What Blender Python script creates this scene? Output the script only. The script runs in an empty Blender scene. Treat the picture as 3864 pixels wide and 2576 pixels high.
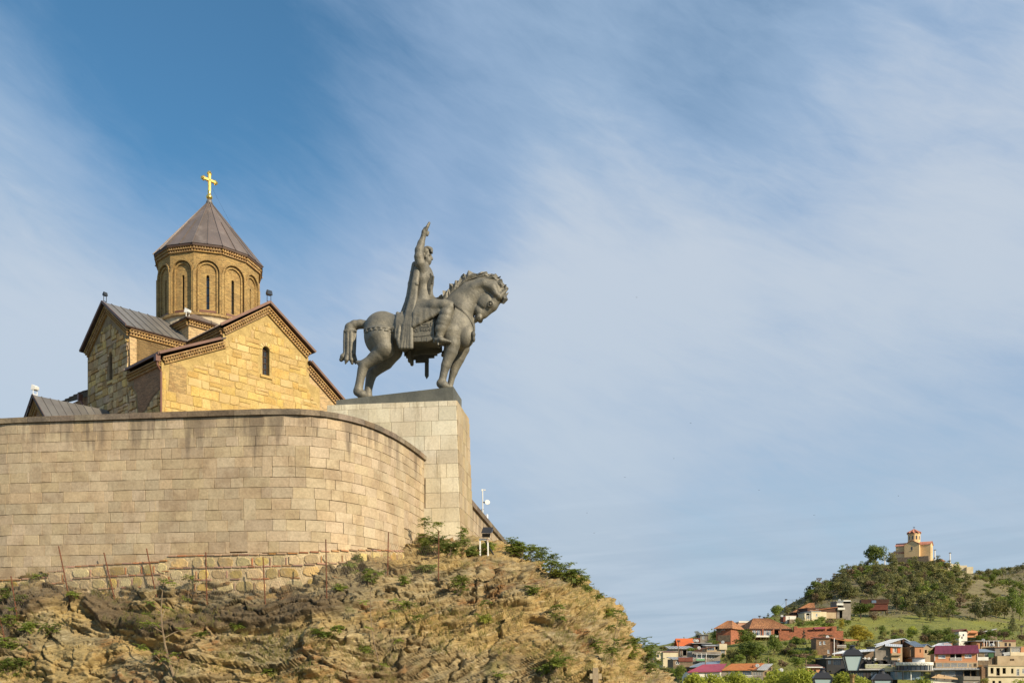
import bpy, math, random
import numpy as np
from mathutils import Vector, Matrix, geometry
from mathutils.bvhtree import BVHTree
random.seed(7); RNG = np.random.default_rng(7)
R = math.radians
SC = bpy.context.scene
COL = SC.collection

# ------------------------------------------------------------------ camera, sky, sun, exposure
F, CX, HY = 3585.0, 1932.0, 2544.3          # focal length, principal column and horizon row of the photograph (3864 x 2576)
cam = bpy.data.cameras.new('camera'); camo = bpy.data.objects.new('camera', cam); COL.objects.link(camo)
camo.location = (0, 0, 0); camo.rotation_euler = (R(90), 0, 0)
cam.sensor_width = 36; cam.lens = 36 * F / 3864; cam.shift_y = (HY - 1288) / 3864
cam.clip_start = .5; cam.clip_end = 30000
SC.camera = camo
SUN_AZ, SUN_EL = R(131), R(28)              # azimuth clockwise from +Y
SV = Vector((math.sin(SUN_AZ) * math.cos(SUN_EL), math.cos(SUN_AZ) * math.cos(SUN_EL), math.sin(SUN_EL)))
sun = bpy.data.lights.new('sun', 'SUN'); suno = bpy.data.objects.new('sun', sun); COL.objects.link(suno)
sun.energy = 5.0; sun.angle = R(.6); sun.color = (1, .86, .64)
suno.rotation_euler = SV.to_track_quat('Z', 'Y').to_euler()
W = bpy.data.worlds.new('World'); SC.world = W; W.use_nodes = True
SC.view_settings.view_transform = 'Standard'; SC.view_settings.look = 'None'
SC.view_settings.exposure = .38; SC.view_settings.gamma = 1; SC.view_settings.use_curve_mapping = False
try:
    SC.cycles.use_denoising = True
except Exception: pass

class NT:
    """short hand for node trees"""
    def __init__(s, tree): s.t = tree; s.n = tree.nodes; s.l = tree.links
    def new(s, typ, **kw):
        n = s.n.new(typ)
        for k, v in kw.items():
            if k.startswith('i_'):
                n.inputs[k[2:].replace('_', ' ')].default_value = v
            else: setattr(n, k, v)
        return n
    def link(s, a, b): s.l.new(a, b)
    def val(s, sock, v):
        if hasattr(v, 'is_output') or hasattr(v, 'links'): s.l.new(v, sock)
        else: sock.default_value = v
    def math(s, op, a, b=0.0, c=None, clamp=False):
        n = s.n.new('ShaderNodeMath'); n.operation = op; n.use_clamp = clamp
        s.val(n.inputs[0], a); s.val(n.inputs[1], b)
        if c is not None: s.val(n.inputs[2], c)
        return n.outputs[0]
    def vmath(s, op, a, b=(0, 0, 0), out=0):
        n = s.n.new('ShaderNodeVectorMath'); n.operation = op
        s.val(n.inputs[0], a)
        if op == 'SCALE': s.val(n.inputs['Scale'], b)
        else: s.val(n.inputs[1], b)
        return n.outputs[out]
    def mix(s, f, a, b, mode='MIX'):
        n = s.n.new('ShaderNodeMix'); n.data_type = 'RGBA'; n.blend_type = mode
        s.val(n.inputs[0], f); s.val(n.inputs[6], a if not isinstance(a, tuple) else (*a[:3], 1)); s.val(n.inputs[7], b if not isinstance(b, tuple) else (*b[:3], 1))
        return n.outputs[2]
    def ramp(s, f, a, b, lo=0., hi=1.):
        n = s.n.new('ShaderNodeMapRange'); n.clamp = True; n.interpolation_type = 'SMOOTHSTEP'
        s.val(n.inputs[0], f); n.inputs[1].default_value = a; n.inputs[2].default_value = b; n.inputs[3].default_value = lo; n.inputs[4].default_value = hi
        return n.outputs[0]
    def noise(s, vec, scale, detail=4, rough=.55, dist=0.):
        n = s.n.new('ShaderNodeTexNoise'); s.val(n.inputs['Vector'], vec)
        n.inputs['Scale'].default_value = scale; n.inputs['Detail'].default_value = detail; n.inputs['Roughness'].default_value = rough; n.inputs['Distortion'].default_value = dist
        return n.outputs['Fac']
    def mapping(s, vec, rot=(0, 0, 0), scale=(1, 1, 1)):
        n = s.n.new('ShaderNodeMapping'); s.val(n.inputs[0], vec); n.inputs['Rotation'].default_value = rot; n.inputs['Scale'].default_value = scale
        return n.outputs[0]

def build_sky():
    for n in list(W.node_tree.nodes): W.node_tree.nodes.remove(n)
    N = NT(W.node_tree)
    out = N.new('ShaderNodeOutputWorld'); bg = N.new('ShaderNodeBackground'); N.link(bg.outputs[0], out.inputs[0])
    bg.inputs['Strength'].default_value = .092
    sky = N.new('ShaderNodeTexSky', sky_type='NISHITA'); sky.sun_disc = False
    sky.sun_elevation = SUN_EL; sky.sun_rotation = SUN_AZ
    sky.air_density = 1.0; sky.dust_density = .4; sky.ozone_density = 2.4; sky.altitude = 500
    tc = N.new('ShaderNodeTexCoord'); d = tc.outputs['Generated']
    sx = N.new('ShaderNodeSeparateXYZ'); N.link(d, sx.inputs[0])
    az = N.math('ARCTAN2', sx.outputs[0], sx.outputs[1]); el = N.math('ARCSINE', sx.outputs[2])
    cb = N.new('ShaderNodeCombineXYZ'); N.link(az, cb.inputs[0]); N.link(el, cb.inputs[1])
    def dirof(px, py):
        v = Vector(((px - 1176) / 2182., 1, (1548.6 - py) / 2182.)); return tuple(v.normalized())
    dens = None
    # broad cloud masses and clear gaps, as directions in the sky: (x, y of the photo at 2352 wide, half angle deg, weight)
    for px, py, a, w in SKY_BLOBS:
        dot = N.vmath('DOT_PRODUCT', d, dirof(px, py), out=1)
        g = N.ramp(dot, math.cos(R(a)), 1.0, 0., w)
        dens = g if dens is None else N.math('ADD', dens, g)
    def streak(ang, sx_, sy_): return N.mapping(N.mapping(cb.outputs[0], rot=(0, 0, R(ang))), scale=(sx_, sy_, 1))
    n1 = N.noise(streak(27, 1.6, 3.4), 1.8, 5, .50, .4)
    n2 = N.noise(streak(22, 2.6, 8.5), 2.1, 8, .58, .8)
    n3 = N.noise(cb.outputs[0], 2.6, 3, .5, .4)
    n4 = N.noise(streak(24, 8, 30), 2.2, 8, .68, .6)
    s = N.math('ADD', N.math('MULTIPLY', N.math('SUBTRACT', n1, .5), .62), N.math('MULTIPLY', N.math('SUBTRACT', n2, .5), .62))
    s = N.math('ADD', s, N.math('MULTIPLY', N.math('SUBTRACT', n3, .5), .55))
    s = N.math('ADD', s, N.math('MULTIPLY', N.math('SUBTRACT', n4, .5), .34))
    dens = N.math('ADD', N.math('ADD', dens, .66), s)
    cov = N.ramp(dens, -.12, 1.10, 0.05, .92)
    # low bank of long flat grey clouds close to the horizon
    nl = N.noise(streak(-3, 2.6, 34), 1.5, 6, .6, .5)
    lowband = N.math('MULTIPLY', N.ramp(el, .24, .04), N.ramp(nl, .36, .62))
    hue = N.noise(cb.outputs[0], 1.4, 2, .5)
    cloud = N.mix(N.ramp(hue, .35, .65), SKY_CLOUD_A, SKY_CLOUD_B)
    cloud = N.mix(N.ramp(dens, .78, 1.45), cloud, SKY_CLOUD_C)
    cloud = N.mix(N.ramp(el, .52, .05, 0., .85), cloud, SKY_PALE)
    skycol = N.mix(1.0, sky.outputs[0], SKY_TINT, 'MULTIPLY')
    skycol = N.mix(N.ramp(el, .30, .02, 0., .85), skycol, SKY_HORIZON)
    c = N.mix(cov, skycol, cloud)
    c = N.mix(N.math('MULTIPLY', lowband, .5), c, SKY_LOW)
    N.link(c, bg.inputs['Color'])
SKY_TINT = (.58, 1.08, 1.16); SKY_PALE = (4.15, 4.9, 5.75)
SKY_HORIZON = (3.2, 4.2, 5.15)
SKY_CLOUD_A, SKY_CLOUD_B, SKY_CLOUD_C, SKY_LOW = (2.85, 3.95, 5.7), (3.05, 4.2, 5.7), (4.9, 5.5, 6.3), (2.7, 3.65, 4.7)
SKY_BLOBS = [(130, 190, 15, -.34), (620, 190, 12, -.16), (540, 340, 11, -.42), (980, 270, 10, -.30), (380, 60, 9, -.12), (20, 330, 9, -.12),
             (60, 720, 15, .80), (760, 500, 9, .30), (1150, 850, 17, .36), (1500, 850, 14, .30), (2330, 180, 15, .55), (1850, 150, 10, -.16), (1250, 100, 9, .10),
             (1700, 1230, 11, -.08), (1350, 1450, 9, .45), (1800, 1430, 8, .25), (2150, 950, 14, .25), (2000, 620, 12, .15), (1450, 560, 10, .15), (900, 80, 8, .10)]
build_sky()

# ------------------------------------------------------------------ materials
MATS = {}
def newmat(name):
    m = bpy.data.materials.new(name); m.use_nodes = True; MATS[name] = m
    N = NT(m.node_tree); b = N.n['Principled BSDF']
    geo = N.new('ShaderNodeNewGeometry')
    return m, N, b, geo.outputs['Position']
def pbr(name, col, rough=.8, col2=None, nscale=1.0, vary=.0, bump=0., bscale=8., metal=0., spec=.3, thr=(.35, .65), grime=None, gscale=.6, fine=0., uvbrick=None, detail=6, gz=1.):
    """col/col2 patches by noise; vary = brightness change from object to object; grime = colour of irregular dirt"""
    m, N, b, pos = newmat(name)
    c = (*col, 1)
    f = N.noise(pos, nscale, detail, .6)
    cc = N.mix(N.ramp(f, *thr), col, col2 if col2 else tuple(x * .8 for x in col))
    if uvbrick:
        bw, bh, mortar, mcol, offs = uvbrick
        uv = N.new('ShaderNodeUVMap')
        bt = N.new('ShaderNodeTexBrick'); N.link(uv.outputs[0], bt.inputs[0])
        bt.inputs['Scale'].default_value = 1; bt.inputs['Brick Width'].default_value = bw; bt.inputs['Row Height'].default_value = bh
        bt.inputs['Mortar Size'].default_value = mortar; bt.inputs['Mortar Smooth'].default_value = .3; bt.inputs['Bias'].default_value = 0
        bt.inputs['Color1'].default_value = (.62, .62, .62, 1); bt.inputs['Color2'].default_value = (1.25, 1.2, 1.12, 1); bt.inputs['Mortar'].default_value = (1, 1, 1, 1)
        cc = N.mix(1., cc, bt.outputs['Color'], 'MULTIPLY')
        cc = N.mix(bt.outputs['Fac'], cc, mcol)
    if vary:
        oi = N.new('ShaderNodeObjectInfo')
        hs = N.new('ShaderNodeHueSaturation'); N.link(cc, hs.inputs['Color'])
        g2 = N.new('ShaderNodeNewGeometry'); rnd = N.math('FRACT', N.math('ADD', oi.outputs['Random'], N.math('MULTIPLY', g2.outputs['Random Per Island'], 7.7)))
        N.link(N.ramp(rnd, 0, 1, 1 - vary, 1 + vary), hs.inputs['Value'])
        r2 = N.math('FRACT', N.math('MULTIPLY', rnd, 17.31))
        N.link(N.ramp(r2, 0, 1, .5 - vary * .05, .5 + vary * .05), hs.inputs['Hue'])
        r3 = N.math('FRACT', N.math('MULTIPLY', rnd, 41.7))
        N.link(N.ramp(r3, 0, 1, 1 - vary * .8, 1 + vary * .6), hs.inputs['Saturation'])
        cc = hs.outputs[0]
    if grime:
        g = N.noise(pos if gz == 1. else N.mapping(pos, scale=(1, 1, gz)), gscale, 8, .68)
        cc = N.mix(N.math('MULTIPLY', N.ramp(g, .50, .70), .75), cc, grime)
    if fine:
        g = N.noise(pos, 9, 5, .7)
        cc = N.mix(1., cc, N.mix(N.ramp(g, .3, .7), (1 - fine,) * 3, (1 + fine,) * 3), 'MULTIPLY')
    N.link(cc, b.inputs['Base Color'])
    b.inputs['Roughness'].default_value = rough; b.inputs['Metallic'].default_value = metal; b.inputs['Specular IOR Level'].default_value = spec
    if bump or uvbrick:
        bp = N.new('ShaderNodeBump'); bp.inputs['Strength'].default_value = 1; bp.inputs['Distance'].default_value = bump if bump else .02
        h = N.noise(pos, bscale, 8, .65)
        if uvbrick: h = N.math('SUBTRACT', N.math('MULTIPLY', h, .6), N.math('MULTIPLY', bt.outputs['Fac'], 1.0))
        N.link(h, bp.inputs['Height']); N.link(bp.outputs[0], b.inputs['Normal'])
    return m
def leafmat(name, col, col2, vary=.25, trans=.35, nscale=.8):
    m, N, b, pos = newmat(name)
    oi = N.new('ShaderNodeObjectInfo')
    cc = N.mix(N.ramp(N.noise(pos, nscale, 3), .3, .7), col, col2)
    hs = N.new('ShaderNodeHueSaturation'); N.link(cc, hs.inputs['Color']); N.link(N.ramp(oi.outputs['Random'], 0, 1, 1 - vary, 1 + vary), hs.inputs['Value'])
    N.link(hs.outputs[0], b.inputs['Base Color']); b.inputs['Roughness'].default_value = .55; b.inputs['Specular IOR Level'].default_value = .25
    tr = N.new('ShaderNodeBsdfTranslucent'); N.link(hs.outputs[0], tr.inputs[0])
    mx = N.new('ShaderNodeMixShader'); mx.inputs[0].default_value = trans
    N.link(b.outputs[0], mx.inputs[1]); N.link(tr.outputs[0], mx.inputs[2]); N.link(mx.outputs[0], N.n['Material Output'].inputs['Surface'])
    return m

def rampart_mat():
    m = pbr('rampart_stone', (.44, .345, .225), .9, (.375, .285, .18), .9, vary=.095, bump=.025, bscale=12, fine=.14, grime=(.29, .21, .13), gscale=.9)
    N = NT(m.node_tree); b = N.n['Principled BSDF']; src = b.inputs['Base Color'].links[0].from_socket
    geo = N.new('ShaderNodeNewGeometry'); pos = geo.outputs['Position']; sx = N.new('ShaderNodeSeparateXYZ'); N.link(pos, sx.inputs[0])
    streak = N.noise(N.mapping(pos, scale=(1.1, 1.1, .12)), 1.2, 6, .65)       # rain streaks running down from the coping
    up = N.ramp(sx.outputs[2], 9.3, 12.3)
    f = N.math('MULTIPLY', N.ramp(N.math('ADD', streak, N.math('MULTIPLY', up, .24)), .66, .84), .66)
    c = N.mix(f, src, (.125, .095, .07))
    salt = N.noise(N.mapping(pos, scale=(2.6, 2.6, .10)), 1.7, 4, .6)
    c = N.mix(N.math('MULTIPLY', N.ramp(salt, .66, .74), .4), c, (.55, .40, .20))
    N.link(c, b.inputs['Base Color'])
    return m
M_RAMP = rampart_mat()
M_RAMPCORE = pbr('rampart_mortar', (.36, .27, .17), .95, (.17, .12, .075), 2, bump=.02)
M_COPING = pbr('coping_stone', (.215, .165, .115), .95, (.13, .10, .072), 1.3, vary=.2, bump=.03, bscale=12, fine=.2)
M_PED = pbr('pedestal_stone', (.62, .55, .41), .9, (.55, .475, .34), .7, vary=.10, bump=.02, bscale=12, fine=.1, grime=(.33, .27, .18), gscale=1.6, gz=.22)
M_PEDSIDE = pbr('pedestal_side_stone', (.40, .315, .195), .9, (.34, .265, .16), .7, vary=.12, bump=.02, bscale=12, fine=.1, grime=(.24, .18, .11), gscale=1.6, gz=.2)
M_PEDCORE = pbr('pedestal_mortar', (.30, .24, .16), .95)
M_PLINTH = pbr('plinth_stone', (.125, .125, .105), .7, (.095, .097, .085), 1.2, vary=.12, bump=.015, fine=.1)
M_BRONZE = pbr('bronze', (.19, .17, .128), .56, (.135, .125, .10), 1.6, bump=.03, bscale=9, metal=.15, spec=.5, grime=(.105, .098, .075), gscale=1.4, fine=.12)
M_BRONZED = pbr('bronze_dark', (.115, .107, .085), .6, (.08, .076, .062), 2, bump=.03, bscale=9, metal=.15, spec=.4)
M_SAND = pbr('church_sandstone', (.53, .37, .14), .92, (.46, .305, .105), 1.0, vary=.085, bump=.05, bscale=7, fine=.16, grime=(.33, .235, .11), gscale=1.3)
M_SANDPALE = pbr('church_sandstone_pale', (.56, .41, .17), .92, (.50, .35, .13), 1.0, vary=.1, bump=.04, bscale=7)
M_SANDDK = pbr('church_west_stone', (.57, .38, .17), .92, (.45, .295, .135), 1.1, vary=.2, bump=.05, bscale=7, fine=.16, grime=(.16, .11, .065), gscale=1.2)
M_MORTAR = pbr('church_mortar', (.46, .33, .13), .95, (.37, .26, .10), 1.6, bump=.06, bscale=9, fine=.15)
M_BRICK = pbr('church_brick', (.47, .32, .135), .92, (.38, .245, .10), .9, uvbrick=(.30, .085, .012, (.43, .32, .165), .5), bump=.03, bscale=10, fine=.12, grime=(.28, .165, .07), gscale=1.0)
M_BRICKPALE = pbr('church_pale_brick', (.56, .385, .20), .92, (.49, .33, .165), .9, uvbrick=(.32, .085, .012, (.62, .48, .28), .5), bump=.03, bscale=10, fine=.1)
M_BRICKRED = pbr('church_red_brick', (.36, .19, .10), .92, (.27, .14, .075), .9, uvbrick=(.30, .085, .014, (.34, .24, .15), .5), bump=.03, bscale=10, fine=.12)
M_DENTIL = pbr('cornice_brick', (.40, .255, .105), .92, (.29, .17, .07), 2.5, vary=.1, bump=.02, fine=.15)
M_ROOF = pbr('roof_metal', (.175, .135, .115), .48, (.145, .115, .10), .8, vary=.10, bump=.012, bscale=3, metal=.25, spec=.45, grime=(.23, .19, .165), gscale=.9)
M_ROOFGREY = pbr('roof_metal_grey', (.20, .185, .165), .45, (.165, .15, .135), .8, vary=.08, bump=.012, bscale=3, metal=.25, spec=.45)
M_TRIM = pbr('roof_trim', (.085, .052, .04), .6, vary=.1)
M_PIPE = pbr('copper_pipe', (.16, .065, .04), .5, spec=.4)
M_PLASTER = pbr('plaster', (.55, .46, .32), .9, (.42, .34, .23), 1.2, bump=.02)
M_GOLD = pbr('gold_leaf', (1.0, .72, .22), .3, (.95, .64, .16), 2, metal=1.0)
M_DARK = pbr('dark_interior_paint', (.02, .02, .022), .8)  # near-black colour standing in for the shade of unlit rooms
M_GLASSD = pbr('dark_glass', (.045, .055, .07), .12, spec=.6)
M_GLASSB = pbr('blue_glass', (.16, .22, .28), .1, spec=.7)
M_BLACK = pbr('black_paint', (.018, .018, .02), .45, spec=.4)
M_BLACKM = pbr('black_metal', (.035, .034, .036), .4, (.028, .028, .03), spec=.4)
M_WHITE = pbr('white_paint', (.78, .77, .73), .6, (.68, .66, .62), 2)
M_RUST = pbr('rusty_iron', (.17, .062, .03), .85, (.11, .045, .025), 6)
M_RUSTWHITE = pbr('chipped_white_paint', (.72, .70, .64), .7, (.30, .15, .08), 2.2, thr=(.55, .68))
M_WOOD = pbr('old_wood', (.11, .065, .035), .85, (.07, .04, .022), 3)
M_BRASS = pbr('lamp_post_brass', (.33, .22, .09), .42, (.26, .165, .06), 5, metal=.6)
M_LAMPGLASS = pbr('frosted_glass', (.50, .62, .58), .35, (.58, .70, .66), 1.4, spec=.5)

# ------------------------------------------------------------------ geometry helpers
def at(px, py, Y): return np.array([(px - CX) / F * Y, Y, (HY - py) / F * Y])
def K6(x, y): return 2400 + x * 800 / 2352., 2150 + y * 800 / 2352.
def K7(x, y): return 2900 + x * 500 / 2352., 2250 + y * 500 / 2352.
def K8(x, y): return 3364 + x * 500 / 2352., 2250 + y * 500 / 2352.
def K9(x, y): return 3000 + x * 864 / 2164., 1950 + y * 864 / 2164.
def K5(x, y): return 1200 + x * 1300 / 1794., 1440 + y * 1300 / 1794.
def KL(x, y): return x * .3673, 2000 + y * .3673
def KM(x, y): return 600 + x * .3673, 2000 + y * .3673
def KA(x, y): return 1750 + x * .2551, 1800 + y * .2551
def nz(v):
    v = np.asarray(v, float); return v / (np.linalg.norm(v) + 1e-12)

class G:
    def __init__(s): s.v = []; s.f = []; s.m = []
    def add(s, vs, fs, mi=0):
        o = len(s.v); s.v.extend([(float(v[0]), float(v[1]), float(v[2])) for v in vs]); s.f.extend([tuple(i + o for i in f) for f in fs]); s.m.extend([mi] * len(fs)); return s
    def hexa(s, p, mi=0):                                            # p: 4 bottom, 4 top in the same order
        return s.add(p, [(3, 2, 1, 0), (4, 5, 6, 7), (0, 1, 5, 4), (1, 2, 6, 5), (2, 3, 7, 6), (3, 0, 4, 7)], mi)
    def box(s, c, h, ax=None, mi=0):
        c = np.asarray(c, float); a = np.eye(3) if ax is None else np.asarray(ax, float)
        q = [(-1, -1, -1), (1, -1, -1), (1, 1, -1), (-1, 1, -1), (-1, -1, 1), (1, -1, 1), (1, 1, 1), (-1, 1, 1)]
        return s.hexa([c + a[0] * h[0] * i + a[1] * h[1] * j + a[2] * h[2] * k for i, j, k in q], mi)
    def b(s, x0, x1, y0, y1, z0, z1, mi=0): return s.box(((x0 + x1) / 2, (y0 + y1) / 2, (z0 + z1) / 2), ((x1 - x0) / 2, (y1 - y0) / 2, (z1 - z0) / 2), None, mi)
    def prism(s, poly, vec, mi=0):
        n = len(poly); poly = [np.asarray(p, float) for p in poly]; vec = np.asarray(vec, float)
        return s.add(poly + [p + vec for p in poly], [tuple(range(n))[::-1], tuple(range(n, 2 * n))] + [(i, (i + 1) % n, n + (i + 1) % n, n + i) for i in range(n)], mi)
    def bar(s, a, b, w, h=None, up=(0, 0, 1), mi=0):
        a = np.asarray(a, float); b = np.asarray(b, float); h = h or w; d = nz(b - a)
        r = np.cross(d, up); r = nz(r) if np.linalg.norm(r) > 1e-3 else np.array([1., 0, 0]); u = np.cross(r, d)
        return s.box((a + b) / 2, (np.linalg.norm(b - a) / 2, w / 2, h / 2), (d, r, u), mi)
    def tube(s, pts, rad, n=6, mi=0):
        pts = [np.asarray(p, float) for p in pts]; m = len(pts)
        rad = [rad] * m if np.isscalar(rad) else rad; vs = []; pr = None
        for i, p in enumerate(pts):
            d = nz(pts[min(i + 1, m - 1)] - pts[max(i - 1, 0)])
            if pr is None: pr = np.cross(d, (0, 0, 1)) if abs(d[2]) < .95 else np.cross(d, (1, 0, 0))
            r = nz(pr - d * np.dot(pr, d)); pr = r; u = np.cross(d, r)
            vs += [p + rad[i] * (math.cos(t) * r + math.sin(t) * u) for t in np.linspace(0, 2 * math.pi, n, endpoint=False)]
        fs = [(i * n + j, i * n + (j + 1) % n, (i + 1) * n + (j + 1) % n, (i + 1) * n + j) for i in range(m - 1) for j in range(n)]
        return s.add(vs, fs + [tuple(range(n))[::-1], tuple(range((m - 1) * n, m * n))], mi)
    def lathe(s, prof, c, n=12, ax=None, mi=0, rot=0.):               # prof: (radius, height)
        c = np.asarray(c, float); a = np.eye(3) if ax is None else np.asarray(ax, float); m = len(prof); vs = []
        for r, h in prof:
            for t in np.linspace(0, 2 * math.pi, n, endpoint=False): vs.append(c + a[0] * r * math.cos(t + rot) + a[1] * r * math.sin(t + rot) + a[2] * h)
        fs = [(i * n + j, i * n + (j + 1) % n, (i + 1) * n + (j + 1) % n, (i + 1) * n + j) for i in range(m - 1) for j in range(n)]
        return s.add(vs, fs + [tuple(range(n))[::-1], tuple(range((m - 1) * n, m * n))], mi)
    def ball(s, c, r, n=8, mi=0):
        r3 = (r, r, r) if np.isscalar(r) else r; k = n // 2 + 1
        pr = [(max(1e-4, math.sin(t)), -math.cos(t)) for t in np.linspace(0.02, math.pi - .02, k)]
        return s.lathe(pr, c, n, np.diag(r3), mi)
    def holed(s, outer, holes, fn, mi=0):
        loops = [[Vector((p[0], p[1], 0)) for p in outer]] + [[Vector((p[0], p[1], 0)) for p in h] for h in holes]
        flat = [p for l in loops for p in l]
        return s.add([fn(p[0], p[1]) for p in flat], geometry.tessellate_polygon(loops), mi)
    def stone(s, O, t, u, n, poly, depth, bev, bulge=0., tilt=(0, 0), back=.04, mi=0):
        """one dressed stone: outline poly (along t, u) standing `depth` proud of O along n with chamfered edges"""
        O, t, u, n = (np.asarray(x, float) for x in (O, t, u, n)); p = np.asarray(poly, float); c = p.mean(0); k = len(p)
        d = p - c; L = np.linalg.norm(d, axis=1)[:, None]; q = c + d * np.maximum(.3, 1 - bev * 1.3 / L)
        w = lambda a, h: O + a[0] * t + a[1] * u + h * n
        tl = lambda a: tilt[0] * (a[0] - c[0]) + tilt[1] * (a[1] - c[1])
        vs = [w(a, -back) for a in p] + [w(a, depth - bev + tl(a)) for a in p] + [w(a, depth + tl(a)) for a in q]
        fs = [(i, (i + 1) % k, k + (i + 1) % k, k + i) for i in range(k)] + [(k + i, k + (i + 1) % k, 2 * k + (i + 1) % k, 2 * k + i) for i in range(k)]
        if bulge:
            vs.append(w(c, depth + bulge)); fs += [(2 * k + i, 2 * k + (i + 1) % k, 3 * k) for i in range(k)]
        else: fs.append(tuple(range(2 * k, 3 * k)))
        return s.add(vs, fs, mi)

ORG = {}
def setuv(me, off=np.zeros(3)):
    nl = len(me.loops)
    if not nl: return
    co = np.empty(len(me.vertices) * 3); me.vertices.foreach_get('co', co); co = co.reshape(-1, 3) + off
    li = np.empty(nl, int); me.loops.foreach_get('vertex_index', li)
    nf = len(me.polygons); no = np.empty(nf * 3); me.polygons.foreach_get('normal', no); no = no.reshape(-1, 3)
    lt = np.empty(nf, int); me.polygons.foreach_get('loop_total', lt)
    fi = np.repeat(np.arange(nf), lt); n = no[fi]; p = co[li]
    hl = np.hypot(n[:, 0], n[:, 1]); flat = hl < .35; hl = np.maximum(hl, 1e-6)
    u = np.where(flat, p[:, 0], (-n[:, 1] * p[:, 0] + n[:, 0] * p[:, 1]) / hl); v = np.where(flat, p[:, 1], p[:, 2])
    uv = me.uv_layers.new(name='UVMap'); uv.data.foreach_set('uv', np.stack([u, v], 1).ravel().astype(np.float32))
def mesh_of(name, g, mats, org=(0, 0, 0), smooth=False, uv=True):
    me = bpy.data.meshes.new(name)
    v = np.asarray(g.v, float).reshape(-1, 3) - np.asarray(org, float)
    me.from_pydata(v.tolist(), [], g.f)
    for m in (mats if isinstance(mats, (list, tuple)) else [mats]): me.materials.append(m)
    if any(g.m): me.polygons.foreach_set('material_index', g.m)
    if smooth: me.polygons.foreach_set('use_smooth', [True] * len(me.polygons))
    me.update()
    if uv: setuv(me, np.asarray(org, float))
    return me
def tag(o, label=None, cat=None, group=None, kind=None):
    if label: o['label'] = label
    if cat: o['category'] = cat
    if group: o['group'] = group
    if kind: o['kind'] = kind
    return o
def thing(name, label, cat, org, group=None, rz=0.):
    o = bpy.data.objects.new(name, None); COL.objects.link(o); o.location = tuple(float(x) for x in org); o.rotation_euler.z = rz; o.empty_display_size = .3
    ORG[o.name] = np.asarray(org, float); return tag(o, label, cat, group)
def part(name, g, mats, par, smooth=False, uv=True, label=None, kind=None, local=False):
    org = np.zeros(3) if local else ORG[par.name]
    o = bpy.data.objects.new(name, g if isinstance(g, bpy.types.Mesh) else mesh_of(name, g, mats, org, smooth, uv)); COL.objects.link(o); o.parent = par
    ORG[o.name] = ORG[par.name]
    return tag(o, label, None, None, kind)
def single(name, g, mats, label, cat, org, group=None, smooth=False):
    o = bpy.data.objects.new(name, mesh_of(name, g, mats, org, smooth)); COL.objects.link(o); o.location = tuple(float(x) for x in org); ORG[o.name] = np.asarray(org, float)
    return tag(o, label, cat, group)
def setting(name, g, mats, smooth=False, kind='structure'):
    o = bpy.data.objects.new(name, mesh_of(name, g, mats, (0, 0, 0), smooth)); COL.objects.link(o); ORG[o.name] = np.zeros(3); return tag(o, kind=kind)
def copy_tree(o, parent=None):
    c = o.copy(); COL.objects.link(c)
    if parent: c.parent = parent
    ORG[c.name] = ORG.get(o.name, np.zeros(3))
    for ch in list(o.children): copy_tree(ch, c)
    return c

def h3(ix, iy, iz, seed):
    h = (ix.astype(np.int64) * 374761393 + iy.astype(np.int64) * 668265263 + iz.astype(np.int64) * 2147483647 + seed * 974634721) & 0xffffffff
    h = ((h ^ (h >> 13)) * 1274126177) & 0xffffffff; h = h ^ (h >> 16)
    return (h & 0xffffff) / float(0xffffff)
def vn(p, seed=0):
    i = np.floor(p).astype(np.int64); f = p - i; f = f * f * f * (f * (f * 6 - 15) + 10); r = 0
    for a in (0, 1):
        for b in (0, 1):
            for c in (0, 1):
                w = (f[:, 0] if a else 1 - f[:, 0]) * (f[:, 1] if b else 1 - f[:, 1]) * (f[:, 2] if c else 1 - f[:, 2])
                r = r + w * h3(i[:, 0] + a, i[:, 1] + b, i[:, 2] + c, seed)
    return r * 2 - 1
def fbm(p, o=4, seed=0, gain=.5):
    r = 0; a = 1
    for k in range(o): r = r + a * vn(p * (2 ** k) + 17.3 * k, seed + k); a *= gain
    return r
def cells(p, seed=0):
    """Worley noise: distance to the nearest point, distance to the second, random value of the cell"""
    i = np.floor(p).astype(np.int64); d1 = np.full(len(p), 9.); d2 = d1.copy(); cv = np.zeros(len(p))
    for a in (-1, 0, 1):
        for b in (-1, 0, 1):
            for c in (-1, 0, 1):
                q = i + np.array([a, b, c]); o = np.stack([h3(q[:, 0], q[:, 1], q[:, 2], seed + s) for s in (1, 2, 3)], 1)
                d = np.linalg.norm(q + o - p, axis=1); v = h3(q[:, 0], q[:, 1], q[:, 2], seed + 9)
                n = d < d1; d2 = np.where(n, d1, np.minimum(d2, d)); d1 = np.where(n, d, d1); cv = np.where(n, v, cv)
    return d1, d2, cv

def cells2(p, seed=0):
    """as cells, also the vector from the cell's point and two random tilts of the cell"""
    i = np.floor(p).astype(np.int64); d1 = np.full(len(p), 9.); d2 = d1.copy(); best = np.zeros((len(p), 3), np.int64); vec = np.zeros((len(p), 3))
    for a in (-1, 0, 1):
        for b in (-1, 0, 1):
            for c in (-1, 0, 1):
                q = i + np.array([a, b, c]); o = np.stack([h3(q[:, 0], q[:, 1], q[:, 2], seed + s) for s in (1, 2, 3)], 1)
                v = p - q - o; d = np.linalg.norm(v, axis=1); n = d < d1; d2 = np.where(n, d1, np.minimum(d2, d)); d1 = np.where(n, d, d1); best[n] = q[n]; vec[n] = v[n]
    return d1, d2, h3(best[:, 0], best[:, 1], best[:, 2], seed + 9), vec, np.stack([h3(best[:, 0], best[:, 1], best[:, 2], seed + s) * 2 - 1 for s in (5, 6)], 1)
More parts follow.
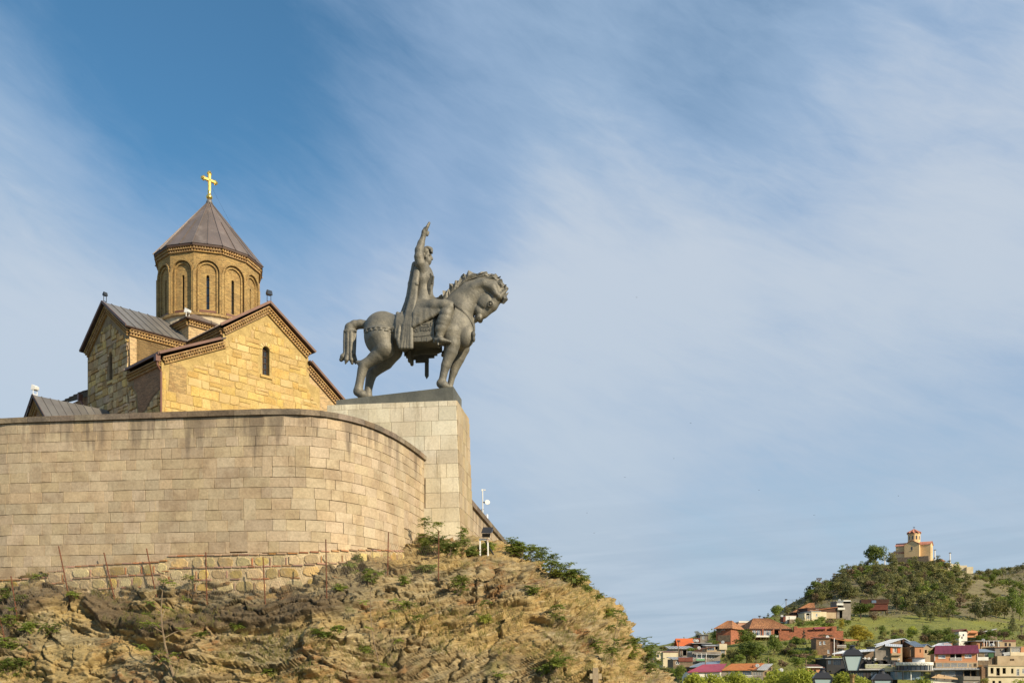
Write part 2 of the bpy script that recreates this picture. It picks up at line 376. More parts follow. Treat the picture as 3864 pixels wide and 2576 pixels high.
# ------------------------------------------------------------------ ground and far terrain
M_GROUND = pbr('ground_earth', (.16, .14, .09), .95, (.10, .105, .05), .05)
g = G(); g.add([(-9000, -200, -6), (9000, -200, -6), (9000, 14000, -6), (-9000, 14000, -6)], [(0, 1, 2, 3)]); setting('ground', g, M_GROUND)

TERR = [(2400, 2640, 200), (2900, 2640, 200), (3400, 2640, 200), (3900, 2640, 200), (2430, 2556, 285), (2520, 2556, 275), (2480, 2490, 330), (2560, 2448, 345),
        (2640, 2425, 350), (2760, 2566, 250), (2720, 2428, 325), (2900, 2418, 325), (2960, 2416, 322), (3140, 2478, 285), (2770, 2372, 410), (2890, 2325, 450),
        (2950, 2345, 395), (3100, 2335, 400), (3060, 2350, 385), (3300, 2345, 405), (3500, 2350, 400), (3700, 2352, 410), (3864, 2362, 420), (3300, 2405, 355),
        (3500, 2400, 350), (3700, 2405, 345), (3864, 2425, 335), (3020, 2262, 525), (3110, 2212, 560), (3200, 2160, 590), (3300, 2140, 600), (3420, 2124, 600),
        (3560, 2146, 605), (3680, 2172, 620), (3300, 2255, 485), (3450, 2262, 475), (3600, 2272, 480), (3200, 2285, 465), (3450, 2192, 540), (3750, 2262, 520),
        (3400, 2170, 690), (3200, 2280, 700), (3000, 2370, 650), (3720, 2158, 800), (3864, 2136, 800), (3990, 2125, 800), (3864, 2262, 600), (3800, 2195, 690),
        (2500, 2540, 500), (2300, 2540, 480), (2700, 2490, 560), (3650, 2580, 270), (3864, 2585, 275), (3400, 2580, 270), (3150, 2570, 255), (2950, 2575, 250), (4100, 2300, 500), (4100, 2560, 300), (4000, 2440, 330)]
TW = np.array([at(*t) for t in TERR])
def tps(r2): return .5 * r2 * np.log(r2 + 1e-9)
_n = len(TW); _d = ((TW[:, None, :2] - TW[None, :, :2]) ** 2).sum(-1) / 1e4
_A = np.zeros((_n + 3, _n + 3)); _A[:_n, :_n] = tps(_d) + np.eye(_n) * .004; _A[:_n, _n] = 1; _A[:_n, _n + 1:] = TW[:, :2] / 100; _A[_n:, :_n] = _A[:_n, _n:].T
_w = np.linalg.solve(_A, np.concatenate([TW[:, 2], [0, 0, 0]]))
def terrain_z(x, y):
    x = np.atleast_1d(np.asarray(x, float)); y = np.atleast_1d(np.asarray(y, float)); p = np.stack([x, y], 1)
    d = ((p[:, None] - TW[None, :, :2]) ** 2).sum(-1) / 1e4
    z = tps(d) @ _w[:_n] + _w[_n] + (p / 100) @ _w[_n + 1:]
    q = np.stack([x, y, 0 * x], 1)
    z = z + .9 * fbm(q / 26., 4, 3) * np.clip((y - 240) / 60, 0, 1)
    edge = np.clip((x - 20) / 30, 0, 1) * np.clip((950 - y) / 120, 0, 1)
    return np.clip(z, -7, 130) * edge - 7 * (1 - edge)
xs = np.arange(16, 560, 3.2); ys = np.arange(190, 960, 3.6)
XX, YY = np.meshgrid(xs, ys); ZZ = terrain_z(XX.ravel(), YY.ravel())
nx_, ny_ = len(xs), len(ys)
tv = np.stack([XX.ravel(), YY.ravel(), ZZ], 1)
tf = [(j * nx_ + i, j * nx_ + i + 1, (j + 1) * nx_ + i + 1, (j + 1) * nx_ + i) for j in range(ny_ - 1) for i in range(nx_ - 1)]
def terrain_mat():
    m, N, b, pos = newmat('hill_ground')
    sx = N.new('ShaderNodeSeparateXYZ'); N.link(pos, sx.inputs[0])
    n1 = N.noise(pos, .045, 6, .62); n2 = N.noise(pos, .16, 8, .7); n3 = N.noise(pos, .6, 6, .7)
    grass = N.mix(N.ramp(n2, .35, .65), (.215, .215, .030), (.145, .155, .026))
    grass = N.mix(N.ramp(n3, .5, .72), grass, (.29, .255, .06))
    dry = N.mix(N.ramp(n2, .35, .65), (.20, .165, .075), (.14, .105, .05))
    dry = N.mix(N.ramp(n3, .5, .7), dry, (.15, .15, .045))
    h = N.math('ADD', sx.outputs[2], N.math('MULTIPLY', N.math('SUBTRACT', n1, .5), 22))
    c = N.mix(N.ramp(h, 23.5, 30), grass, dry)
    N.link(c, b.inputs['Base Color']); b.inputs['Roughness'].default_value = .95
    bp = N.new('ShaderNodeBump'); bp.inputs['Distance'].default_value = .8; N.link(n3, bp.inputs['Height']); N.link(bp.outputs[0], b.inputs['Normal'])
    return m
g = G(); g.v = [tuple(p) for p in tv]; g.f = tf; g.m = [0] * len(tf)
setting('hillside_terrain', g, terrain_mat(), smooth=True)
TBVH = BVHTree.FromPolygons(g.v, tf)
def ray(px, py): return Vector(((px - CX) / F, 1, (HY - py) / F))
def on_terrain(px, py):
    h = TBVH.ray_cast(Vector((0, 0, 0)), ray(px, py).normalized())
    return None if h[0] is None else np.array(h[0])

# ------------------------------------------------------------------ the rock under the church
ZK = [-6, -3, -.5, 1.5, 4, 5.5, 7.5, 9]; YK = [39.0, 40.3, 41.8, 43, 45.4, 48, 53.5, 59]
XK = [(-6, 13.5), (-3, 10.8), (-.46, 8.3), (.25, 7.5), (.67, 6.8), (1.09, 6.25), (1.73, 5.9), (2.45, 5.6), (3.1, 5.2), (3.7, 4.95), (4.35, 4.4), (4.67, 3.6), (5.07, 3.05), (5.4, 1.9), (6.3, .75), (7, -.3), (7.5, -1), (9, -3)]
def rock_contour(z, un):
    """plan curve of the outcrop at height z, sampled by un in 0..1; returns points and outward normals"""
    Yf = np.interp(z, ZK, YK); Xs = np.interp(z, [a for a, _ in XK], [b for _, b in XK]); Ys = max(52., Yf + 3.); a = 5.5; Xc = Xs - a; bq = Ys - Yf
    P = np.zeros((len(un), 2)); Nn = np.zeros((len(un), 2))
    s1 = un < .70; t = un[s1] / .70; tk = .16 / .70; X = np.where(t < tk, -58 + t / tk * 32, -26 + (t - tk) / (1 - tk) * (Xc + 26))
    P[s1, 0] = X; P[s1, 1] = Yf + .07 * np.maximum(0, -X - 9) - 1.15 * np.exp(-((X + 8.5) / 2.3) ** 2) - .75 * np.exp(-((X + 13.5) / 3.2) ** 2); Nn[s1] = (0, -1)
    s2 = (un >= .70) & (un < .9); th = (un[s2] - .70) / .2 * math.pi / 2
    P[s2, 0] = Xc + a * np.sin(th); P[s2, 1] = Ys - bq * np.cos(th) - 1.15 * np.exp(-((P[s2, 0] + 8.5) / 2.3) ** 2); Nn[s2, 0] = np.sin(th); Nn[s2, 1] = -np.cos(th)
    s3 = un >= .9; t = (un[s3] - .9) / .1; P[s3, 0] = Xs + t * .4 * Xs / Ys * 50; P[s3, 1] = Ys + t * 48; Nn[s3] = (1, 0)
    return P, Nn
NU, NV = 1080, 330
un = np.concatenate([np.linspace(0, .16, 60, endpoint=False), np.linspace(.16, .9, 940, endpoint=False), np.linspace(.9, 1, 80)]); zz = np.linspace(9, -6, NV)
CP = np.zeros((NV, NU, 3)); CN = np.zeros((NV, NU, 3))
for j, z in enumerate(zz):
    p, n = rock_contour(z, un); CP[j, :, :2] = p; CP[j, :, 2] = z; CN[j, :, :2] = n
CN[:, :, 2] = .35; CP = CP.reshape(-1, 3); CN = CN.reshape(-1, 3); CN /= np.linalg.norm(CN, axis=1)[:, None]
SLABX = [-30, -23, -20.6, -20.2, -18.2, -16.8, -15.1, -14.4, -11.5, -9.1, -7.6, -6.5]; SLABZ = [2.6, 2.5, 3.15, 2.9, 1.85, 1.6, 1.5, 1.95, 2.1, 2.3, 2.7, 3.2]
def smooth(a, b, x): t = np.clip((x - a) / (b - a), 0, 1); return t * t * (3 - 2 * t)
def rock_relief(p):
    x, y, z = p[:, 0], p[:, 1], p[:, 2]
    warp = fbm(p * .35, 3, 11)
    big = fbm(p * np.array([.22, .22, .3]), 3, 21)
    # bedding: beds dip to the left, thin ledges with sharp undersides
    dip = np.interp(x, [-22, -12, -4, 8], [-.05, .05, .26, .34])
    s = z - dip * (x + 6) + .42 * warp
    def ledge(f, seed, sharp=.22):
        q = s * f + .35 * vn(p * np.array([.5, .5, .9]) + 5, seed); i = np.floor(q); fr = q - i
        amp = h3(i.astype(np.int64), (0 * i).astype(np.int64), np.floor(x * .16 * f + 2 * vn(p * .3, seed + 5)).astype(np.int64), seed)
        return amp * np.where(fr < sharp, smooth(0, sharp, fr), 1 - (fr - sharp) / (1 - sharp) * .9)
    w1 = vn(p * .55 + 3, 12); w2 = vn(p * 1.6 + 7, 13)
    def facets(fx, fz, seed, tilt, off, warp_):
        """angular broken faces: every cell of the bedding gets its own tilted plane and offset"""
        q = np.stack([x * fx + warp_ * w1 + .12 * w2, y * fx * 1.1 + .5 * warp_ * w2, s * fz + .25 * warp_ * w2], 1)
        e1, e2, v, vec, tl = cells2(q, seed)
        return off * (v - .5) + tilt * (tl[:, 0] * vec[:, 0] + tl[:, 1] * vec[:, 2]), e2 - e1, v
    A, ea, va = facets(.26, 1.25, 4, .50, .36, .6)
    B_, eb, vb = facets(.62, 3.5, 14, .26, .17, .5)
    C2, ec, vc = facets(1.5, 8.5, 24, .13, .075, .4)
    crack = -.36 * np.exp(-(ea / .04) ** 2) * (va > .5) - .15 * np.exp(-(eb / .05) ** 2) * (vb > .6)
    rough = .035 * fbm(p * np.array([2.4, 2.4, 4.4]), 4, 31, .6)
    calm = 1 - .6 * smooth(-14.5, -18, x) * smooth(2.6, 1.6, z) - .45 * np.exp(-((x + 1) / 2.6) ** 2 - ((z - 1.) / 1.3) ** 2)
    D = .42 * big + A + (B_ + C2) * calm + crack + rough + .40 * ledge(.62, 51, .06) + calm * (.22 * ledge(1.6, 61, .07) + .10 * ledge(3.6, 71, .1))
    zb = np.interp(x, SLABX, SLABZ) + .16 * fbm(p * np.array([1.1, 1.1, 0]), 3, 81)
    t = z - zb
    env = smooth(-6.3, -8.6, x) * (1 - .5 * smooth(-20.0, -20.5, x) * smooth(-23, -21, x))
    slab = env * smooth(0, .22, t) * (1 - smooth(.3, 1.5, t)) * (.8 + .35 * fbm(p * .9, 3, 83)); crust = env * smooth(0, .1, t) * (1 - smooth(1.1, 1.9, t + .45 * fbm(p * .8, 3, 85)))
    soft = 1 - .45 * crust
    D = D * soft + .70 * slab - .38 * env * smooth(-.55, -.1, t) * (1 - smooth(-.1, .05, t)) + .07 * crust * fbm(p * 3.0, 4, 91, .6)
    return D, crust
D, CRUST = rock_relief(CP)
D *= smooth(9, 7.8, CP[:, 2]) * .75 + .25
CV = CP + CN * D[:, None]
CV[:, 2] += -.0 * D
ii, jj = np.meshgrid(np.arange(NU - 1), np.arange(NV - 1)); a = (jj * NU + ii).ravel()
cf = np.stack([a, a + NU, a + NU + 1, a + 1], 1)
def rock_mat():
    m, N, b, pos = newmat('cliff_rock')
    crust = N.new('ShaderNodeAttribute', attribute_name='crust').outputs['Fac']
    cav = N.new('ShaderNodeAttribute', attribute_name='bed').outputs['Fac']
    st = N.mapping(N.mapping(pos, rot=(0, R(14), 0)), scale=(.32, .32, 2.1))
    n1 = N.noise(pos, .33, 5, .6, .6); n2 = N.noise(st, 1.3, 8, .68, .8); n3 = N.noise(st, 5.5, 8, .72, .5); n4 = N.noise(pos, .55, 4, .6); n5 = N.noise(pos, 2.6, 8, .7)
    c = N.mix(N.ramp(n2, .36, .64), (.235, .17, .082), (.405, .315, .165))
    c = N.mix(N.ramp(n1, .48, .62), c, (.25, .205, .115))
    c = N.mix(N.math('MULTIPLY', N.ramp(n4, .52, .63), N.ramp(n2, .40, .58)), c, (.27, .14, .055))
    c = N.mix(N.math('MULTIPLY', N.ramp(cav, .45, .75), .6), c, (.42, .295, .11))
    c = N.mix(N.math('MULTIPLY', N.ramp(n3, .55, .70), .6), c, (.58, .50, .36))
    c = N.mix(N.math('MULTIPLY', N.ramp(n3, .50, .36), .66), c, (.10, .066, .036))
    c = N.mix(N.math('MULTIPLY', N.ramp(N.noise(pos, .24, 5, .6, .8), .54, .66), .7), c, (.15, .105, .055))
    dark = N.mix(N.ramp(n5, .35, .65), (.085, .060, .034), (.165, .122, .07))
    c = N.mix(N.math('MULTIPLY', crust, 1.0), c, dark)
    gr = N.noise(pos, .75, 6, .65)
    c = N.mix(N.math('MULTIPLY', N.ramp(gr, .58, .70), .5), c, (.10, .11, .035))
    N.link(c, b.inputs['Base Color']); b.inputs['Roughness'].default_value = .93; b.inputs['Specular IOR Level'].default_value = .2
    bp = N.new('ShaderNodeBump'); bp.inputs['Distance'].default_value = .10
    hh = N.math('ADD', N.math('MULTIPLY', n3, 1.0), N.math('MULTIPLY', n5, .35)); N.link(hh, bp.inputs['Height']); N.link(bp.outputs[0], b.inputs['Normal'])
    return m
me = bpy.data.meshes.new('rocky_cliff'); me.vertices.add(len(CV)); me.vertices.foreach_set('co', CV.ravel())
me.loops.add(len(cf) * 4); me.loops.foreach_set('vertex_index', cf.ravel().astype(np.int32)); me.polygons.add(len(cf)); me.polygons.foreach_set('loop_start', np.arange(len(cf), dtype=np.int32) * 4)
me.update(calc_edges=True)
for nm, arr in (('crust', CRUST), ('bed', .5 + .5 * fbm(CP * np.array([.25, .25, .5]), 3, 131))):
    at_ = me.attributes.new(nm, 'FLOAT', 'POINT'); at_.data.foreach_set('value', arr.astype(np.float32))
me.materials.append(rock_mat())
o = bpy.data.objects.new('rocky_cliff', me); COL.objects.link(o); tag(o, kind='structure')
CBVH = BVHTree.FromPolygons([Vector(v) for v in CV.tolist()], cf.tolist())
def on_rock(px, py):
    h = CBVH.ray_cast(Vector((0, 0, 0)), ray(px, py).normalized())
    return None if h[0] is None else np.array(h[0])

# ------------------------------------------------------------------ terrace wall (rampart)
ZT = 12.62
RP = [(-1500, 56.0), (-900, 52.4), (-300, 48.9), (-150, 47.8), (0, 46.8), (560, 45.9), (1000, 45.2), (1133, 45.15), (1230, 45.5), (1314, 46.3), (1384, 47.3), (1446, 48.7), (1498, 50.2), (1544, 52.0), (1580, 53.7), (1612, 55.4), (1640, 57.4)]
RW = np.array([((px - CX) / F * Y, Y) for px, Y in RP])
def smooth_curve(P, n=420):
    d = np.concatenate([[0], np.cumsum(np.linalg.norm(np.diff(P, axis=0), axis=1))]); t = np.linspace(0, d[-1], n)
    Q = np.stack([np.interp(t, d, P[:, k]) for k in (0, 1)], 1)
    for _ in range(50): Q[1:-1] = .25 * Q[:-2] + .5 * Q[1:-1] + .25 * Q[2:]
    return Q
class Path:
    def __init__(s, Q): s.Q = Q; s.d = np.concatenate([[0], np.cumsum(np.linalg.norm(np.diff(Q, axis=0), axis=1))]); s.L = s.d[-1]
    def p(s, t): return np.array([np.interp(t, s.d, s.Q[:, 0]), np.interp(t, s.d, s.Q[:, 1])])
    def tn(s, t):
        e = .15; d = s.p(min(t + e, s.L)) - s.p(max(t - e, 0)); d /= np.linalg.norm(d); return np.array([d[0], d[1], 0]), np.array([d[1], -d[0], 0])
    def off(s, t, o): q = s.p(t); _, n = s.tn(t); return q + n[:2] * o
def wall_strip(g, path, z0f, z1, o0, o1, n=120, mi=0):
    ts = np.linspace(0, path.L, n)
    for a, b in zip(ts[:-1], ts[1:]):
        A, B, C_, D_ = path.off(a, o1), path.off(b, o1), path.off(b, o0), path.off(a, o0); za, zb = z0f(a), z0f(b)
        g.hexa([(*A, za), (*B, zb), (*C_, zb), (*D_, za), (*A, z1), (*B, z1), (*C_, z1), (*D_, z1)], mi)
PATH = Path(smooth_curve(RW))
def pxof(p): return CX + F * p[0] / p[1], HY - F * p[2] / p[1]
SAMP = [(t, pxof((*PATH.p(t), 5.))[0]) for t in np.linspace(0, PATH.L, 600)]
def t_at(px): return np.interp(px, [s[1] for s in SAMP], [s[0] for s in SAMP])
FOOT = [(-300, 2195), (-100, 2195), (66, 2186), (200, 2174), (204, 2155), (270, 2150), (274, 2137), (415, 2128), (600, 2119), (630, 2114), (641, 2097), (989, 2090), (1121, 2086), (1364, 2074), (1500, 2076), (1600, 2080), (1700, 2080)]
FZ = np.array([((lambda t: (t, (HY - py) / F * PATH.p(t)[1]))(t_at(px))) for px, py in FOOT])
def zfoot(t): return float(np.interp(t, FZ[:, 0], FZ[:, 1]))
ramp = thing('rampart_wall', 'tall beige tuff block terrace wall curving round below the brick church', 'wall', (*PATH.p(PATH.L * .5), 5))
g = G(); wall_strip(g, PATH, lambda t: 3.0, ZT - .28, -.075, -1.1, 260); part('core', g, M_RAMPCORE, ramp)
rects = []; tall = []
zc = ZT - .285; ci = 0
while zc > 4.4:
    hgt = .50 + RNG.uniform(-.05, .05); z1 = zc; z0 = zc - hgt; t = RNG.uniform(-.6, 0); newtall = []
    while t < PATH.L - .05:
        w = RNG.choice([.5, .65, .8, .95, 1.1, 1.35], p=[.14, .22, .24, .2, .13, .07]) * RNG.uniform(.93, 1.07)
        if t > t_at(1150): w = min(w, .95)
        blk = [q for q in tall if q[0] < t + w and q[1] > t]
        if blk:
            if blk[0][0] - t > .06: w = blk[0][0] - t
            else: t = blk[0][1]; continue
        t0, t1 = max(t, 0), min(t + w, PATH.L); t = t + w
        if t1 - t0 < .04: continue
        za = z0
        if t1 - t0 < .9 and RNG.random() < .025: za = z0 - .49; newtall.append((t0, t1))
        zf = zfoot((t0 + t1) / 2)
        if z1 < zf + .08: continue
        rects.append((t0, t1, max(za, zf), z1))
    tall = newtall; zc = z0; ci += 1
def rampart_block(g, r):
    t0, t1, z0, z1 = r; j = .0055; A = PATH.p(t0); B = PATH.p(t1); d = B - A; L = np.linalg.norm(d); d = d / L; n = np.array([d[1], -d[0], 0]); t3 = np.array([d[0], d[1], 0])
    jit = lambda: RNG.uniform(-.011, .009)
    poly = [(j + jit(), z0 + j + jit()), (L - j + jit(), z0 + j + jit()), (L - j + jit(), z1 - j + jit()), (j + jit(), z1 - j + jit())]
    g.stone((A[0], A[1], 0), t3, (0, 0, 1), n, poly, .014 + RNG.uniform(-.006, .012), .010, 0, (RNG.uniform(-.007, .007), RNG.uniform(-.01, .01)), back=.07)
vis = [r for r in rects if pxof((*PATH.p(r[1]), r[2]))[0] > -1400 and pxof((*PATH.p(r[0]), r[2]))[0] < 1640]
vis.sort(key=lambda r: -(r[1] - r[0]) * (r[3] - r[2]) + 99 * (pxof((*PATH.p(r[1]), r[2]))[0] < 0))
rest = G()
for k, r in enumerate(vis):
    if k < 300:
        g = G(); rampart_block(g, r); part('block', g, M_RAMP, ramp)
    else: rampart_block(rest, r)
if rest.f: part('small_blocks', rest, M_RAMP, ramp, kind='stuff')
t = 0.
while t < PATH.L - .1:
    w = RNG.uniform(.95, 1.9) if t < t_at(1130) else RNG.uniform(.7, 1.0); t1 = min(t + w, PATH.L); g = G(); dz = RNG.uniform(-.012, .012)
    A, B, C_, D_ = PATH.off(t + .008, .14), PATH.off(t1 - .008, .14), PATH.off(t1 - .008, -.75), PATH.off(t + .008, -.75); z0, z1 = ZT - .275, ZT + dz
    A2, B2 = PATH.off(t + .008, .11), PATH.off(t1 - .008, .11)
    g.hexa([(*A, z0), (*B, z0), (*C_, z0), (*D_, z0), (*A, z1 - .03), (*B, z1 - .03), (*C_, z1 - .031), (*D_, z1 - .031)])
    g.hexa([(*A2, z1 - .03), (*B2, z1 - .03), (*C_, z1 - .031), (*D_, z1 - .031), (*A2, z1), (*B2, z1), (*C_, z1), (*D_, z1)]); part('coping_stone', g, M_COPING, ramp); t = t1
# ledge of rubble masonry with brick bands under the wall
M_RUBBLE = pbr('rubble_stone', (.50, .375, .16), .92, (.40, .30, .15), 1.6, vary=.24, bump=.05, bscale=8, fine=.16, grime=(.30, .24, .15), gscale=2)
M_RUBBLECORE = pbr('rubble_mortar', (.52, .41, .25), .95, (.40, .30, .17), 2.2, bump=.07, bscale=7, fine=.2)
M_TILEBRICK = pbr('thin_brick', (.38, .20, .105), .92, (.30, .17, .10), 3, vary=.28, bump=.02)
rub = thing('rubble_wall', 'low rubble stone ledge with thin red brick bands at the foot of the terrace wall', 'wall', (*PATH.off(PATH.L * .45, .4), 4))
g = G(); ts = np.linspace(0, t_at(1610), 150)
for a, b in zip(ts[:-1], ts[1:]):
    za, zb = zfoot(a) - .02, zfoot(b) - .02; A, B, C_, D_ = PATH.off(a, .26), PATH.off(b, .26), PATH.off(b, -.1), PATH.off(a, -.1)
    g.hexa([(*A, 2.4), (*B, 2.4), (*C_, 2.4), (*D_, 2.4), (*A, za), (*B, zb), (*C_, zb), (*D_, za)])
part('core', g, M_RUBBLECORE, rub)
def irregular(w, h, n=9, rough=.12):
    th = np.linspace(0, 2 * math.pi, n, endpoint=False) + RNG.uniform(0, .5); p = []
    for a in th:
        c, s_ = math.cos(a), math.sin(a); k = (abs(c) ** 5 + abs(s_) ** 5) ** (-1 / 5.) * (1 + RNG.uniform(-rough, rough * .3)); p.append((k * c * w / 2, k * s_ * h / 2))
    return p
for row in range(4):
    t = t_at(-20) + RNG.uniform(0, .4)
    while t < t_at(1600):
        w = RNG.uniform(.42, .92); h = RNG.uniform(.40, .54); tc_ = t + w / 2; zf = zfoot(tc_) - .10
        zc = zf - .28 - row * .58; P_ = PATH.off(tc_, .26); tt, n = PATH.tn(tc_)
        top_rock = on_rock(*pxof((*P_, zc)))
        if top_rock is None or top_rock[1] > P_[1] - .5 or zc > top_rock[2] - .3:
            if zc > 2.6:
                g = G(); g.stone((*P_, zc), tt, (0, 0, 1), n, irregular(w, h, int(RNG.integers(7, 11)), .16), .012 + RNG.uniform(0, .045), .022, .0, (RNG.uniform(-.05, .05), RNG.uniform(-.05, .05))); part('stone', g, M_RUBBLE, rub)
                if RNG.random() < .55:
                    g = G(); g.stone((*PATH.off(t + w + .055, .26), zc), tt, (0, 0, 1), n, [(-.03, -.17), (.03, -.17), (.03, .17), (-.03, .17)], .03, .01); part('brick', g, M_TILEBRICK, rub)
        t += w + .07 + RNG.uniform(0, .12)
    t = t_at(-20)
    while t < t_at(1600):
        w = RNG.uniform(.28, .5); tc_ = t + w / 2; zb_ = zfoot(tc_) - .035 - row * .58; tt, n = PATH.tn(tc_)
        if row < 2 or RNG.random() < .5:
            if zb_ > 2.9:
                g = G(); g.stone((*PATH.off(tc_, .26), zb_), tt, (0, 0, 1), n, [(-w / 2, -.03), (w / 2, -.03 + RNG.uniform(-.01, .01)), (w / 2, .03), (-w / 2, .03)], .035 + RNG.uniform(0, .04), .008); part('brick', g, M_TILEBRICK, rub)
        t += w + .05

# ------------------------------------------------------------------ pedestal, plinth and the wall running back
PS = R(-7.5); HV = np.array([math.cos(PS), math.sin(PS), 0]); NVv = np.array([math.sin(PS), -math.cos(PS), 0])   # heading of the statue, direction of its visible side
PC = at(1722, 1510, 54.7); PZ = PC[2]; PBZ = 5.6
ped = thing('pedestal', 'tall pale stone block pedestal under the rider statue', 'pedestal', PC - np.array([0, 0, 9]))
def pedpt(a, e, z, inset=0.):
    k = (PZ - z) * .036 - inset          # batter: wider below; a metres left of the corner, e metres behind the front
    q = PC - HV * a - NVv * e
    if a == 0: q = q + HV * k
    if e == 0: q = q + NVv * k
    return np.array([q[0], q[1], z])
g = G(); W_, D_ = 7.7, 3.95
z0, z1 = PBZ, PZ - .02
g.hexa([pedpt(W_, 0, z0, .02), pedpt(0, 0, z0, .02), pedpt(0, D_, z0, .02), pedpt(W_, D_, z0, .02), pedpt(W_, 0, z1, .02), pedpt(0, 0, z1, .02), pedpt(0, D_, z1, .02), pedpt(W_, D_, z1, .02)])
part('core', g, M_PEDCORE, ped)
RC = sorted([pxof((*PATH.off(t, .1), ZT)) for t in np.linspace(0, PATH.L, 200)])
def hidden_by_rampart(p):
    px, py = pxof(p); return px < 1606 and py > np.interp(px, [c[0] for c in RC], [c[1] for c in RC]) + 30
def face_block(P00, P10, P11, P01, n, name, m, par, depth=.02, bev=.014):
    o_ = np.asarray(P00, float); t_ = nz(np.asarray(P10) - P00); u_ = nz(np.cross(n, t_)); u_ = u_ if u_[2] > 0 else -u_
    pl = [((p - o_) @ t_, (p - o_) @ u_) for p in (P00, P10, P11, P01)]; c = np.mean(pl, 0)
    pl = [(c[0] + (a - c[0]) - np.sign(a - c[0]) * .008, c[1] + (b - c[1]) - np.sign(b - c[1]) * .008) for a, b in pl]
    g = G(); g.stone(o_, t_, u_, n, pl, depth + RNG.uniform(-.006, .008), bev, 0, (RNG.uniform(-.004, .004), RNG.uniform(-.004, .004)), back=.02); part(name, g, m, par)
courses = [PZ, PZ - .32]
while courses[-1] > PBZ + .9: courses.append(courses[-1] - RNG.uniform(.78, .88))
for z1, z0 in zip(courses[:-1], courses[1:]):
    a = 0.
    ws = []
    while sum(ws) < W_ - .3: ws.append(RNG.choice([.55, .9, 1.15, 1.4]))
    ws = [w * W_ / sum(ws) for w in ws]
    for w in ws:
        p = [pedpt(a + w, 0, z0), pedpt(a, 0, z0), pedpt(a, 0, z1), pedpt(a + w, 0, z1)]
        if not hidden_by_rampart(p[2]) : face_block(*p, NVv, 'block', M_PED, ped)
        a += w
    a = 0.
    ws = []
    while sum(ws) < D_ - .3: ws.append(RNG.choice([.6, .85, 1.1]))
    ws = [w * D_ / sum(ws) for w in ws]
    for w in ws:
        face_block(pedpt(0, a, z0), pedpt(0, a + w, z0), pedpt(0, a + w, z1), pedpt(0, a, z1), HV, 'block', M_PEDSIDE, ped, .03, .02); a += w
g = G(); zt = PZ
g.hexa([pedpt(W_, 0, zt - .03, .0), pedpt(0, 0, zt - .03, .0), pedpt(0, D_, zt - .03), pedpt(W_, D_, zt - .03), pedpt(W_, 0, zt, .0), pedpt(0, 0, zt, .0), pedpt(0, D_, zt), pedpt(W_, D_, zt)]); part('top', g, M_PED, ped)
# dark wedge-shaped plinth
PR = at(1711, 1458, 55.1); PL = at(1269, 1510, 56.05)
wl = (PL - PR); wl = np.array([wl[0], wl[1], 0]); pw = np.linalg.norm(wl)
plin = thing('plinth', 'dark grey wedge-shaped stone plinth under the hooves', 'plinth', np.array([PR[0] - 3.5, PR[1] + 1, PZ]))
zat = lambda a: PR[2] + (PL[2] - PR[2]) * a / pw
cuts = [0, 2.75, 5.0, pw]
for a0, a1 in zip(cuts[:-1], cuts[1:]):
    for e0, e1 in ((0, 1.3), (1.3, 2.62)):
        q = lambda a, e, z: np.array([*(PR - HV * a - NVv * e)[:2], z]); s_ = .004
        g = G(); g.hexa([q(a1 - s_, e0 + s_, PZ + .003), q(a0 + s_, e0 + s_, PZ + .003), q(a0 + s_, e1 - s_, PZ + .003), q(a1 - s_, e1 - s_, PZ + .003), q(a1 - s_, e0 + s_, zat(a1)), q(a0 + s_, e0 + s_, zat(a0)), q(a0 + s_, e1 - s_, zat(a0)), q(a1 - s_, e1 - s_, zat(a1))]); part('slab', g, M_PLINTH, plin)
# wall of the terrace running back on the right
BA = at(1780, 1900, 70.); BA[2] = ZT; BB = at(1915, 2049, 91.3); BB[2] = ZT
bp_ = Path(np.stack([np.linspace(BA[0] - .6, BB[0] + .12, 40), np.linspace(BA[1] - 6, BB[1] + 2, 40)], 1))
bw = thing('terrace_side_wall', 'sunlit block terrace wall running back behind the pedestal', 'wall', (*bp_.p(bp_.L / 2), 8))
g = G(); wall_strip(g, bp_, lambda t: 3.5, ZT - .4, -.02, -1.0, 4); part('core', g, M_RAMPCORE, bw)
z1 = ZT - .40
while z1 > 5.5:
    z0 = z1 - RNG.uniform(.75, .85); t = 0.
    while t < bp_.L - .2:
        w = RNG.uniform(1.0, 2.2); t1 = min(t + w, bp_.L); A, B = bp_.p(t), bp_.p(t1)
        face_block(np.array([*A, z0]), np.array([*B, z0]), np.array([*B, z1]), np.array([*A, z1]), bp_.tn((t + t1) / 2)[1], 'block', M_RAMP, bw, .025); t = t1
    z1 = z0
t = 0.
while t < bp_.L - .1:
    t1 = min(t + 2.2, bp_.L); g = G(); A, B, C_, D2 = bp_.off(t + .01, .2), bp_.off(t1 - .01, .2), bp_.off(t1 - .01, -.8), bp_.off(t + .01, -.8)
    g.hexa([(*A, ZT - .4), (*B, ZT - .4), (*C_, ZT - .4), (*D2, ZT - .4), (*A, ZT), (*B, ZT), (*C_, ZT), (*D2, ZT)]); part('coping_stone', g, M_COPING, bw); t = t1
g = G(); g.add([(-45, 54, 12.0), (-26, 49.2, 12.0), (-10.4, 47.4, 12.0), (-5.5, 58.5, 12.0), (-1.4, 93, 12.0), (-30, 125, 12.0), (-70, 110, 12.0)], [(0, 1, 2, 3, 4, 5, 6)]); setting('terrace_ground', g, M_GROUND)
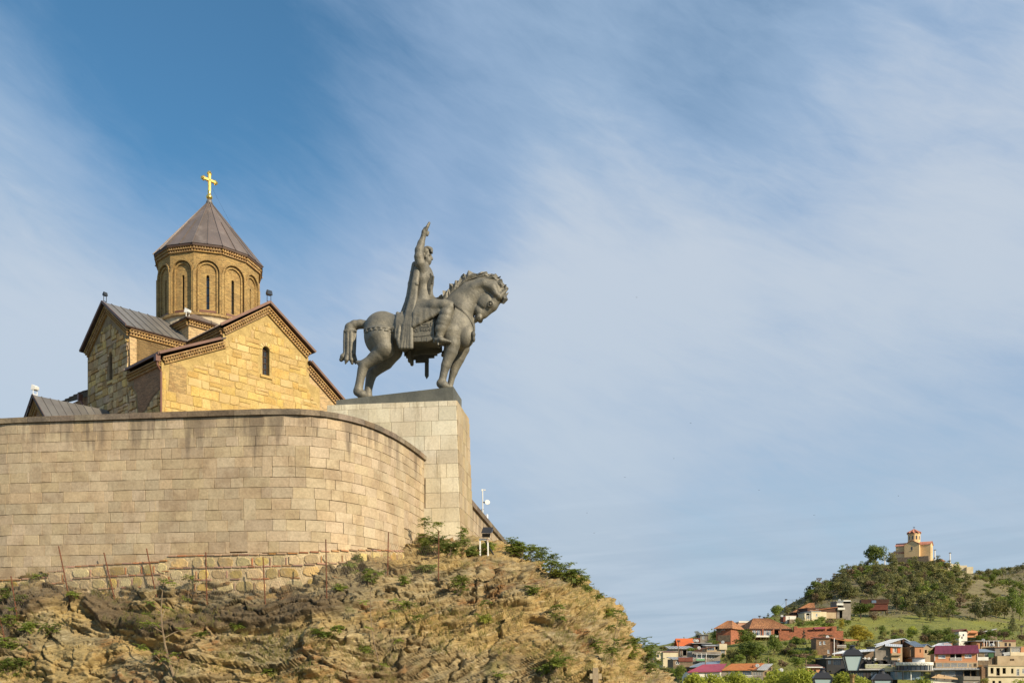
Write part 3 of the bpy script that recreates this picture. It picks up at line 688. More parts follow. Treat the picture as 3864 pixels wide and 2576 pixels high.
# ------------------------------------------------------------------ equestrian statue (signed distance modelling, polygonised with surface nets)
SO = np.array([-7.2, 56.92, 0]); SZ0 = 16.2
def L(cx, cy, e=0.):
    """photo point on the vertical plane e metres in front of the statue's middle plane -> statue coordinates (along, towards viewer, up)"""
    px, py = 1200 + cx * .48456, 800 + cy * .48456
    r = np.array([(px - CX) / F, 1, (HY - py) / F]); t = (e + SO[:2] @ NVv[:2]) / (r[:2] @ NVv[:2])
    return np.array([(t * r[:2] - SO[:2]) @ HV[:2], e, t * r[2] - SZ0])
S_ = .00772
def LM(cx, cy, e):
    q = L(cx, cy, abs(e)); return np.array([q[0], e, q[2]])
class SDF:
    def __init__(s, lo, hi, res):
        s.lo = np.asarray(lo, float); s.res = res; s.n = np.ceil((np.asarray(hi) - s.lo) / res).astype(int) + 1
        s.f = np.full(s.n, 9., np.float32); s.ax = [s.lo[k] + res * np.arange(s.n[k]) for k in range(3)]
    def sub(s, lo, hi):
        i0 = np.clip(np.floor((lo - s.lo) / s.res).astype(int), 0, s.n - 1); i1 = np.clip(np.ceil((hi - s.lo) / s.res).astype(int) + 1, 0, s.n)
        sl = tuple(slice(a, b) for a, b in zip(i0, i1))
        return sl, np.meshgrid(*[s.ax[k][sl[k]] for k in range(3)], indexing='ij')
    def put(s, sl, d, k, op='add'):
        f = s.f[sl]
        if op == 'add': h = np.clip(.5 + .5 * (f - d) / k, 0, 1); s.f[sl] = f * (1 - h) + d * h - k * h * (1 - h)
        else: h = np.clip(.5 - .5 * (f + d) / k, 0, 1); s.f[sl] = f * (1 - h) - d * h + k * h * (1 - h)
    def cone(s, a, b, ra, rb, k=.12, lat=1., op='add'):               # tapered limb from a to b; lat = lateral stretch
        a = np.asarray(a, float); b = np.asarray(b, float); m = max(ra, rb); mm = np.array([m, m * lat, m]) + k + s.res * 2
        sl, (X, Y, Z) = s.sub(np.minimum(a, b) - mm, np.maximum(a, b) + mm)
        if X.size == 0: return
        d = b - a; L2 = d @ d + 1e-9; t = np.clip(((X - a[0]) * d[0] + (Y - a[1]) * d[1] + (Z - a[2]) * d[2]) / L2, 0, 1)
        dx, dy, dz = X - a[0] - t * d[0], (Y - a[1] - t * d[1]) / lat, Z - a[2] - t * d[2]
        s.put(sl, np.sqrt(dx * dx + dy * dy + dz * dz) - (ra + (rb - ra) * t), k, op)
    def ell(s, c, r, ang=0., k=.12, op='add'):                        # ellipsoid, turned by ang in the side view
        c = np.asarray(c, float); r = np.asarray(r, float); m = max(r[0], r[2]); mm = np.array([m, r[1], m]) + k + s.res * 2
        sl, (X, Y, Z) = s.sub(c - mm, c + mm)
        if X.size == 0: return
        x, z = X - c[0], Z - c[2]; ca, sa = math.cos(ang), math.sin(ang); x, z = x * ca + z * sa, -x * sa + z * ca; y = Y - c[1]
        k0 = np.sqrt((x / r[0]) ** 2 + (y / r[1]) ** 2 + (z / r[2]) ** 2); k1 = np.sqrt((x / r[0] ** 2) ** 2 + (y / r[1] ** 2) ** 2 + (z / r[2] ** 2) ** 2)
        s.put(sl, k0 * (k0 - 1) / np.maximum(k1, 1e-6), k, op)
    def chain(s, pts, k=.12, lat=1.):
        for (a, ra), (b, rb) in zip(pts[:-1], pts[1:]): s.cone(a, b, ra, rb, k, lat)
    def mesh(s):
        f = s.f; n = f.shape; ins = f < 0
        c = np.zeros((n[0] - 1, n[1] - 1, n[2] - 1), np.uint8)
        for i in (0, 1):
            for j in (0, 1):
                for k in (0, 1): c += ins[i:n[0] - 1 + i, j:n[1] - 1 + j, k:n[2] - 1 + k]
        act = np.argwhere((c > 0) & (c < 8)); idx = np.full(c.shape, -1, np.int64); idx[tuple(act.T)] = np.arange(len(act))
        acc = np.zeros((len(act), 3)); cnt = np.zeros(len(act)); cor = [(i, j, k) for i in (0, 1) for j in (0, 1) for k in (0, 1)]
        val = {q: f[act[:, 0] + q[0], act[:, 1] + q[1], act[:, 2] + q[2]] for q in cor}
        for p in cor:
            for ax in range(3):
                if p[ax]: continue
                q = tuple(1 if m == ax else p[m] for m in range(3)); va, vb = val[p], val[q]; x = (va < 0) != (vb < 0); t = np.where(x, va / np.where(x, va - vb, 1), 0)
                pt = np.zeros((len(act), 3)) + np.array(p); pt[:, ax] += t; acc[x] += pt[x]; cnt[x] += 1
        V = s.lo + (act + acc / cnt[:, None]) * s.res; Fs = []
        for ax in range(3):
            o = [m for m in range(3) if m != ax]; sh = [slice(1, n[m] - 1) for m in range(3)]; sh[ax] = slice(0, n[ax] - 1); sh2 = list(sh); sh2[ax] = slice(1, n[ax])
            A = ins[tuple(sh)]; B = ins[tuple(sh2)]; e = np.argwhere(A != B); fl = A[A != B]
            off = np.array([1, 1, 1]); off[ax] = 0; e = e + off
            def cell(d0, d1): q = e.copy(); q[:, o[0]] += d0; q[:, o[1]] += d1; return idx[tuple(q.T)]
            q = np.stack([cell(-1, -1), cell(0, -1), cell(0, 0), cell(-1, 0)], 1)
            flip = fl if ax != 1 else ~fl
            q[~flip] = q[~flip][:, ::-1]; Fs.append(q)
        Fs = np.concatenate(Fs); g = G(); V = V * np.array([1, -1, 1])          # viewer side is -y of the statue
        g.v = [tuple(v) for v in V.tolist()]; g.f = [tuple(q[::-1]) for q in Fs.tolist()]; g.m = [0] * len(g.f); return g

stat = thing('equestrian_statue', 'bronze statue of a crowned rider raising his hand on a stout walking horse', 'statue', (SO[0], SO[1], SZ0), rz=PS)
H = SDF((L(320, 900)[0] - .7, -1.55, -.25), (L(1490, 900)[0] + .3, 1.55, 8.3), .05)
r_ = lambda px: px * S_
# trunk
H.ell(L(760, 930), (r_(330), 1.12, r_(140)), 0, .1); H.ell(L(505, 925), (r_(150), 1.02, r_(146)), 0, .25)
H.ell(L(1075, 905), (r_(148), .98, r_(168)), 0, .25); H.ell(L(930, 850), (r_(190), .9, r_(150)), 0, .2)
H.ell(L(1150, 960, .42), (r_(70), .42, r_(95)), 0, .05); H.ell(L(1150, 960, -.42), (r_(70), .42, r_(95)), 0, .05)
H.cone(L(745, 1004 + 112), L(868, 1004 + 112), r_(112), r_(112), .06, 4., 'sub')
for e in (.62, -.62):
    H.ell(LM(475, 965, e), (r_(118), .5, r_(150)), .1, .05); H.ell(LM(1035, 885, e), (r_(100), .46, r_(140)), -.15, .045)
# neck and head
H.ell(L(1118, 775), (r_(98), .78, r_(120)), -.25, .12)
H.chain([(L(1030, 840), r_(140)), (L(1120, 725), r_(118)), (L(1195, 645), r_(104)), (L(1275, 600), r_(86)), (L(1350, 602), r_(72)), (L(1395, 640), r_(58))], .16, .72)
for e in (.36, -.36): H.chain([(LM(1150, 655, e), r_(28)), (LM(1210, 590, e), r_(34)), (LM(1290, 560, e), r_(36)), (LM(1360, 590, e), r_(34)), (LM(1385, 635, e), r_(26))], .07)
H.chain([(L(1385, 650), r_(60)), (L(1348, 722), r_(54)), (L(1285, 785), r_(43)), (L(1250, 820), r_(31))], .06, .85)
for e in (.27, -.27):
    H.ell(LM(1298, 690, e), (r_(62), .20, r_(62)), 0, .03); H.ell(LM(1250, 765, e * .6), (r_(34), .2, r_(50)), .5, .05); H.ell(LM(1345, 716, e + (.08 if e > 0 else -.08)), (r_(20), .10, r_(20)), 0, .04); H.ell(LM(1254, 818, e * .8), (r_(22), .12, r_(26)), 0, .05)
H.ell(L(1222, 842), (r_(22), .2, r_(17)), -.5, .06)
H.ell(LM(1249, 828, .36), (r_(9), .12, r_(11)), 0, .03, 'sub')
for e in (.24, -.24): H.cone(LM(1412, 658, e), LM(1476, 600, e), r_(27), r_(3), .04)
# legs
def leg(pts, e, k=.05, lat=1.):
    P_ = [(L(x, y, e * q), r_(r * (.90 if r < 70 else .95))) for x, y, r, q in pts]
    H.chain(P_[:3], .07, lat); H.chain(P_[2:], .012, lat)
leg([(490, 985, 112, .9), (515, 1060, 84, 1), (470, 1110, 64, 1), (400, 1165, 46, 1), (358, 1192, 46, 1), (345, 1230, 42, 1), (330, 1300, 36, 1), (320, 1350, 36, 1), (314, 1385, 40, 1)], .66)
H.cone(L(352, 1190, .66), L(312, 1170, .66), r_(36), r_(17), .05); H.cone(L(308, 1398, .66), L(345, 1420, .66), r_(34), r_(36), .06); H.cone(L(330, 1425, .66), L(372, 1430, .66), r_(24), r_(14), .05)
leg([(520, 1010, 105, .9), (575, 1075, 88, 1), (520, 1160, 72, 1), (450, 1225, 54, 1), (418, 1255, 50, 1), (405, 1310, 40, 1), (392, 1380, 34, 1), (388, 1420, 38, 1)], -.62)
H.cone(L(384, 1440, -.62), L(415, 1468, -.62), r_(36), r_(36), .06)
leg([(1035, 950, 92, .9), (1045, 1030, 66, 1), (1035, 1085, 58, 1), (1008, 1160, 43, 1), (996, 1195, 42, 1), (984, 1235, 34, 1), (970, 1300, 31, 1), (965, 1320, 35, 1)], .60)
H.cone(L(958, 1335, .6), L(978, 1348, .6), r_(36), r_(38), .05); H.cone(L(985, 1352, .6), L(1008, 1358, .6), r_(28), r_(18), .05)
leg([(1115, 1000, 88, .9), (1120, 1060, 66, 1), (1096, 1140, 50, 1), (1066, 1215, 38, 1), (1056, 1245, 36, 1), (1042, 1290, 28, 1), (1028, 1350, 26, 1), (1022, 1372, 30, 1)], -.58)
H.cone(L(1016, 1385, -.58), L(1038, 1398, -.58), r_(34), r_(36), .05)
HF = H.f.copy()
hg = H.mesh(); part('horse', hg, M_BRONZE, stat, smooth=True, local=True, uv=False)
HB = BVHTree.FromPolygons([Vector(v) for v in hg.v], hg.f)
_rm = np.array([[math.cos(PS), math.sin(PS)], [-math.sin(PS), math.cos(PS)]])
def onhorse(cx, cy, tree=None):
    """photo point -> statue-local point on the near side of the horse"""
    px, py = 1200 + cx * .48456, 800 + cy * .48456; r = np.array([(px - CX) / F, 1, (HY - py) / F])
    o = np.array([*(_rm @ (-SO[:2])), -SZ0]); d = np.array([*(_rm @ r[:2]), r[2]])
    h = (tree or HB).ray_cast(Vector(o), Vector(d).normalized()); return None if h[0] is None else (np.array(h[0]), np.array(h[1]))
def poly_sdf(A, Z, poly):
    d = np.full(A.shape, 1e9, np.float32); ins = np.zeros(A.shape, bool); n = len(poly)
    for i in range(n):
        (x0, z0), (x1, z1) = poly[i], poly[(i + 1) % n]; ex, ez = x1 - x0, z1 - z0; t = np.clip(((A - x0) * ex + (Z - z0) * ez) / (ex * ex + ez * ez), 0, 1)
        d = np.minimum(d, np.hypot(A - x0 - t * ex, Z - z0 - t * ez)); c = (z0 > Z) != (z1 > Z)
        ins ^= c & (A < (x1 - x0) * (Z - z0) / ((z1 - z0) if abs(z1 - z0) > 1e-9 else 1e-9) + x0)
    return np.where(ins, -d, d)
AA, ZZg = np.meshgrid(H.ax[0], H.ax[2], indexing='ij')
def wrapcloth(poly, off, e, name, m=None, flap=0., poly_lo=()):
    P = [tuple(L(x, y, e)[[0, 2]]) for x, y in poly]; d2 = poly_sdf(AA, ZZg, P)[:, None, :]
    T = SDF(H.lo, H.lo + (np.array(H.n) - 1) * H.res, H.res); T.n = H.n; T.ax = H.ax
    T.f = np.maximum(HF - off, d2).astype(np.float32)
    if flap: T.f = np.minimum(T.f, np.maximum(np.abs(np.abs(T.ax[1])[None, :, None] - flap) - .07, poly_sdf(AA, ZZg, [tuple(L(x, y, e)[[0, 2]]) for x, y in poly_lo])[:, None, :])).astype(np.float32)
    T.f[:, 0] = T.f[:, -1] = 9; return part(name, T.mesh(), m or M_BRONZE, stat, smooth=True, local=True, uv=False)
wrapcloth([(600, 640), (905, 640), (908, 990), (860, 1010), (735, 1014), (618, 1045), (600, 990)], .10, 1.1, 'saddle_cloth', None, 1.10, [(606, 860), (905, 860), (908, 990), (860, 1010), (735, 1014), (618, 1045), (606, 990)])
band = [(352, 893), (604, 886), (604, 912)]
for k in range(6): x = 590 - k * 41; band += [(x - 2, 914), (x + 9, 937), (x - 25, 938), (x - 16, 914)]
wrapcloth(band + [(352, 918)], .055, 1.0, 'fringe_band')
# breast chain, tassel, eye ring, ornaments on the cloth
pts = [onhorse(x, y) for x, y in [(985, 712), (1020, 712), (1055, 722), (1090, 742), (1122, 765), (1150, 792), (1175, 824), (1195, 860), (1207, 895), (1211, 925)]]
pts = [p[0] + .02 * p[1] for p in pts if p]
g = G()
for a, b in zip(pts[:-1], pts[1:]):
    for q in range(3): g.bar(a + (b - a) * (q + .1) / 3, a + (b - a) * (q + .85) / 3, .07, .07)
part('breast_chain', g, M_BRONZED, stat, local=True)
g = G(); p = onhorse(1205, 955)
if p: g.ball(p[0] + .04 * p[1], (.14, .14, .22)); g.ball(p[0] + .08 * p[1] + np.array([0, 0, -.28]), (.1, .1, .18)); part('breast_tassel', g, M_BRONZED, stat, local=True, smooth=True)
p = onhorse(1342, 715)
if p:
    g = G(); n = p[1]; u = nz(np.cross(n, (0, 0, 1))); w = np.cross(u, n)
    ring = [p[0] + n * .0 + .155 * (u * math.cos(t) + w * math.sin(t)) for t in np.linspace(0, 2 * math.pi, 17)]; g.tube(ring, .032, 5); g.ball(p[0] - n * .01, .085, 8); part('eye', g, M_BRONZE, stat, local=True, smooth=True)
g = G()
def relief(x, y, w, h, tree, th=.035):
    p = onhorse(x, y, tree)
    if p is None: return
    n = p[1]; t = nz(np.cross((0, 0, 1), n)); u = np.cross(n, t); g.box(p[0], (w * S_ / 2, h * S_ / 2, th), (t, u, n))
sc = [o for o in stat.children if o.name.startswith('saddle_cloth')][0]
SB = BVHTree.FromPolygons([v.co.copy() for v in sc.data.vertices], [tuple(p.vertices) for p in sc.data.polygons])
for x, y, w, h in [(800, 885, 5, 60), (842, 916, 80, 5), (806, 914, 12, 22), (828, 914, 12, 22), (850, 912, 16, 22), (876, 912, 10, 22), (830, 872, 30, 6), (850, 868, 26, 12), (862, 878, 14, 8), (838, 892, 60, 6), (815, 860, 24, 5), (884, 872, 6, 30), (752, 920, 9, 9), (770, 912, 9, 9), (776, 926, 9, 9), (764, 930, 9, 9)]: relief(x, y, w, h, SB)
for k in range(16): x = 742 + k * 10; relief(x, 966 - .0007 * (x - 742) ** 2, 6, 8, SB)
for x in (775, 810, 850): relief(x, 990, 4, 36, SB, .02)
part('cloth_ornament', g, M_BRONZE, stat, local=True)
# rider's body
B = SDF((L(715, 700)[0], -1.6, L(900, 1060)[2] - .3), (L(1060, 700)[0] + .2, 1.6, L(860, 60)[2] + .2), .036)
B.chain([(L(815, 745), r_(92)), (L(828, 680), r_(74)), (L(828, 610), r_(61)), (L(824, 545), r_(73)), (L(820, 490), r_(76))], .12, 1.3)
B.ell(L(815, 458), (r_(56), .80, r_(42)), 0, .14); B.ell(L(858, 515, .3), (r_(44), .34, r_(48)), 0, .1); B.ell(L(858, 515, -.3), (r_(44), .34, r_(48)), 0, .1)
B.chain([(L(828, 440), r_(34)), (L(846, 385), r_(27))], .06)
# head
B.ell(L(848, 340), (r_(36), .29, r_(62)), -.08, .04); B.ell(L(858, 380), (r_(27), .22, r_(29)), -.3, .05); B.cone(L(880, 338), L(889, 366), r_(5), r_(9), .02)
B.cone(L(872, 328, .1), L(872, 328, -.1), r_(8), r_(8), .03); B.cone(L(874, 384, .06), L(874, 384, -.06), r_(6), r_(6), .02); B.ell(L(866, 399), (r_(13), .12, r_(11)), 0, .03); B.ell(LM(838, 345, .27), (r_(8), .05, r_(14)), 0, .02)
B.ell(LM(868, 342, .15), (r_(8), .06, r_(5)), 0, .03, 'sub')
# raised near arm with cuff and hand
B.chain([(L(808, 452, .55), r_(42)), (L(795, 400, .80), r_(38)), (L(784, 352, .92), r_(35))], .08)
B.chain([(L(786, 345, .92), r_(33)), (L(788, 300, .88), r_(33)), (L(803, 245, .82), r_(27)), (L(818, 198, .78), r_(20))], .07)
B.chain([(L(816, 200, .90), r_(8)), (L(818, 196, .66), r_(8))], .02)
B.chain([(L(821, 186, .78), r_(19)), (L(829, 160, .78), r_(21)), (L(838, 136, .78), r_(18))], .05, 1.35)
for de, tx, ty, mx, my in ((.17, 858, 96, 850, 116), (.06, 866, 84, 853, 112), (-.05, 868, 86, 854, 112), (-.15, 864, 98, 852, 118)):
    B.chain([(L(838, 140, .78 + de * .8), r_(12)), (L(mx, my, .78 + de), r_(11)), (L(tx, ty, .78 + de), r_(8.5))], .02)
B.chain([(L(830, 174, .60), r_(12)), (L(850, 178, .54), r_(11)), (L(859, 158, .54), r_(9))], .02)
# far arm down to the rein, with a closed hand
B.chain([(L(806, 462, -.62), r_(40)), (LM(805, 560, -.86), r_(32)), (LM(870, 620, -.75), r_(26)), (LM(930, 640, -.35), r_(18))], .07)
for de in (-.12, -.04, .04, .12): B.chain([(LM(936, 634, -.35 + de), r_(8)), (LM(954, 636, -.35 + de), r_(8)), (LM(954, 652, -.35 + de), r_(7))], .02)
B.cone(LM(938, 630, -.25), LM(952, 626, -.2), r_(8), r_(7), .02)
# legs with the coat drawn over the thigh
for sgn in (1, -1):
    B.chain([(LM(815, 765, sgn * .55), r_(72)), (LM(905, 738, sgn * .92), r_(56)), (LM(985, 732, sgn * 1.10), r_(46)), (LM(1026, 738, sgn * 1.12), r_(43))], .10)
    B.chain([(LM(1015, 760, sgn * 1.14), r_(42)), (LM(990, 830, sgn * 1.18), r_(45)), (LM(962, 905, sgn * 1.18), r_(40)), (LM(945, 965, sgn * 1.18), r_(30))], .06)
    for yy, rr, xx in ((790, 48, 1004), (836, 49, 988), (862, 47, 978), (908, 42, 961)): B.chain([(LM(xx - 8, yy + 3, sgn * 1.18), r_(rr)), (LM(xx - 9, yy + 6, sgn * 1.18), r_(rr))], .015)
    B.chain([(LM(922, 1000, sgn * 1.18), r_(17)), (LM(960, 1000, sgn * 1.18), r_(24)), (LM(1030, 1012, sgn * 1.2), r_(11))], .06, 1.5); B.cone(LM(915, 985, sgn * 1.18), LM(908, 1010, sgn * 1.18), r_(14), r_(14), .04)
    B.cone(LM(938, 985, sgn * 1.3), LM(935, 1035, sgn * 1.3), r_(8), r_(8), .03)
    hem = [(742, 888), (790, 862), (838, 834), (888, 806), (945, 776)]
    for i in range(13):
        f = i / 12.; x0, y0 = 775 + 150 * f, 712 + 22 * f; x1, y1 = np.interp(f * 4, range(5), [h[0] for h in hem]), np.interp(f * 4, range(5), [h[1] for h in hem])
        B.chain([(LM(x0, y0, sgn * .66), r_(30)), (LM((x0 + x1) / 2, (y0 + y1) / 2, sgn * 1.08), r_(24 + 3 * (i % 3 == 0))), (LM(x1, y1, sgn * 1.20), r_(17 + 3 * (i % 3 == 0)))], .07)
rid = part('rider', B.mesh(), M_BRONZE, stat, smooth=True, local=True, uv=False)
# hair with a band
C_ = SDF((.0 + L(800, 340)[0], -.5, L(840, 420)[2]), (L(905, 260)[0], .5, L(840, 240)[2]), .03)
C_.ell(L(842, 318), (r_(39), .33, r_(44)), 0, .02)
for k in range(9):
    t = k / 8.; C_.cone(LM(818 + 66 * t, 300 - 24 * math.sin(math.pi * t), .2), LM(824 + 60 * t, 284 - 10 * math.sin(math.pi * t), .08), r_(12), r_(9), .03)
C_.chain([(L(882, 308, .22), r_(9)), (L(886, 318, .0), r_(9)), (L(882, 308, -.22), r_(9))], .03); C_.chain([(L(824, 330, .24), r_(13)), (L(826, 362, .2), r_(9))], .04)
C_.ell(L(868, 348), (r_(26), .5, r_(30)), 0, .03, 'sub')
part('hair', C_.mesh(), M_BRONZE, stat, smooth=True, local=True, uv=False)
# cloak falling over the croup
K = SDF((L(600, 700)[0], -1.55, L(700, 1110)[2] - .6), (L(800, 380)[0] + .2, 1.55, L(750, 370)[2]), .04)
fold = lambda pts, k=.05, lat=.8: K.chain([(LM(x, y, e) if e < 0 else L(x, y, e), r_(r)) for x, y, e, r in pts], k, lat)
fold([(752, 405, .50, 20), (735, 470, .55, 17), (722, 560, .55, 16), (712, 640, .58, 15), (690, 720, .62, 15), (668, 785, .72, 15)])
for i in range(9):
    f_ = i / 8.; d_ = .02 * (1 if i % 2 else -1)
    fold([(766 + 10 * f_, 440 + 30 * f_, .74, 18), (744 + 22 * f_, 545 + 10 * f_, .78 + d_, 18), (722 + 38 * f_, 665, .82 + d_, 15), (692 + 50 * f_, 775, 1.0 + d_ + .08 * f_, 14), (668 + 62 * f_, 880, 1.17 + d_ + .06 * f_, 13), (640 + 90 * f_, 1054, 1.23 + d_ + .05 * f_, 13)], .035)
fold([(750, 552, .84, 13), (772, 560, .88, 13)], .02)
fold([(655, 790, .75, 16), (640, 850, 1.05, 15), (630, 930, 1.18, 14), (622, 1000, 1.2, 13), (640, 1055, 1.22, 12)])
fold([(620, 790, .6, 15), (612, 860, 1.0, 15), (608, 980, 1.16, 13)]); fold([(690, 790, .85, 16), (668, 880, 1.14, 15), (660, 985, 1.22, 13)])
for e in (.3, .05, -.2, -.45): fold([(748, 425, e, 20), (720, 560, e, 18), (700, 680, e, 18), (662, 782, e, 18)], .09, 1.4)
for e in (-.6, -.9): fold([(752, 470, e, 20), (715, 640, e, 20), (670, 800, e, 20), (660, 900, e - .25, 17), (655, 1080, e - .32, 14)], .12, 1.4)
part('cloak', K.mesh(), M_BRONZE, stat, smooth=True, local=True, uv=False)
g = G()
for a, b, w in (((880, 492), (862, 600), .17), ((866, 596), (858, 640), .24), ((896, 500), (888, 560), .12)):
    A, Bp = L(*a, .55), L(*b, .52); g.bar((A[0], -A[1], A[2]), (Bp[0], -Bp[1], Bp[2]), .12, w)
for q in range(3): c = L(876, 486 + 3 * q, .56); g.ball((c[0], -c[1], c[2]), .07, 6)
part('coat_clasp', g, M_BRONZED, stat, local=True)
# mane of bronze tufts, forelock, tail, sword
crest = [(985, 690), (1030, 668), (1045, 625), (1090, 590), (1125, 556), (1170, 530), (1215, 514), (1265, 508), (1310, 514), (1345, 530), (1385, 556), (1415, 590), (1440, 622), (1452, 640)]
tips = [[(978, 632), (1004, 624), (1026, 616)], [(1024, 592), (1030, 578), (1062, 570)], [(1075, 552), (1092, 544), (1130, 548)], [(1116, 506), (1140, 500), (1172, 512)], [(1176, 474), (1206, 482), (1240, 502)], [(1236, 492), (1275, 488), (1310, 474)], [(1316, 484), (1330, 512), (1334, 506)], [(1346, 490), (1364, 505), (1388, 498)], [(1384, 500), (1402, 516), (1420, 520)], [(1412, 530), (1432, 545), (1436, 562)], [(1432, 566), (1450, 575), (1464, 584)], [(1444, 590), (1462, 596), (1476, 602)]]
mane = G()
tips = [[(x + (x - 1200) * .02, y - 13) for x, y in t_] for t_ in tips]
for k, tp in enumerate(tips):
    b0, b1 = np.array(crest[k], float), np.array(crest[k + 1], float); wob = .10 * (-1) ** k
    base = [L(*(b0 - (b1 - b0) * .15 + np.array([2, 14]))), L(*((b0 + b1) / 2 + np.array([2, 14]))), L(*(b1 + (b1 - b0) * .15 + np.array([2, 14])))]
    for sg in (1, -1):
        pass
    vs = []
    for e in (.24, -.24): vs += [(p[0], -e, p[2]) for p in base]
    mid = [(np.array(a) * .5 + L(*b) * .5) for a, b in zip(base, tp)]
    for e in (.22, -.22): vs += [(p[0], -(e + wob * (.8 if q == 1 else -.5)), p[2]) for q, p in enumerate(mid)]
    for e in (.07, -.07): vs += [(L(*b)[0], -(e + wob * (-1.2 if q == 1 else 1.0)), L(*b)[2]) for q, b in enumerate(tp)]
    fs = []
    for a, b in ((0, 6), (6, 12)):
        for q in (0, 1): fs += [(a + q, a + q + 1, b + q + 1, b + q), (a + 3 + q + 1, a + 3 + q, b + 3 + q, b + 3 + q + 1)]
        fs += [(a, b, b + 3, a + 3), (a + 2, a + 5, b + 5, b + 2)]
    fs += [(12, 13, 16, 15), (13, 14, 17, 16)]; mane.add(vs, fs)
part('mane', mane, M_BRONZE, stat, local=True)
g = G()
for e, dx in ((.12, 0), (-.05, 6), (-.2, 0)):
    a, b, c = L(1440 + dx, 650, e), L(1452 + dx, 680, e), L(1436 + dx, 712, e); g.tube([(q[0], -q[1], q[2]) for q in (a, b, c)], [.16, .17, .06], 7)
part('forelock', g, M_BRONZED, stat, local=True)
Tt = SDF((L(150, 1000)[0], -.6, L(240, 1200)[2]), (L(400, 1000)[0], .6, L(300, 830)[2]), .035)
Tt.chain([(L(392, 880), r_(34)), (L(330, 872), r_(33)), (L(285, 880), r_(36)), (L(252, 905), r_(42)), (L(248, 935), r_(46))], .08, 1.1)
for x, e in ((214, .16), (236, .24), (260, .25), (284, .16), (220, -.15), (250, -.2), (280, -.15)): Tt.chain([(L(x, 930, e), r_(17)), (L(x - 2, 1010, e), r_(17)), (L(x - 4, 1102, e), r_(15))], .018)
for x in np.linspace(208, 288, 6): Tt.cone(L(x, 925, .28), L(x + 8, 927, .28), r_(9), r_(9), .03)
Tt.chain([(L(222, 1100, .05), r_(20)), (L(196, 1128, .08), r_(24)), (L(180, 1150, .1), r_(15))], .03, 1.2); Tt.chain([(L(230, 1105, .2), r_(18)), (L(222, 1150, .26), r_(18)), (L(214, 1180, .26), r_(6))], .03); Tt.chain([(L(258, 1105, .2), r_(19)), (L(262, 1150, .24), r_(19)), (L(266, 1176, .2), r_(12))], .03); Tt.chain([(L(276, 1105, .0), r_(19)), (L(286, 1150, 0), r_(19)), (L(292, 1178, 0), r_(8))], .03)
part('tail', Tt.mesh(), M_BRONZE, stat, smooth=True, local=True, uv=False)
g = G(); f = lambda x, y, e: (lambda q: np.array([q[0], -q[1], q[2]]))(L(x, y, e))
a, b, c = f(848, 1010, -1.3), f(847, 1275, -1.3), f(846, 1302, -1.3); w = r_(15)
g.hexa([b + (-w, -.06, 0), b + (w, -.06, 0), b + (w, .06, 0), b + (-w, .06, 0), a + (-w, -.06, 0), a + (w, -.06, 0), a + (w, .06, 0), a + (-w, .06, 0)])
g.add([b + (-w, -.06, 0), b + (w, -.06, 0), b + (w, .06, 0), b + (-w, .06, 0), c], [(0, 1, 4), (1, 2, 4), (2, 3, 4), (3, 0, 4)])
part('sword', g, M_BRONZED, stat, local=True)
g = G()                                                              # hanging far-side edge of saddle cloth and cloak, seen below the belly
for x0, x1, y in ((672, 722, 1118), (720, 768, 1148), (760, 862, 1168), (860, 905, 1134), (902, 928, 1116)):
    p0, p1 = f(x0, 1010, -1.22), f(x1, y, -1.24); g.b(p0[0], p1[0], p0[1] - .05, p0[1] + .09 + .004 * (x0 % 7), p1[2], p0[2] + .6)
part('far_cloth_edge', g, M_BRONZED, stat, local=True)
# ------------------------------------------------------------------ brick church
PHI = .808; CU = np.array([math.cos(PHI), math.sin(PHI), 0]); CNv = np.array([math.sin(PHI), -math.cos(PHI), 0]); CC = np.array([-24.53, 77., 0]); UP = np.array([0, 0, 1.])
def C3(p, q, z): return CC + CU * p + CNv * q + UP * z
ch = thing('brick_church', 'old domed church of yellow stone and brick with a brown metal cone roof', 'church', C3(0, 0, 12))
ZB = 12.0; LA, LB = 8.6, 8.25; WH = 3.62                            # faces: A looks to the right and front, B to the left
ZR, ZE = 27.45, 24.85                                                # wall gable apex / shoulder (under the roof)
SL = (27.74 - 25.0) / 4.0
# body: cross arms, corner aisles, crossing block.  Each lit or shaded wall is a part, its stones are sub-parts
def wallface(name, O, t, n, outer, holes, m, par, jamb=.5):
    g = G(); O = np.asarray(O, float); fn = lambda a, b: O + t * a + UP * b
    g.holed(outer, holes, fn)
    for h in holes:
        for i in range(len(h)):
            a, b = h[i], h[(i + 1) % len(h)]; g.add([fn(*a), fn(*b), fn(*b) - n * jamb, fn(*a) - n * jamb], [(0, 1, 2, 3)])
    return part(name, g, m, par)
def archhole(c, z0, z1, w, n=7):
    r = w / 2; return [(c - r, z0), (c + r, z0)] + [(c + r * math.cos(t), z1 - r + r * math.sin(t)) for t in np.linspace(0, math.pi, n)]
hole = archhole(-.1, 22.35, 24.5, .60)
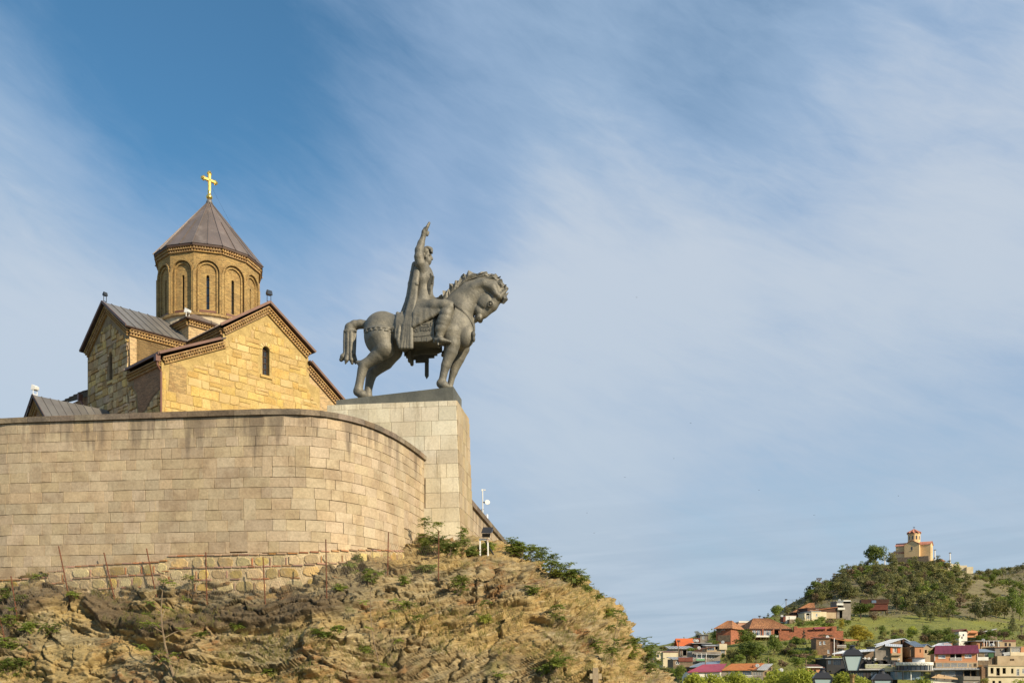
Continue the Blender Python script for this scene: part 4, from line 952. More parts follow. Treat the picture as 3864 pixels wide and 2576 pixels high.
# A wall (stone) : gable + left aisle + right aisle strip
ZA0, ZA1 = 21.6, 23.75                                               # aisle wall top at the outer corner / at the arm
outerA = [(-LB, ZB), (4.7, ZB), (4.7, 22.4), (3.75, 22.6), (WH, 24.9), (0, 27.35), (-WH, 24.9), (-WH, ZA1), (-LB, ZA0)]
wA = wallface('south_wall', C3(0, LA, 0), CU, CNv, outerA, [hole], M_MORTAR, ch)
g = G(); g.add([C3(4.7, LA - .12, ZB), C3(9.2, LA - .12, ZB), C3(9.2, LA - .12, 20.3), C3(3.7, LA - .12, 23.9), C3(3.7, LA - .12, 22), C3(4.7, LA - .12, 22)], [(0, 1, 2, 3, 4, 5)])
part('aisle_gable_wall', g, M_BRICKPALE, ch)
holeB = archhole(.55, 21.85, 23.95, .5)
outerB = [(-WH, ZB), (LA, ZB), (LA, 21.5), (WH + .2, 21.5), (WH, 24.9), (0, 27.35), (-WH, 24.9)]
# B wall runs along +q, seen from -CU
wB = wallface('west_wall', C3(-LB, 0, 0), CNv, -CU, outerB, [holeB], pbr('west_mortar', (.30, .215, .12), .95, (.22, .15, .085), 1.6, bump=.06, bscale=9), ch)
for w_, hl_, O_, t_, n_ in ((wA, hole, C3(0, LA, 0), CU, CNv), (wB, holeB, C3(-LB, 0, 0), CNv, -CU)):
    win = part('window', G().prism([O_ + t_ * a + UP * b - n_ * .34 for a, b in hl_], -n_ * .05), M_GLASSD, ch)
    x0, x1 = hl_[0][0], hl_[1][0]; zt_ = hl_[2][1]; g = G()
    for xx in (x0 + .04, (x0 + x1) / 2, x1 - .04): g.bar(O_ + t_ * xx + UP * hl_[0][1] - n_ * .3, O_ + t_ * xx + UP * (zt_ + .12) - n_ * .3, .05)
    for zz_ in np.linspace(hl_[0][1] + .05, zt_ + .05, 5): g.bar(O_ + t_ * x0 + UP * zz_ - n_ * .3, O_ + t_ * x1 + UP * zz_ - n_ * .3, .04)
    part('frame', g, M_WOOD, win)
    g = G(); g.stone(O_ + t_ * ((x0 + x1) / 2) + UP * (hl_[0][1] - .12), t_, UP, n_, [(-.5, -.1), (.5, -.1), (.5, .1), (-.5, .1)], .10, .02); part('sill', g, M_SANDPALE, win)
    for k in range(7):
        t0, t1 = math.pi * k / 7, math.pi * (k + 1) / 7; r0, r1 = (x1 - x0) / 2 + .02, (x1 - x0) / 2 + .30; c0 = (x0 + x1) / 2
        pl = [(c0 + r * math.cos(t), zt_ + r * math.sin(t)) for r, t in ((r0, t0 + .03), (r1, t0 + .03), (r1, t1 - .03), (r0, t1 - .03))]
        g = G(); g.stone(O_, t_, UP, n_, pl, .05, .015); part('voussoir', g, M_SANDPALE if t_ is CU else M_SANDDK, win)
# hidden and side walls of the body as plain masses
g = G()
def cbox(p0, p1, q0, q1, z0, z1): g.hexa([C3(p0, q0, z0), C3(p1, q0, z0), C3(p1, q1, z0), C3(p0, q1, z0), C3(p0, q0, z1), C3(p1, q0, z1), C3(p1, q1, z1), C3(p0, q1, z1)])
cbox(-LB + .55, LB + .9, -LA, LA - .55, ZB, 20.2)
for gm in ([(-WH, 20), (WH, 20), (WH, 24.9), (0, 27.35), (-WH, 24.9)],):
    g.prism([C3(a, LA - .55, b) for a, b in gm], -CNv * (2 * LA - .8)); g.prism([C3(-LB + .55, a, b) for a, b in gm], CU * (2 * LB - .2))
part('body', g, M_BRICK, ch)
g = G(); g.add([C3(-LB, WH, 18), C3(-WH, WH, 18), C3(-WH, WH, 24.95), C3(-LB, WH, 24.95)], [(0, 1, 2, 3)]); armside = part('arm_side_wall', g, M_BRICKPALE, ch)
g = G(); g.add([C3(-WH, WH, 20), C3(-WH, LA, 20), C3(-WH, LA, 24.95), C3(-WH, WH, 24.95)], [(0, 1, 2, 3)]); part('arm_side_wall', g, M_BRICK, ch)
g = G(); g.add([C3(-LB - .03, a, b) for a, b in ((4.4, 21.5), (4.5, 20.5), (5.0, 19.9), (5.15, 18.4), (6.2, 18.6), (7.3, 19.3), (8.57, 19.7), (8.57, 21.5))], [(0, 1, 2, 3, 4, 5, 6, 7)]); part('aisle_brick_wall', g, M_BRICKRED, ch)
g = G(); g.add([C3(-LB + .05, -LA, ZB), C3(-LB + .05, -WH, ZB), C3(-LB + .05, -WH, 21.6), C3(-LB + .05, -LA, 21.6)], [(0, 1, 2, 3)]); part('aisle_brick_wall', g, M_BRICKRED, ch)
def inside(poly, a, b):
    c = False; n = len(poly)
    for i in range(n):
        (x0, z0), (x1, z1) = poly[i], poly[(i + 1) % n]
        if (z0 > b) != (z1 > b) and a < (x1 - x0) * (b - z0) / (z1 - z0) + x0: c = not c
    return c
def stones(par, O, t, n, poly, avoid, mats, x0, x1, z0, z1, hr, wr, dep=(.012, .05)):
    def put(c, zc_, w, hh, lev=0):
        pts = [(c - w / 2, zc_ - hh / 2), (c + w / 2, zc_ - hh / 2), (c + w / 2, zc_ + hh / 2), (c - w / 2, zc_ + hh / 2)]
        bad = not all(inside(poly, *p) for p in pts) or any(x_[0] < c + w / 2 and x_[1] > c - w / 2 and x_[2] < zc_ + hh / 2 and x_[3] > zc_ - hh / 2 for x_ in avoid)
        if bad:
            if lev < 2 and w > .3:
                put(c - w / 4, zc_, w / 2, hh, lev + 1); put(c + w / 4, zc_, w / 2, hh, lev + 1)
            elif lev == 2 and hh > .3: put(c, zc_ - hh / 4, w, hh / 2, 3)
            return
        if pxof(O + t * c + UP * (zc_ + hh / 2))[1] > 1600: return       # behind the terrace wall
        j = lambda s_: RNG.uniform(-s_, s_); a, b_ = w / 2 - .012, hh / 2 - .012; k = min(w, hh)
        pl = [(-a + j(.03), -b_ + j(.03)), (j(.1) * w, -b_ + j(.025)), (a + j(.03), -b_ + j(.03)), (a + j(.025), j(.1) * hh), (a + j(.03), b_ + j(.03)), (j(.1) * w, b_ + j(.025)), (-a + j(.03), b_ + j(.03)), (-a + j(.025), j(.1) * hh)]
        if RNG.random() < .35: i = RNG.choice([0, 2, 4, 6]); pl[i] = (pl[i][0] * (1 - .22 * k / w), pl[i][1] * (1 - .22 * k / hh))
        g = G(); g.stone(O + t * c + UP * zc_, t, UP, n, pl, RNG.uniform(*dep), .02, RNG.uniform(-.005, .015), (j(.03), j(.04)), back=.05)
        part('stone', g, RNG.choice(mats, p=[.93, .07]), par)
    z = z1
    while z > z0:
        h = RNG.uniform(*hr); a = x0 + RNG.uniform(-.4, 0)
        while a < x1:
            w = RNG.uniform(*wr) * (1.5 if RNG.random() < .12 else 1)
            if RNG.random() < .16: put(a + w / 2, z - h * .26, w, h * .46); put(a + w / 2, z - h * .75, w, h * .46)
            else: put(a + w / 2, z - h / 2, w, h * RNG.uniform(.93, 1.0))
            a += w
        z -= h
insA = [(-LB, ZB), (4.6, ZB), (4.6, 21.2), (3.5, 22.4), (3.5, 24.2), (0, 26.5), (-3.5, 24.25), (-3.6, 22.9), (-8.2, 20.8)]
stones(wA, C3(0, LA, 0), CU, CNv, insA, [(-.52, .32, 22.1, 24.85), (-7.75, -6.45, 19.6, 21.3)], [M_SAND, M_SANDPALE], -LB, 4.6, 17.2, 26.6, (.46, .70), (.5, 1.15))
insB = [(-WH, ZB), (WH, ZB), (WH, 17), (WH, 24.2), (0, 26.5), (-WH, 24.2)]
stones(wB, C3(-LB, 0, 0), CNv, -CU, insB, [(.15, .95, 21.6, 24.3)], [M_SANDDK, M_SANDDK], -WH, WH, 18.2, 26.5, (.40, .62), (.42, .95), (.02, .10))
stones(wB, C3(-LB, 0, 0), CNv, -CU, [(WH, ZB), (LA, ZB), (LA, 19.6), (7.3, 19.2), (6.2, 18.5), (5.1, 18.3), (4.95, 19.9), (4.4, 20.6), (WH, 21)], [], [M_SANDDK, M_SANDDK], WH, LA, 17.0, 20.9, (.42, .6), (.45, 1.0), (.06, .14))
stones(armside, C3(0, WH, 0), CU, CNv, [(-6.4, 20), (-WH - .1, 20), (-WH - .1, 23.7), (-5.2, 23.7), (-6.3, 23.1)], [], [M_SAND, M_SANDPALE], -6.6, -WH, 20, 23.8, (.45, .7), (.5, 1.0))
g = G(); g.stone(C3(-7.1, LA, 20.4), CU, UP, CNv, [(-.68, -1.15), (.62, -1.2), (.68, .9), (.2, 1.2), (-.55, 1.15)], .03, .01); part('brick_patch', g, M_BRICK, ch)
# cornices: corbelled brick courses with sawtooth bricks between
cor = G()
def cornice(a, b, n, drop=.75, k=.8):
    """a, b: line just under the roof edge on the wall face; n: outward"""
    a, b = np.asarray(a, float), np.asarray(b, float); Lg = np.linalg.norm(b - a); d = (b - a) / Lg; w = nz(np.cross(n, d)); w = w if w[2] < 0 else -w
    for o0, o1, dep in ((.0, .10, .23), (.27, .34, .17), (.52, .59, .10)): cor.box((a + b) / 2 + w * (o0 + o1) / 2 * k + n * dep / 2, (Lg / 2, dep / 2 + .02, (o1 - o0) / 2 * k), (d, n, w))
    for o0, o1, dep, ph in ((.10, .27, .19, 0), (.34, .52, .12, .5)):
        m = max(1, int(Lg / .205))
        for i in range(m):
            c = a + d * Lg * (i + .25 + ph * .5) / m + w * (o0 + o1) / 2 * k
            cor.box(c + n * dep / 2, (.054, dep / 2, (o1 - o0) / 2 * k + .004), (nz(d + .55 * n) if True else d, nz(n - .55 * d), w))
sgn_off = .12
cornice(C3(-WH - .12, LA + .02, 25.0 - .14), C3(-.02, LA + .02, 27.66 - .18), CNv); cornice(C3(.02, LA + .02, 27.66 - .18), C3(WH + .12, LA + .02, 25.0 - .14), CNv)
cornice(C3(-LB, LA + .02, 21.72), C3(-WH, LA + .02, 23.98), CNv); cornice(C3(3.72, LA - .10, 23.95), C3(9.0, LA - .10, 20.05), CNv)
cornice(C3(-LB - .02, -WH - .12, 24.86), C3(-LB - .02, -.02, 27.48), -CU); cornice(C3(-LB - .02, .02, 27.48), C3(-LB - .02, WH + .12, 24.86), -CU)
cornice(C3(-LB, WH + .02, 24.92), C3(-WH, WH + .02, 24.92), CNv); cornice(C3(-WH - .02, WH, 24.92), C3(-WH - .02, LA, 24.92), -CU)
cornice(C3(-LB - .04, WH, 21.55), C3(-LB - .04, LA, 21.55), -CU, k=.72)
part('brick_cornice', cor, M_DENTIL, ch, kind='stuff')
# roofs: slabs of standing seam panels
def roofplane(name, a, b, c, d, npan, m, th=.10, seam=.05):
    """a-b along the ridge, d-c along the eave; npan panels between"""
    a, b, c, d = (np.asarray(x, float) for x in (a, b, c, d)); n = nz(np.cross(d - a, b - a)); n = n if n[2] > 0 else -n
    base = G(); base.hexa([d - n * th, c - n * th, b - n * th, a - n * th, d - n * .01, c - n * .01, b - n * .01, a - n * .01]); r = part(name, base, M_TRIM, ch)
    for i in range(npan):
        f0, f1 = i / npan, (i + 1) / npan; p = [a + (b - a) * f0, a + (b - a) * f1, d + (c - d) * f1, d + (c - d) * f0]; s = nz(p[1] - p[0]) * .012
        g = G(); g.hexa([p[3] + s - n * .008, p[2] - s - n * .008, p[1] - s - n * .008, p[0] + s - n * .008, p[3] + s + n * .012, p[2] - s + n * .012, p[1] - s + n * .012, p[0] + s + n * .012])
        g.bar(p[1] + n * .03, p[2] + n * .03 + nz(p[2] - p[1]) * .03, seam, .06, n); part('panel', g, m, r)
OH = .42
for sd in (1, -1):
    # arm A (ridge along q), arm B (ridge along p)
    roofplane('roof', C3(0, LA + OH, 27.74), C3(0, 2.4, 27.74), C3(sd * 4.02, 2.4, 25.0), C3(sd * 4.02, LA + OH, 25.0), 8, M_ROOF)
    roofplane('roof', C3(-LB - OH, 0, 27.74), C3(-2.4, 0, 27.74), C3(-2.4, sd * 4.02, 25.0), C3(-LB - OH, sd * 4.02, 25.0), 9, M_ROOFGREY)
    roofplane('roof', C3(0, -LA - OH, 27.74), C3(0, -2.4, 27.74), C3(sd * 4.02, -2.4, 25.0), C3(sd * 4.02, -LA - OH, 25.0), 6, M_ROOF)
    roofplane('roof', C3(LB + OH, 0, 27.74), C3(2.4, 0, 27.74), C3(2.4, sd * 4.02, 25.0), C3(LB + OH, sd * 4.02, 25.0), 6, M_ROOF)
roofplane('aisle_roof', C3(-WH - .0, LA + OH, 24.2), C3(-WH - .0, WH, 24.2), C3(-LB - .38, WH, 21.86), C3(-LB - .38, LA + OH, 21.86), 6, M_ROOF)
roofplane('aisle_roof', C3(WH, LA + OH - .1, 24.3), C3(WH, 0, 24.3), C3(9.4, 0, 20.0), C3(9.4, LA + OH - .1, 20.0), 8, M_ROOF)
roofplane('aisle_roof', C3(-WH, -WH, 24.2), C3(-WH, -LA, 24.2), C3(-LB - .38, -LA, 21.86), C3(-LB - .38, -WH, 21.86), 6, M_ROOF)
g = G()
for a, b in ((C3(-4.05, LA + OH + .03, 25.0), C3(0, LA + OH + .03, 27.76)), (C3(0, LA + OH + .03, 27.76), C3(4.05, LA + OH + .03, 25.0)), (C3(-LB - OH - .03, -4.05, 25.0), C3(-LB - OH - .03, 0, 27.76)), (C3(-LB - OH - .03, 0, 27.76), C3(-LB - OH - .03, 4.05, 25.0)),
             (C3(-8.63, LA + OH + .03, 21.86), C3(-WH - .4, LA + OH + .03, 24.02)), (C3(WH + .1, LA + OH - .07, 24.25), C3(9.4, LA + OH - .07, 20.0)), (C3(-LB - .42, WH + .3, 21.84), C3(-LB - .42, LA + OH, 21.84))):
    g.bar(a, b, .05, .17)
part('verge_trim', g, pbr('verge_trim', (.20, .115, .085), .55, vary=.1), ch)
g = G(); g.box(C3(-8.62, LA + .12, 21.55), (.16, .16, .22), (CU, CNv, UP)); g.tube([C3(-8.62, LA + .12, 21.4), C3(-8.6, LA + .12, 21.1), C3(-8.33, LA + .10, 20.7), C3(-8.33, LA + .10, 12.5)], .075, 8); part('downpipe', g, M_PIPE, ch)
g = G(); g.box(C3(-8.6, -WH - .6, 21.5), (.16, .16, .22), (CU, CNv, UP)); g.tube([C3(-8.6, -WH - .6, 21.4), C3(-8.5, -WH - .3, 20.9), C3(-8.4, -WH - .2, 20.4), C3(-8.4, -WH - .2, 14)], .08, 8); part('downpipe', g, M_PIPE, ch)
# crossing block below the drum
g = G(); cbox(-3.75, 3.75, -3.75, 3.75, 24, 26.75); part('crossing_block', g, M_BRICKPALE, ch)
cor = G(); cornice(C3(-3.77, 0, 26.78), C3(-3.77, 3.77, 26.78), -CU, k=.72); cornice(C3(-3.77, 3.77, 26.78), C3(0, 3.77, 26.78), CNv, k=.72); part('brick_cornice', cor, M_DENTIL, ch, kind='stuff')
for q in range(4):
    ca = lambda p, q_, z: (C3(p, q_, z), C3(-q_, p, z), C3(-p, -q_, z), C3(q_, -p, z))[q]
    roofplane('corner_roof', ca(-2.75, 2.75, 27.75), ca(0, 2.75, 27.75), ca(0, 4.12, 26.82), ca(-4.12, 4.12, 26.82), 4, M_ROOF)
    roofplane('corner_roof', ca(-2.75, 2.75, 27.75), ca(-2.75, 0, 27.75), ca(-4.12, 0, 26.82), ca(-4.12, 4.12, 26.82), 4, M_ROOF)
# drum: twelve brick facets with two orders of blind arches and slit windows
ND = 12; A0 = R(-59); RD = 3.98; AP = RD * math.cos(R(15)); FW = RD * math.sin(R(15))
ZD0, ZD1 = 27.85, 32.75
g = G(); g.lathe([(3.9, 26.4), (3.9, 27.5), (3.98, 27.62), (4.0, 27.8), (3.0, 27.8)], CC, 36); part('drum_base', g, M_PLASTER, ch, smooth=False)
g = G(); g.lathe([(3.99, 27.6), (4.08, 27.66), (4.08, 27.84), (3.96, 27.86)], CC, 48); part('drum_ledge', g, M_BRICK, ch)
M_DRUM = pbr('drum_brick', (.46, .305, .115), .92, (.36, .225, .085), 1.1, uvbrick=(.27, .075, .011, (.43, .32, .155), .5), bump=.03, bscale=10, fine=.14, grime=(.27, .165, .065), gscale=1.2)
def drumdir(t): return np.array([math.sin(t), -math.cos(t), 0])
for k in range(ND):
    th = A0 + R(30) * k + R(15); n = drumdir(th); t = np.array([math.cos(th), math.sin(th), 0]); O = CC + n * AP
    fn = lambda a, b, d=0.: O + t * a + UP * b + n * d
    ro, ri = .86, .64; zs = 31.05
    outer = [(-FW, ZD0), (-ro, ZD0)] + [(-ro, zs)] + [(ro * math.cos(x), zs + ro * math.sin(x)) for x in np.linspace(math.pi, 0, 15)][1:-1] + [(ro, zs), (ro, ZD0), (FW, ZD0), (FW, ZD1), (-FW, ZD1)]
    ww = .115; slit = [(-ww, 28.2), (ww, 28.2)] + [(ww * math.cos(x), 30.75 + ww * math.sin(x)) for x in np.linspace(0, math.pi, 7)]
    g = G(); g.add([fn(*p) for p in outer], [tuple(range(len(outer)))])
    arch = [p for p in outer[1:-3]]; arch = [(-ro, ZD0)] + [(ro * math.cos(x), zs + ro * math.sin(x)) for x in np.linspace(math.pi, 0, 15)] + [(ro, ZD0)]
    for a, b in zip(arch[:-1], arch[1:]): g.add([fn(*a), fn(*b), fn(*b, -.16), fn(*a, -.16)], [(0, 1, 2, 3)])
    full = [(-ro, ZD0), (ro, ZD0)] + [(ro * math.cos(x), zs + ro * math.sin(x)) for x in np.linspace(0, math.pi, 15)]
    g.holed(full, [slit], lambda a, b: fn(a, b, -.16))
    for i in range(len(slit)): a, b = slit[i], slit[(i + 1) % len(slit)]; g.add([fn(*a, -.16), fn(*b, -.16), fn(*b, -.5), fn(*a, -.5)], [(0, 1, 2, 3)])
    fac = part('drum_facet', g, M_DRUM, ch)
    if -1.35 < th < 2.2:
        g = G()
        def roll(r, dep, w, zb):
            pts = [(-r, zb), (-r, zs)] + [(r * math.cos(x), zs + r * math.sin(x)) for x in np.linspace(math.pi, 0, 15)] + [(r, zs), (r, zb)]
            for (a, b) in zip(pts[:-1], pts[1:]):
                if abs(a[0] - b[0]) + abs(a[1] - b[1]) > .01: g.bar(fn(*a, dep), fn(*b, dep), w, w, n)
        roll(.93, .03, .13, ZD0); roll(.70, -.10, .12, ZD0); part('blind_arch', g, M_DRUM, fac)
        win = G(); win.add([fn(a, b, -.44) for a, b in slit], [tuple(range(len(slit)))]); w_ = part('slit_window', win, M_GLASSD, fac)
        g = G(); g.bar(fn(-.62, 28.02, -.05), fn(.62, 28.02, -.05), .16, .06, n); part('sill', g, M_PIPE, fac)
        for zz_ in (29.0, 29.9, 30.45): pass
        gg = G()
        for zz_ in (28.8, 29.4, 30.0, 30.6): gg.bar(fn(-ww, zz_, -.40), fn(ww, zz_, -.40), .03)
        part('glazing_bar', gg, M_WOOD, w_)
    e = CC + drumdir(A0 + R(30) * k) * (RD + .03)
    g = G(); g.tube([e + UP * (ZD0 + .02), e + UP * 31.05], .10, 7); part('colonnette', g, M_DRUM, ch)
cor = G()
for k in range(ND):
    a = CC + drumdir(A0 + R(30) * k) * (RD + .02) + UP * 32.98; b = CC + drumdir(A0 + R(30) * (k + 1)) * (RD + .02) + UP * 32.98; cornice(a, b, drumdir(A0 + R(30) * k + R(15)), k=.8)
part('drum_cornice', cor, M_DENTIL, ch, kind='stuff')
ZC0, ZC1, RRf = 33.07, 38.35, 4.3
dome = G(); dome.lathe([(.05, ZC1 - .3), (RRf - .03, ZC0 - .02), (RRf - .03, ZC0 - .16), (RRf - .35, ZC0 - .12)], CC, 12, (np.array([1., 0, 0]), np.array([0, 1., 0]), UP), rot=A0 - R(90)); dome_o = part('dome_roof', dome, M_TRIM, ch)
for k in range(ND):
    t0, t1 = A0 + R(30) * k, A0 + R(30) * (k + 1); apx = CC + UP * ZC1; e0, e1 = CC + drumdir(t0) * RRf + UP * ZC0, CC + drumdir(t1) * RRf + UP * ZC0; em = (e0 + e1) / 2; n = nz(np.cross(e1 - e0, apx - e0))
    n = n if n[2] > 0 else -n
    for a, b in ((e0, em), (em, e1)):
        s = nz(b - a) * .008; g = G(); a2, b2 = a + s, b - s; q = apx + (a2 - apx) * .03; q2 = apx + (b2 - apx) * .03
        g.hexa([a2 - n * .01, b2 - n * .01, q2 - n * .01, q - n * .01, a2 + n * .015, b2 + n * .015, q2 + n * .015, q + n * .015]); part('panel', g, M_ROOF, dome_o)
    g = G(); g.bar(apx + (e0 - apx) * .02 + n * .03, apx + (e0 - apx) * 1.01 + n * .03, .075, .07, n); part('seam', g, M_ROOF, dome_o)
    mid = apx + (em - apx) * .45; g = G(); g.bar(mid + n * .03, em + n * .03, .06, .07, n); part('seam', g, M_ROOF, dome_o)
g = G(); g.lathe([(.30, ZC1 - .28), (.2, ZC1 + .05), (.12, ZC1 + .12)], CC, 12); part('dome_cap', g, M_ROOFGREY, ch, smooth=True)
# gilded cross
cr = thing('gilded_cross', 'gilded cross with knobbed arms and short rays on top of the church dome', 'cross', CC + UP * (ZC1 + .1))
g = G(); g.lathe([(.10, ZC1 + .1), (.24, ZC1 + .22), (.26, ZC1 + .34), (.16, ZC1 + .50), (.11, ZC1 + .62), (.16, ZC1 + .72), (.10, ZC1 + .85)], CC, 12); part('knob', g, M_GOLD, cr, smooth=True)
zc_ = ZC1 + 1.68; g = G(); g.bar(CC + UP * (ZC1 + .8), CC + UP * (zc_ + .5), .19, .17, CNv); g.bar(CC + UP * zc_ - CU * .5, CC + UP * zc_ + CU * .5, .17, .19, CNv)
for e in (CC + UP * (zc_ + .56), CC + UP * zc_ - CU * .54, CC + UP * zc_ + CU * .54):
    d = nz(e - CC - UP * zc_); g.ball(e + d * .06, .15); s = np.cross(d, CNv)
    g.ball(e - d * .03 + s * .11, .11); g.ball(e - d * .03 - s * .11, .11)
part('cross_bar', g, M_GOLD, cr, smooth=False)
g = G()
for k in range(16):
    a = math.pi * 2 * (k + .5) / 16; d = CU * math.cos(a) + UP * math.sin(a); L_ = .40 if k % 2 else .30; g.tube([CC + UP * zc_ + d * .08, CC + UP * zc_ + d * L_], [.028, .006], 4)
g.ball(CC + UP * zc_, .13); part('rays', g, M_GOLD, cr)
g = G()
for k in (3, 6, 9): g.tube([CC + UP * (zc_ - .2), CC + drumdir(A0 + R(30) * k - .2) * 2.3 + UP * 35.6], .006, 3)
part('stay_wire', g, M_BLACK, cr)
# low gabled porch on the left
po = thing('church_porch', 'low brick porch with grey metal gable roof left of the church', 'porch', C3(-11, 0, 12))
g = G(); g.prism([C3(-13.2, a, b) for a, b in ((-2.7, 12), (2.7, 12), (2.7, 17.1), (0, 19.4), (-2.7, 17.1))], CU * 4.9); part('wall', g, M_BRICKRED, po)
_c = ch; ch = po
for sd in (1, -1): roofplane('roof', C3(-13.55, 0, 19.75), C3(-8.3, 0, 19.75), C3(-8.3, sd * 3.05, 17.05), C3(-13.55, sd * 3.05, 17.05), 9, M_ROOFGREY)
cor = G(); cornice(C3(-13.22, -2.9, 16.95), C3(-13.22, 0, 19.5), -CU); cornice(C3(-13.22, 0, 19.5), C3(-13.22, 2.9, 16.95), -CU); part('brick_cornice', cor, M_DENTIL, po, kind='stuff')
g = G(); g.bar(C3(-13.6, -3.08, 17.05), C3(-13.6, 0, 19.77), .05, .16); g.bar(C3(-13.6, 0, 19.77), C3(-13.6, 3.08, 17.05), .05, .16); part('verge_trim', g, M_TRIM, po)
ch = _c
# floodlights
def floodlight(base, d, size, m, label, tilt=.25, stand=.55):
    base = np.asarray(base, float); d = nz(np.array([d[0], d[1], 0])); s = np.cross(UP, d); t = thing('floodlight', label, 'floodlight', base, 'floodlights on the church')
    f = nz(d + UP * tilt); w = np.cross(s, f) * -1
    g = G(); g.tube([base + s * size * .4, base + s * size * .4 + UP * stand], .025, 5); g.tube([base - s * size * .4, base - s * size * .4 + UP * stand], .025, 5); g.bar(base + UP * .02 - s * size * .45, base + UP * .02 + s * size * .45, .05); part('bracket', g, M_BLACKM if m is not M_WHITE else M_WHITE, t)
    c = base + UP * (stand + size * .35)
    g = G(); g.hexa([c - f * size * .45 - s * size * .38 - w * size * .25, c - f * size * .45 + s * size * .38 - w * size * .25, c + f * size * .3 + s * size * .55 - w * size * .45, c + f * size * .3 - s * size * .55 - w * size * .45,
                     c - f * size * .45 - s * size * .38 + w * size * .25, c - f * size * .45 + s * size * .38 + w * size * .25, c + f * size * .3 + s * size * .55 + w * size * .45, c + f * size * .3 - s * size * .55 + w * size * .45]); part('housing', g, m, t)
    g = G(); g.box(c + f * size * .31, (size * .01, size * .48, size * .38), (f, s, w)); part('lens', g, M_GLASSD, t)
    g = G()
    for q in range(5): g.box(c - f * size * (.5) + s * size * (-.3 + .15 * q), (size * .06, .012, size * .2), (f, s, w))
    part('cooling_fin', g, m, t); return t
floodlight(C3(0, LA + .25, 27.8), CNv, .40, M_BLACKM, 'black box floodlight on the right gable peak of the church', stand=.5)
floodlight(C3(-LB - .2, 0, 27.8), CNv + CU * .3, .30, M_BLACKM, 'small black floodlight on the left gable peak of the church', stand=.45)
floodlight(C3(-3.9, 3.9, 26.85), -CNv - CU * .4, .4, M_WHITE, 'white floodlight on the little corner roof below the drum', stand=.35)
floodlight(C3(-13.4, 0, 19.8), -CNv - CU * .4, .42, M_WHITE, 'white floodlight on the low porch gable at far left', stand=.35)
# ------------------------------------------------------------------ things on the rock: fence, lamp, mast, cross
fence = thing('wire_fence', 'row of leaning rusty iron posts with sagging chain link netting along the rock edge', 'fence', (-12, 44, 3))
posts = [((60, 980, 90, 1180), 1), ((322, 815, 382, 1105), 1), ((571, 850, 626, 1090), 1), ((805, 828, 860, 1090), 1), ((1131, 848, 1137, 1110), 1), ((1446, 875, 1458, 1122), 1), ((1791, 777, 1796, 1090), 1)]
PP = []
for (x0, y0, x1, y1), _ in posts:
    k = 1300 / 1894.; b = (x1 * k, 1500 + y1 * k); t = (x0 * k, 1500 + y0 * k); PP.append((t, b))
PP.append(((K5(367, 783)), K5(362, 1003))); PP.append((K5(629, 775), K5(627, 1022))); PP.insert(0, ((-8, 2300), (20, 2420)))
FP = []
for t, b in PP:
    h = on_rock(*b)
    if h is None: continue
    Y = h[1] - .1; A, Bq = at(*b, Y), at(*t, Y + .05); FP.append((A, Bq)); g = G(); g.tube([A - (Bq - A) * .12, Bq], .028, 6); part('post', g, M_RUST, fence)
net = G()
for (a0, a1), (b0, b1) in zip(FP[:-1], FP[1:]):
    W_ = np.linalg.norm(b0 - a0); n = int(W_ / .11)
    for i in range(-6, n):
        for sg in (1, -1):
            u0, v0 = (i / n, 0.) if sg > 0 else ((i + 6) / n, 0.); u1, v1 = (u0 + 6 * sg / n, .75)
            if u0 < 0: v0 = .75 * (0 - u0) / (u1 - u0); u0 = 0
            if u1 < 0: v1 = .75 * u0 / (u0 - u1); u1 = 0
            if u1 > 1: v1 = v0 + (.75 - v0) * (1 - u0) / (u1 - u0); u1 = 1
            if u0 > 1: v0 = .75 * (1 - u0) / (u1 - u0) ; u0 = 1
            q = lambda u, v: a0 + (b0 - a0) * u + (a1 - a0 + (b1 - b0 - a1 + a0) * u) * v - np.array([0, 0, .18 * math.sin(math.pi * min(max(u, 0), 1))])
            net.tube([q(u0, v0), q(u1, v1)], .0035, 3)
part('netting', net, pbr('galvanised_wire', (.22, .18, .14), .7), fence, kind='stuff')

fl = on_rock(1842, 2098); YF = fl[1] + .2
def kt(x, y, dy=0.): return at(*KA(x, y), YF + dy)
st = thing('stand_floodlight', 'black hooded floodlight on a chipped white steel stand on the rock', 'floodlight', kt(300, 1130))
for x0, y0, x1, y1, dy in ((242, 915, 243, 1160, 0), (357, 915, 362, 1190, -.1)): g = G(); g.bar(kt(x0, y0, dy), kt(x1, y1, dy), .075); part('leg', g, M_RUSTWHITE, st)
g = G(); g.bar(kt(304, 922, .05), kt(482, 1212, -.35), .06); part('brace', g, M_BLACKM, st)
g = G(); g.bar(kt(228, 920), kt(375, 922, -.1), .085); g.bar(kt(240, 920), kt(240, 920, .5), .07); part('crossbeam', g, M_RUSTWHITE, st)
def slab_px(g, pts, d0, d1): g.prism([kt(x, y, d0) for x, y in pts], np.array([0, d1 - d0, 0]))
g = G(); s0 = kt(350, 780); 
g.hexa([kt(255, 825, -.35), kt(400, 828, -.42), kt(432, 800, .2), kt(300, 822, .3), kt(285, 735, -.2), kt(436, 738, -.25), kt(432, 745, .3), kt(296, 745, .35)]); part('hood', g, M_BLACKM, st)
g = G(); g.hexa([kt(275, 888, -.2), kt(388, 888, -.24), kt(384, 880, .22), kt(280, 880, .25), kt(268, 832, -.3), kt(397, 832, -.34), kt(392, 830, .25), kt(276, 830, .3)]); part('housing', g, M_BLACKM, st)
for k in range(7): g = G(); g.bar(kt(282 + k * 16, 840, -.33), kt(284 + k * 16, 884, -.26), .012); part('cooling_fin', g, M_BLACKM, st)
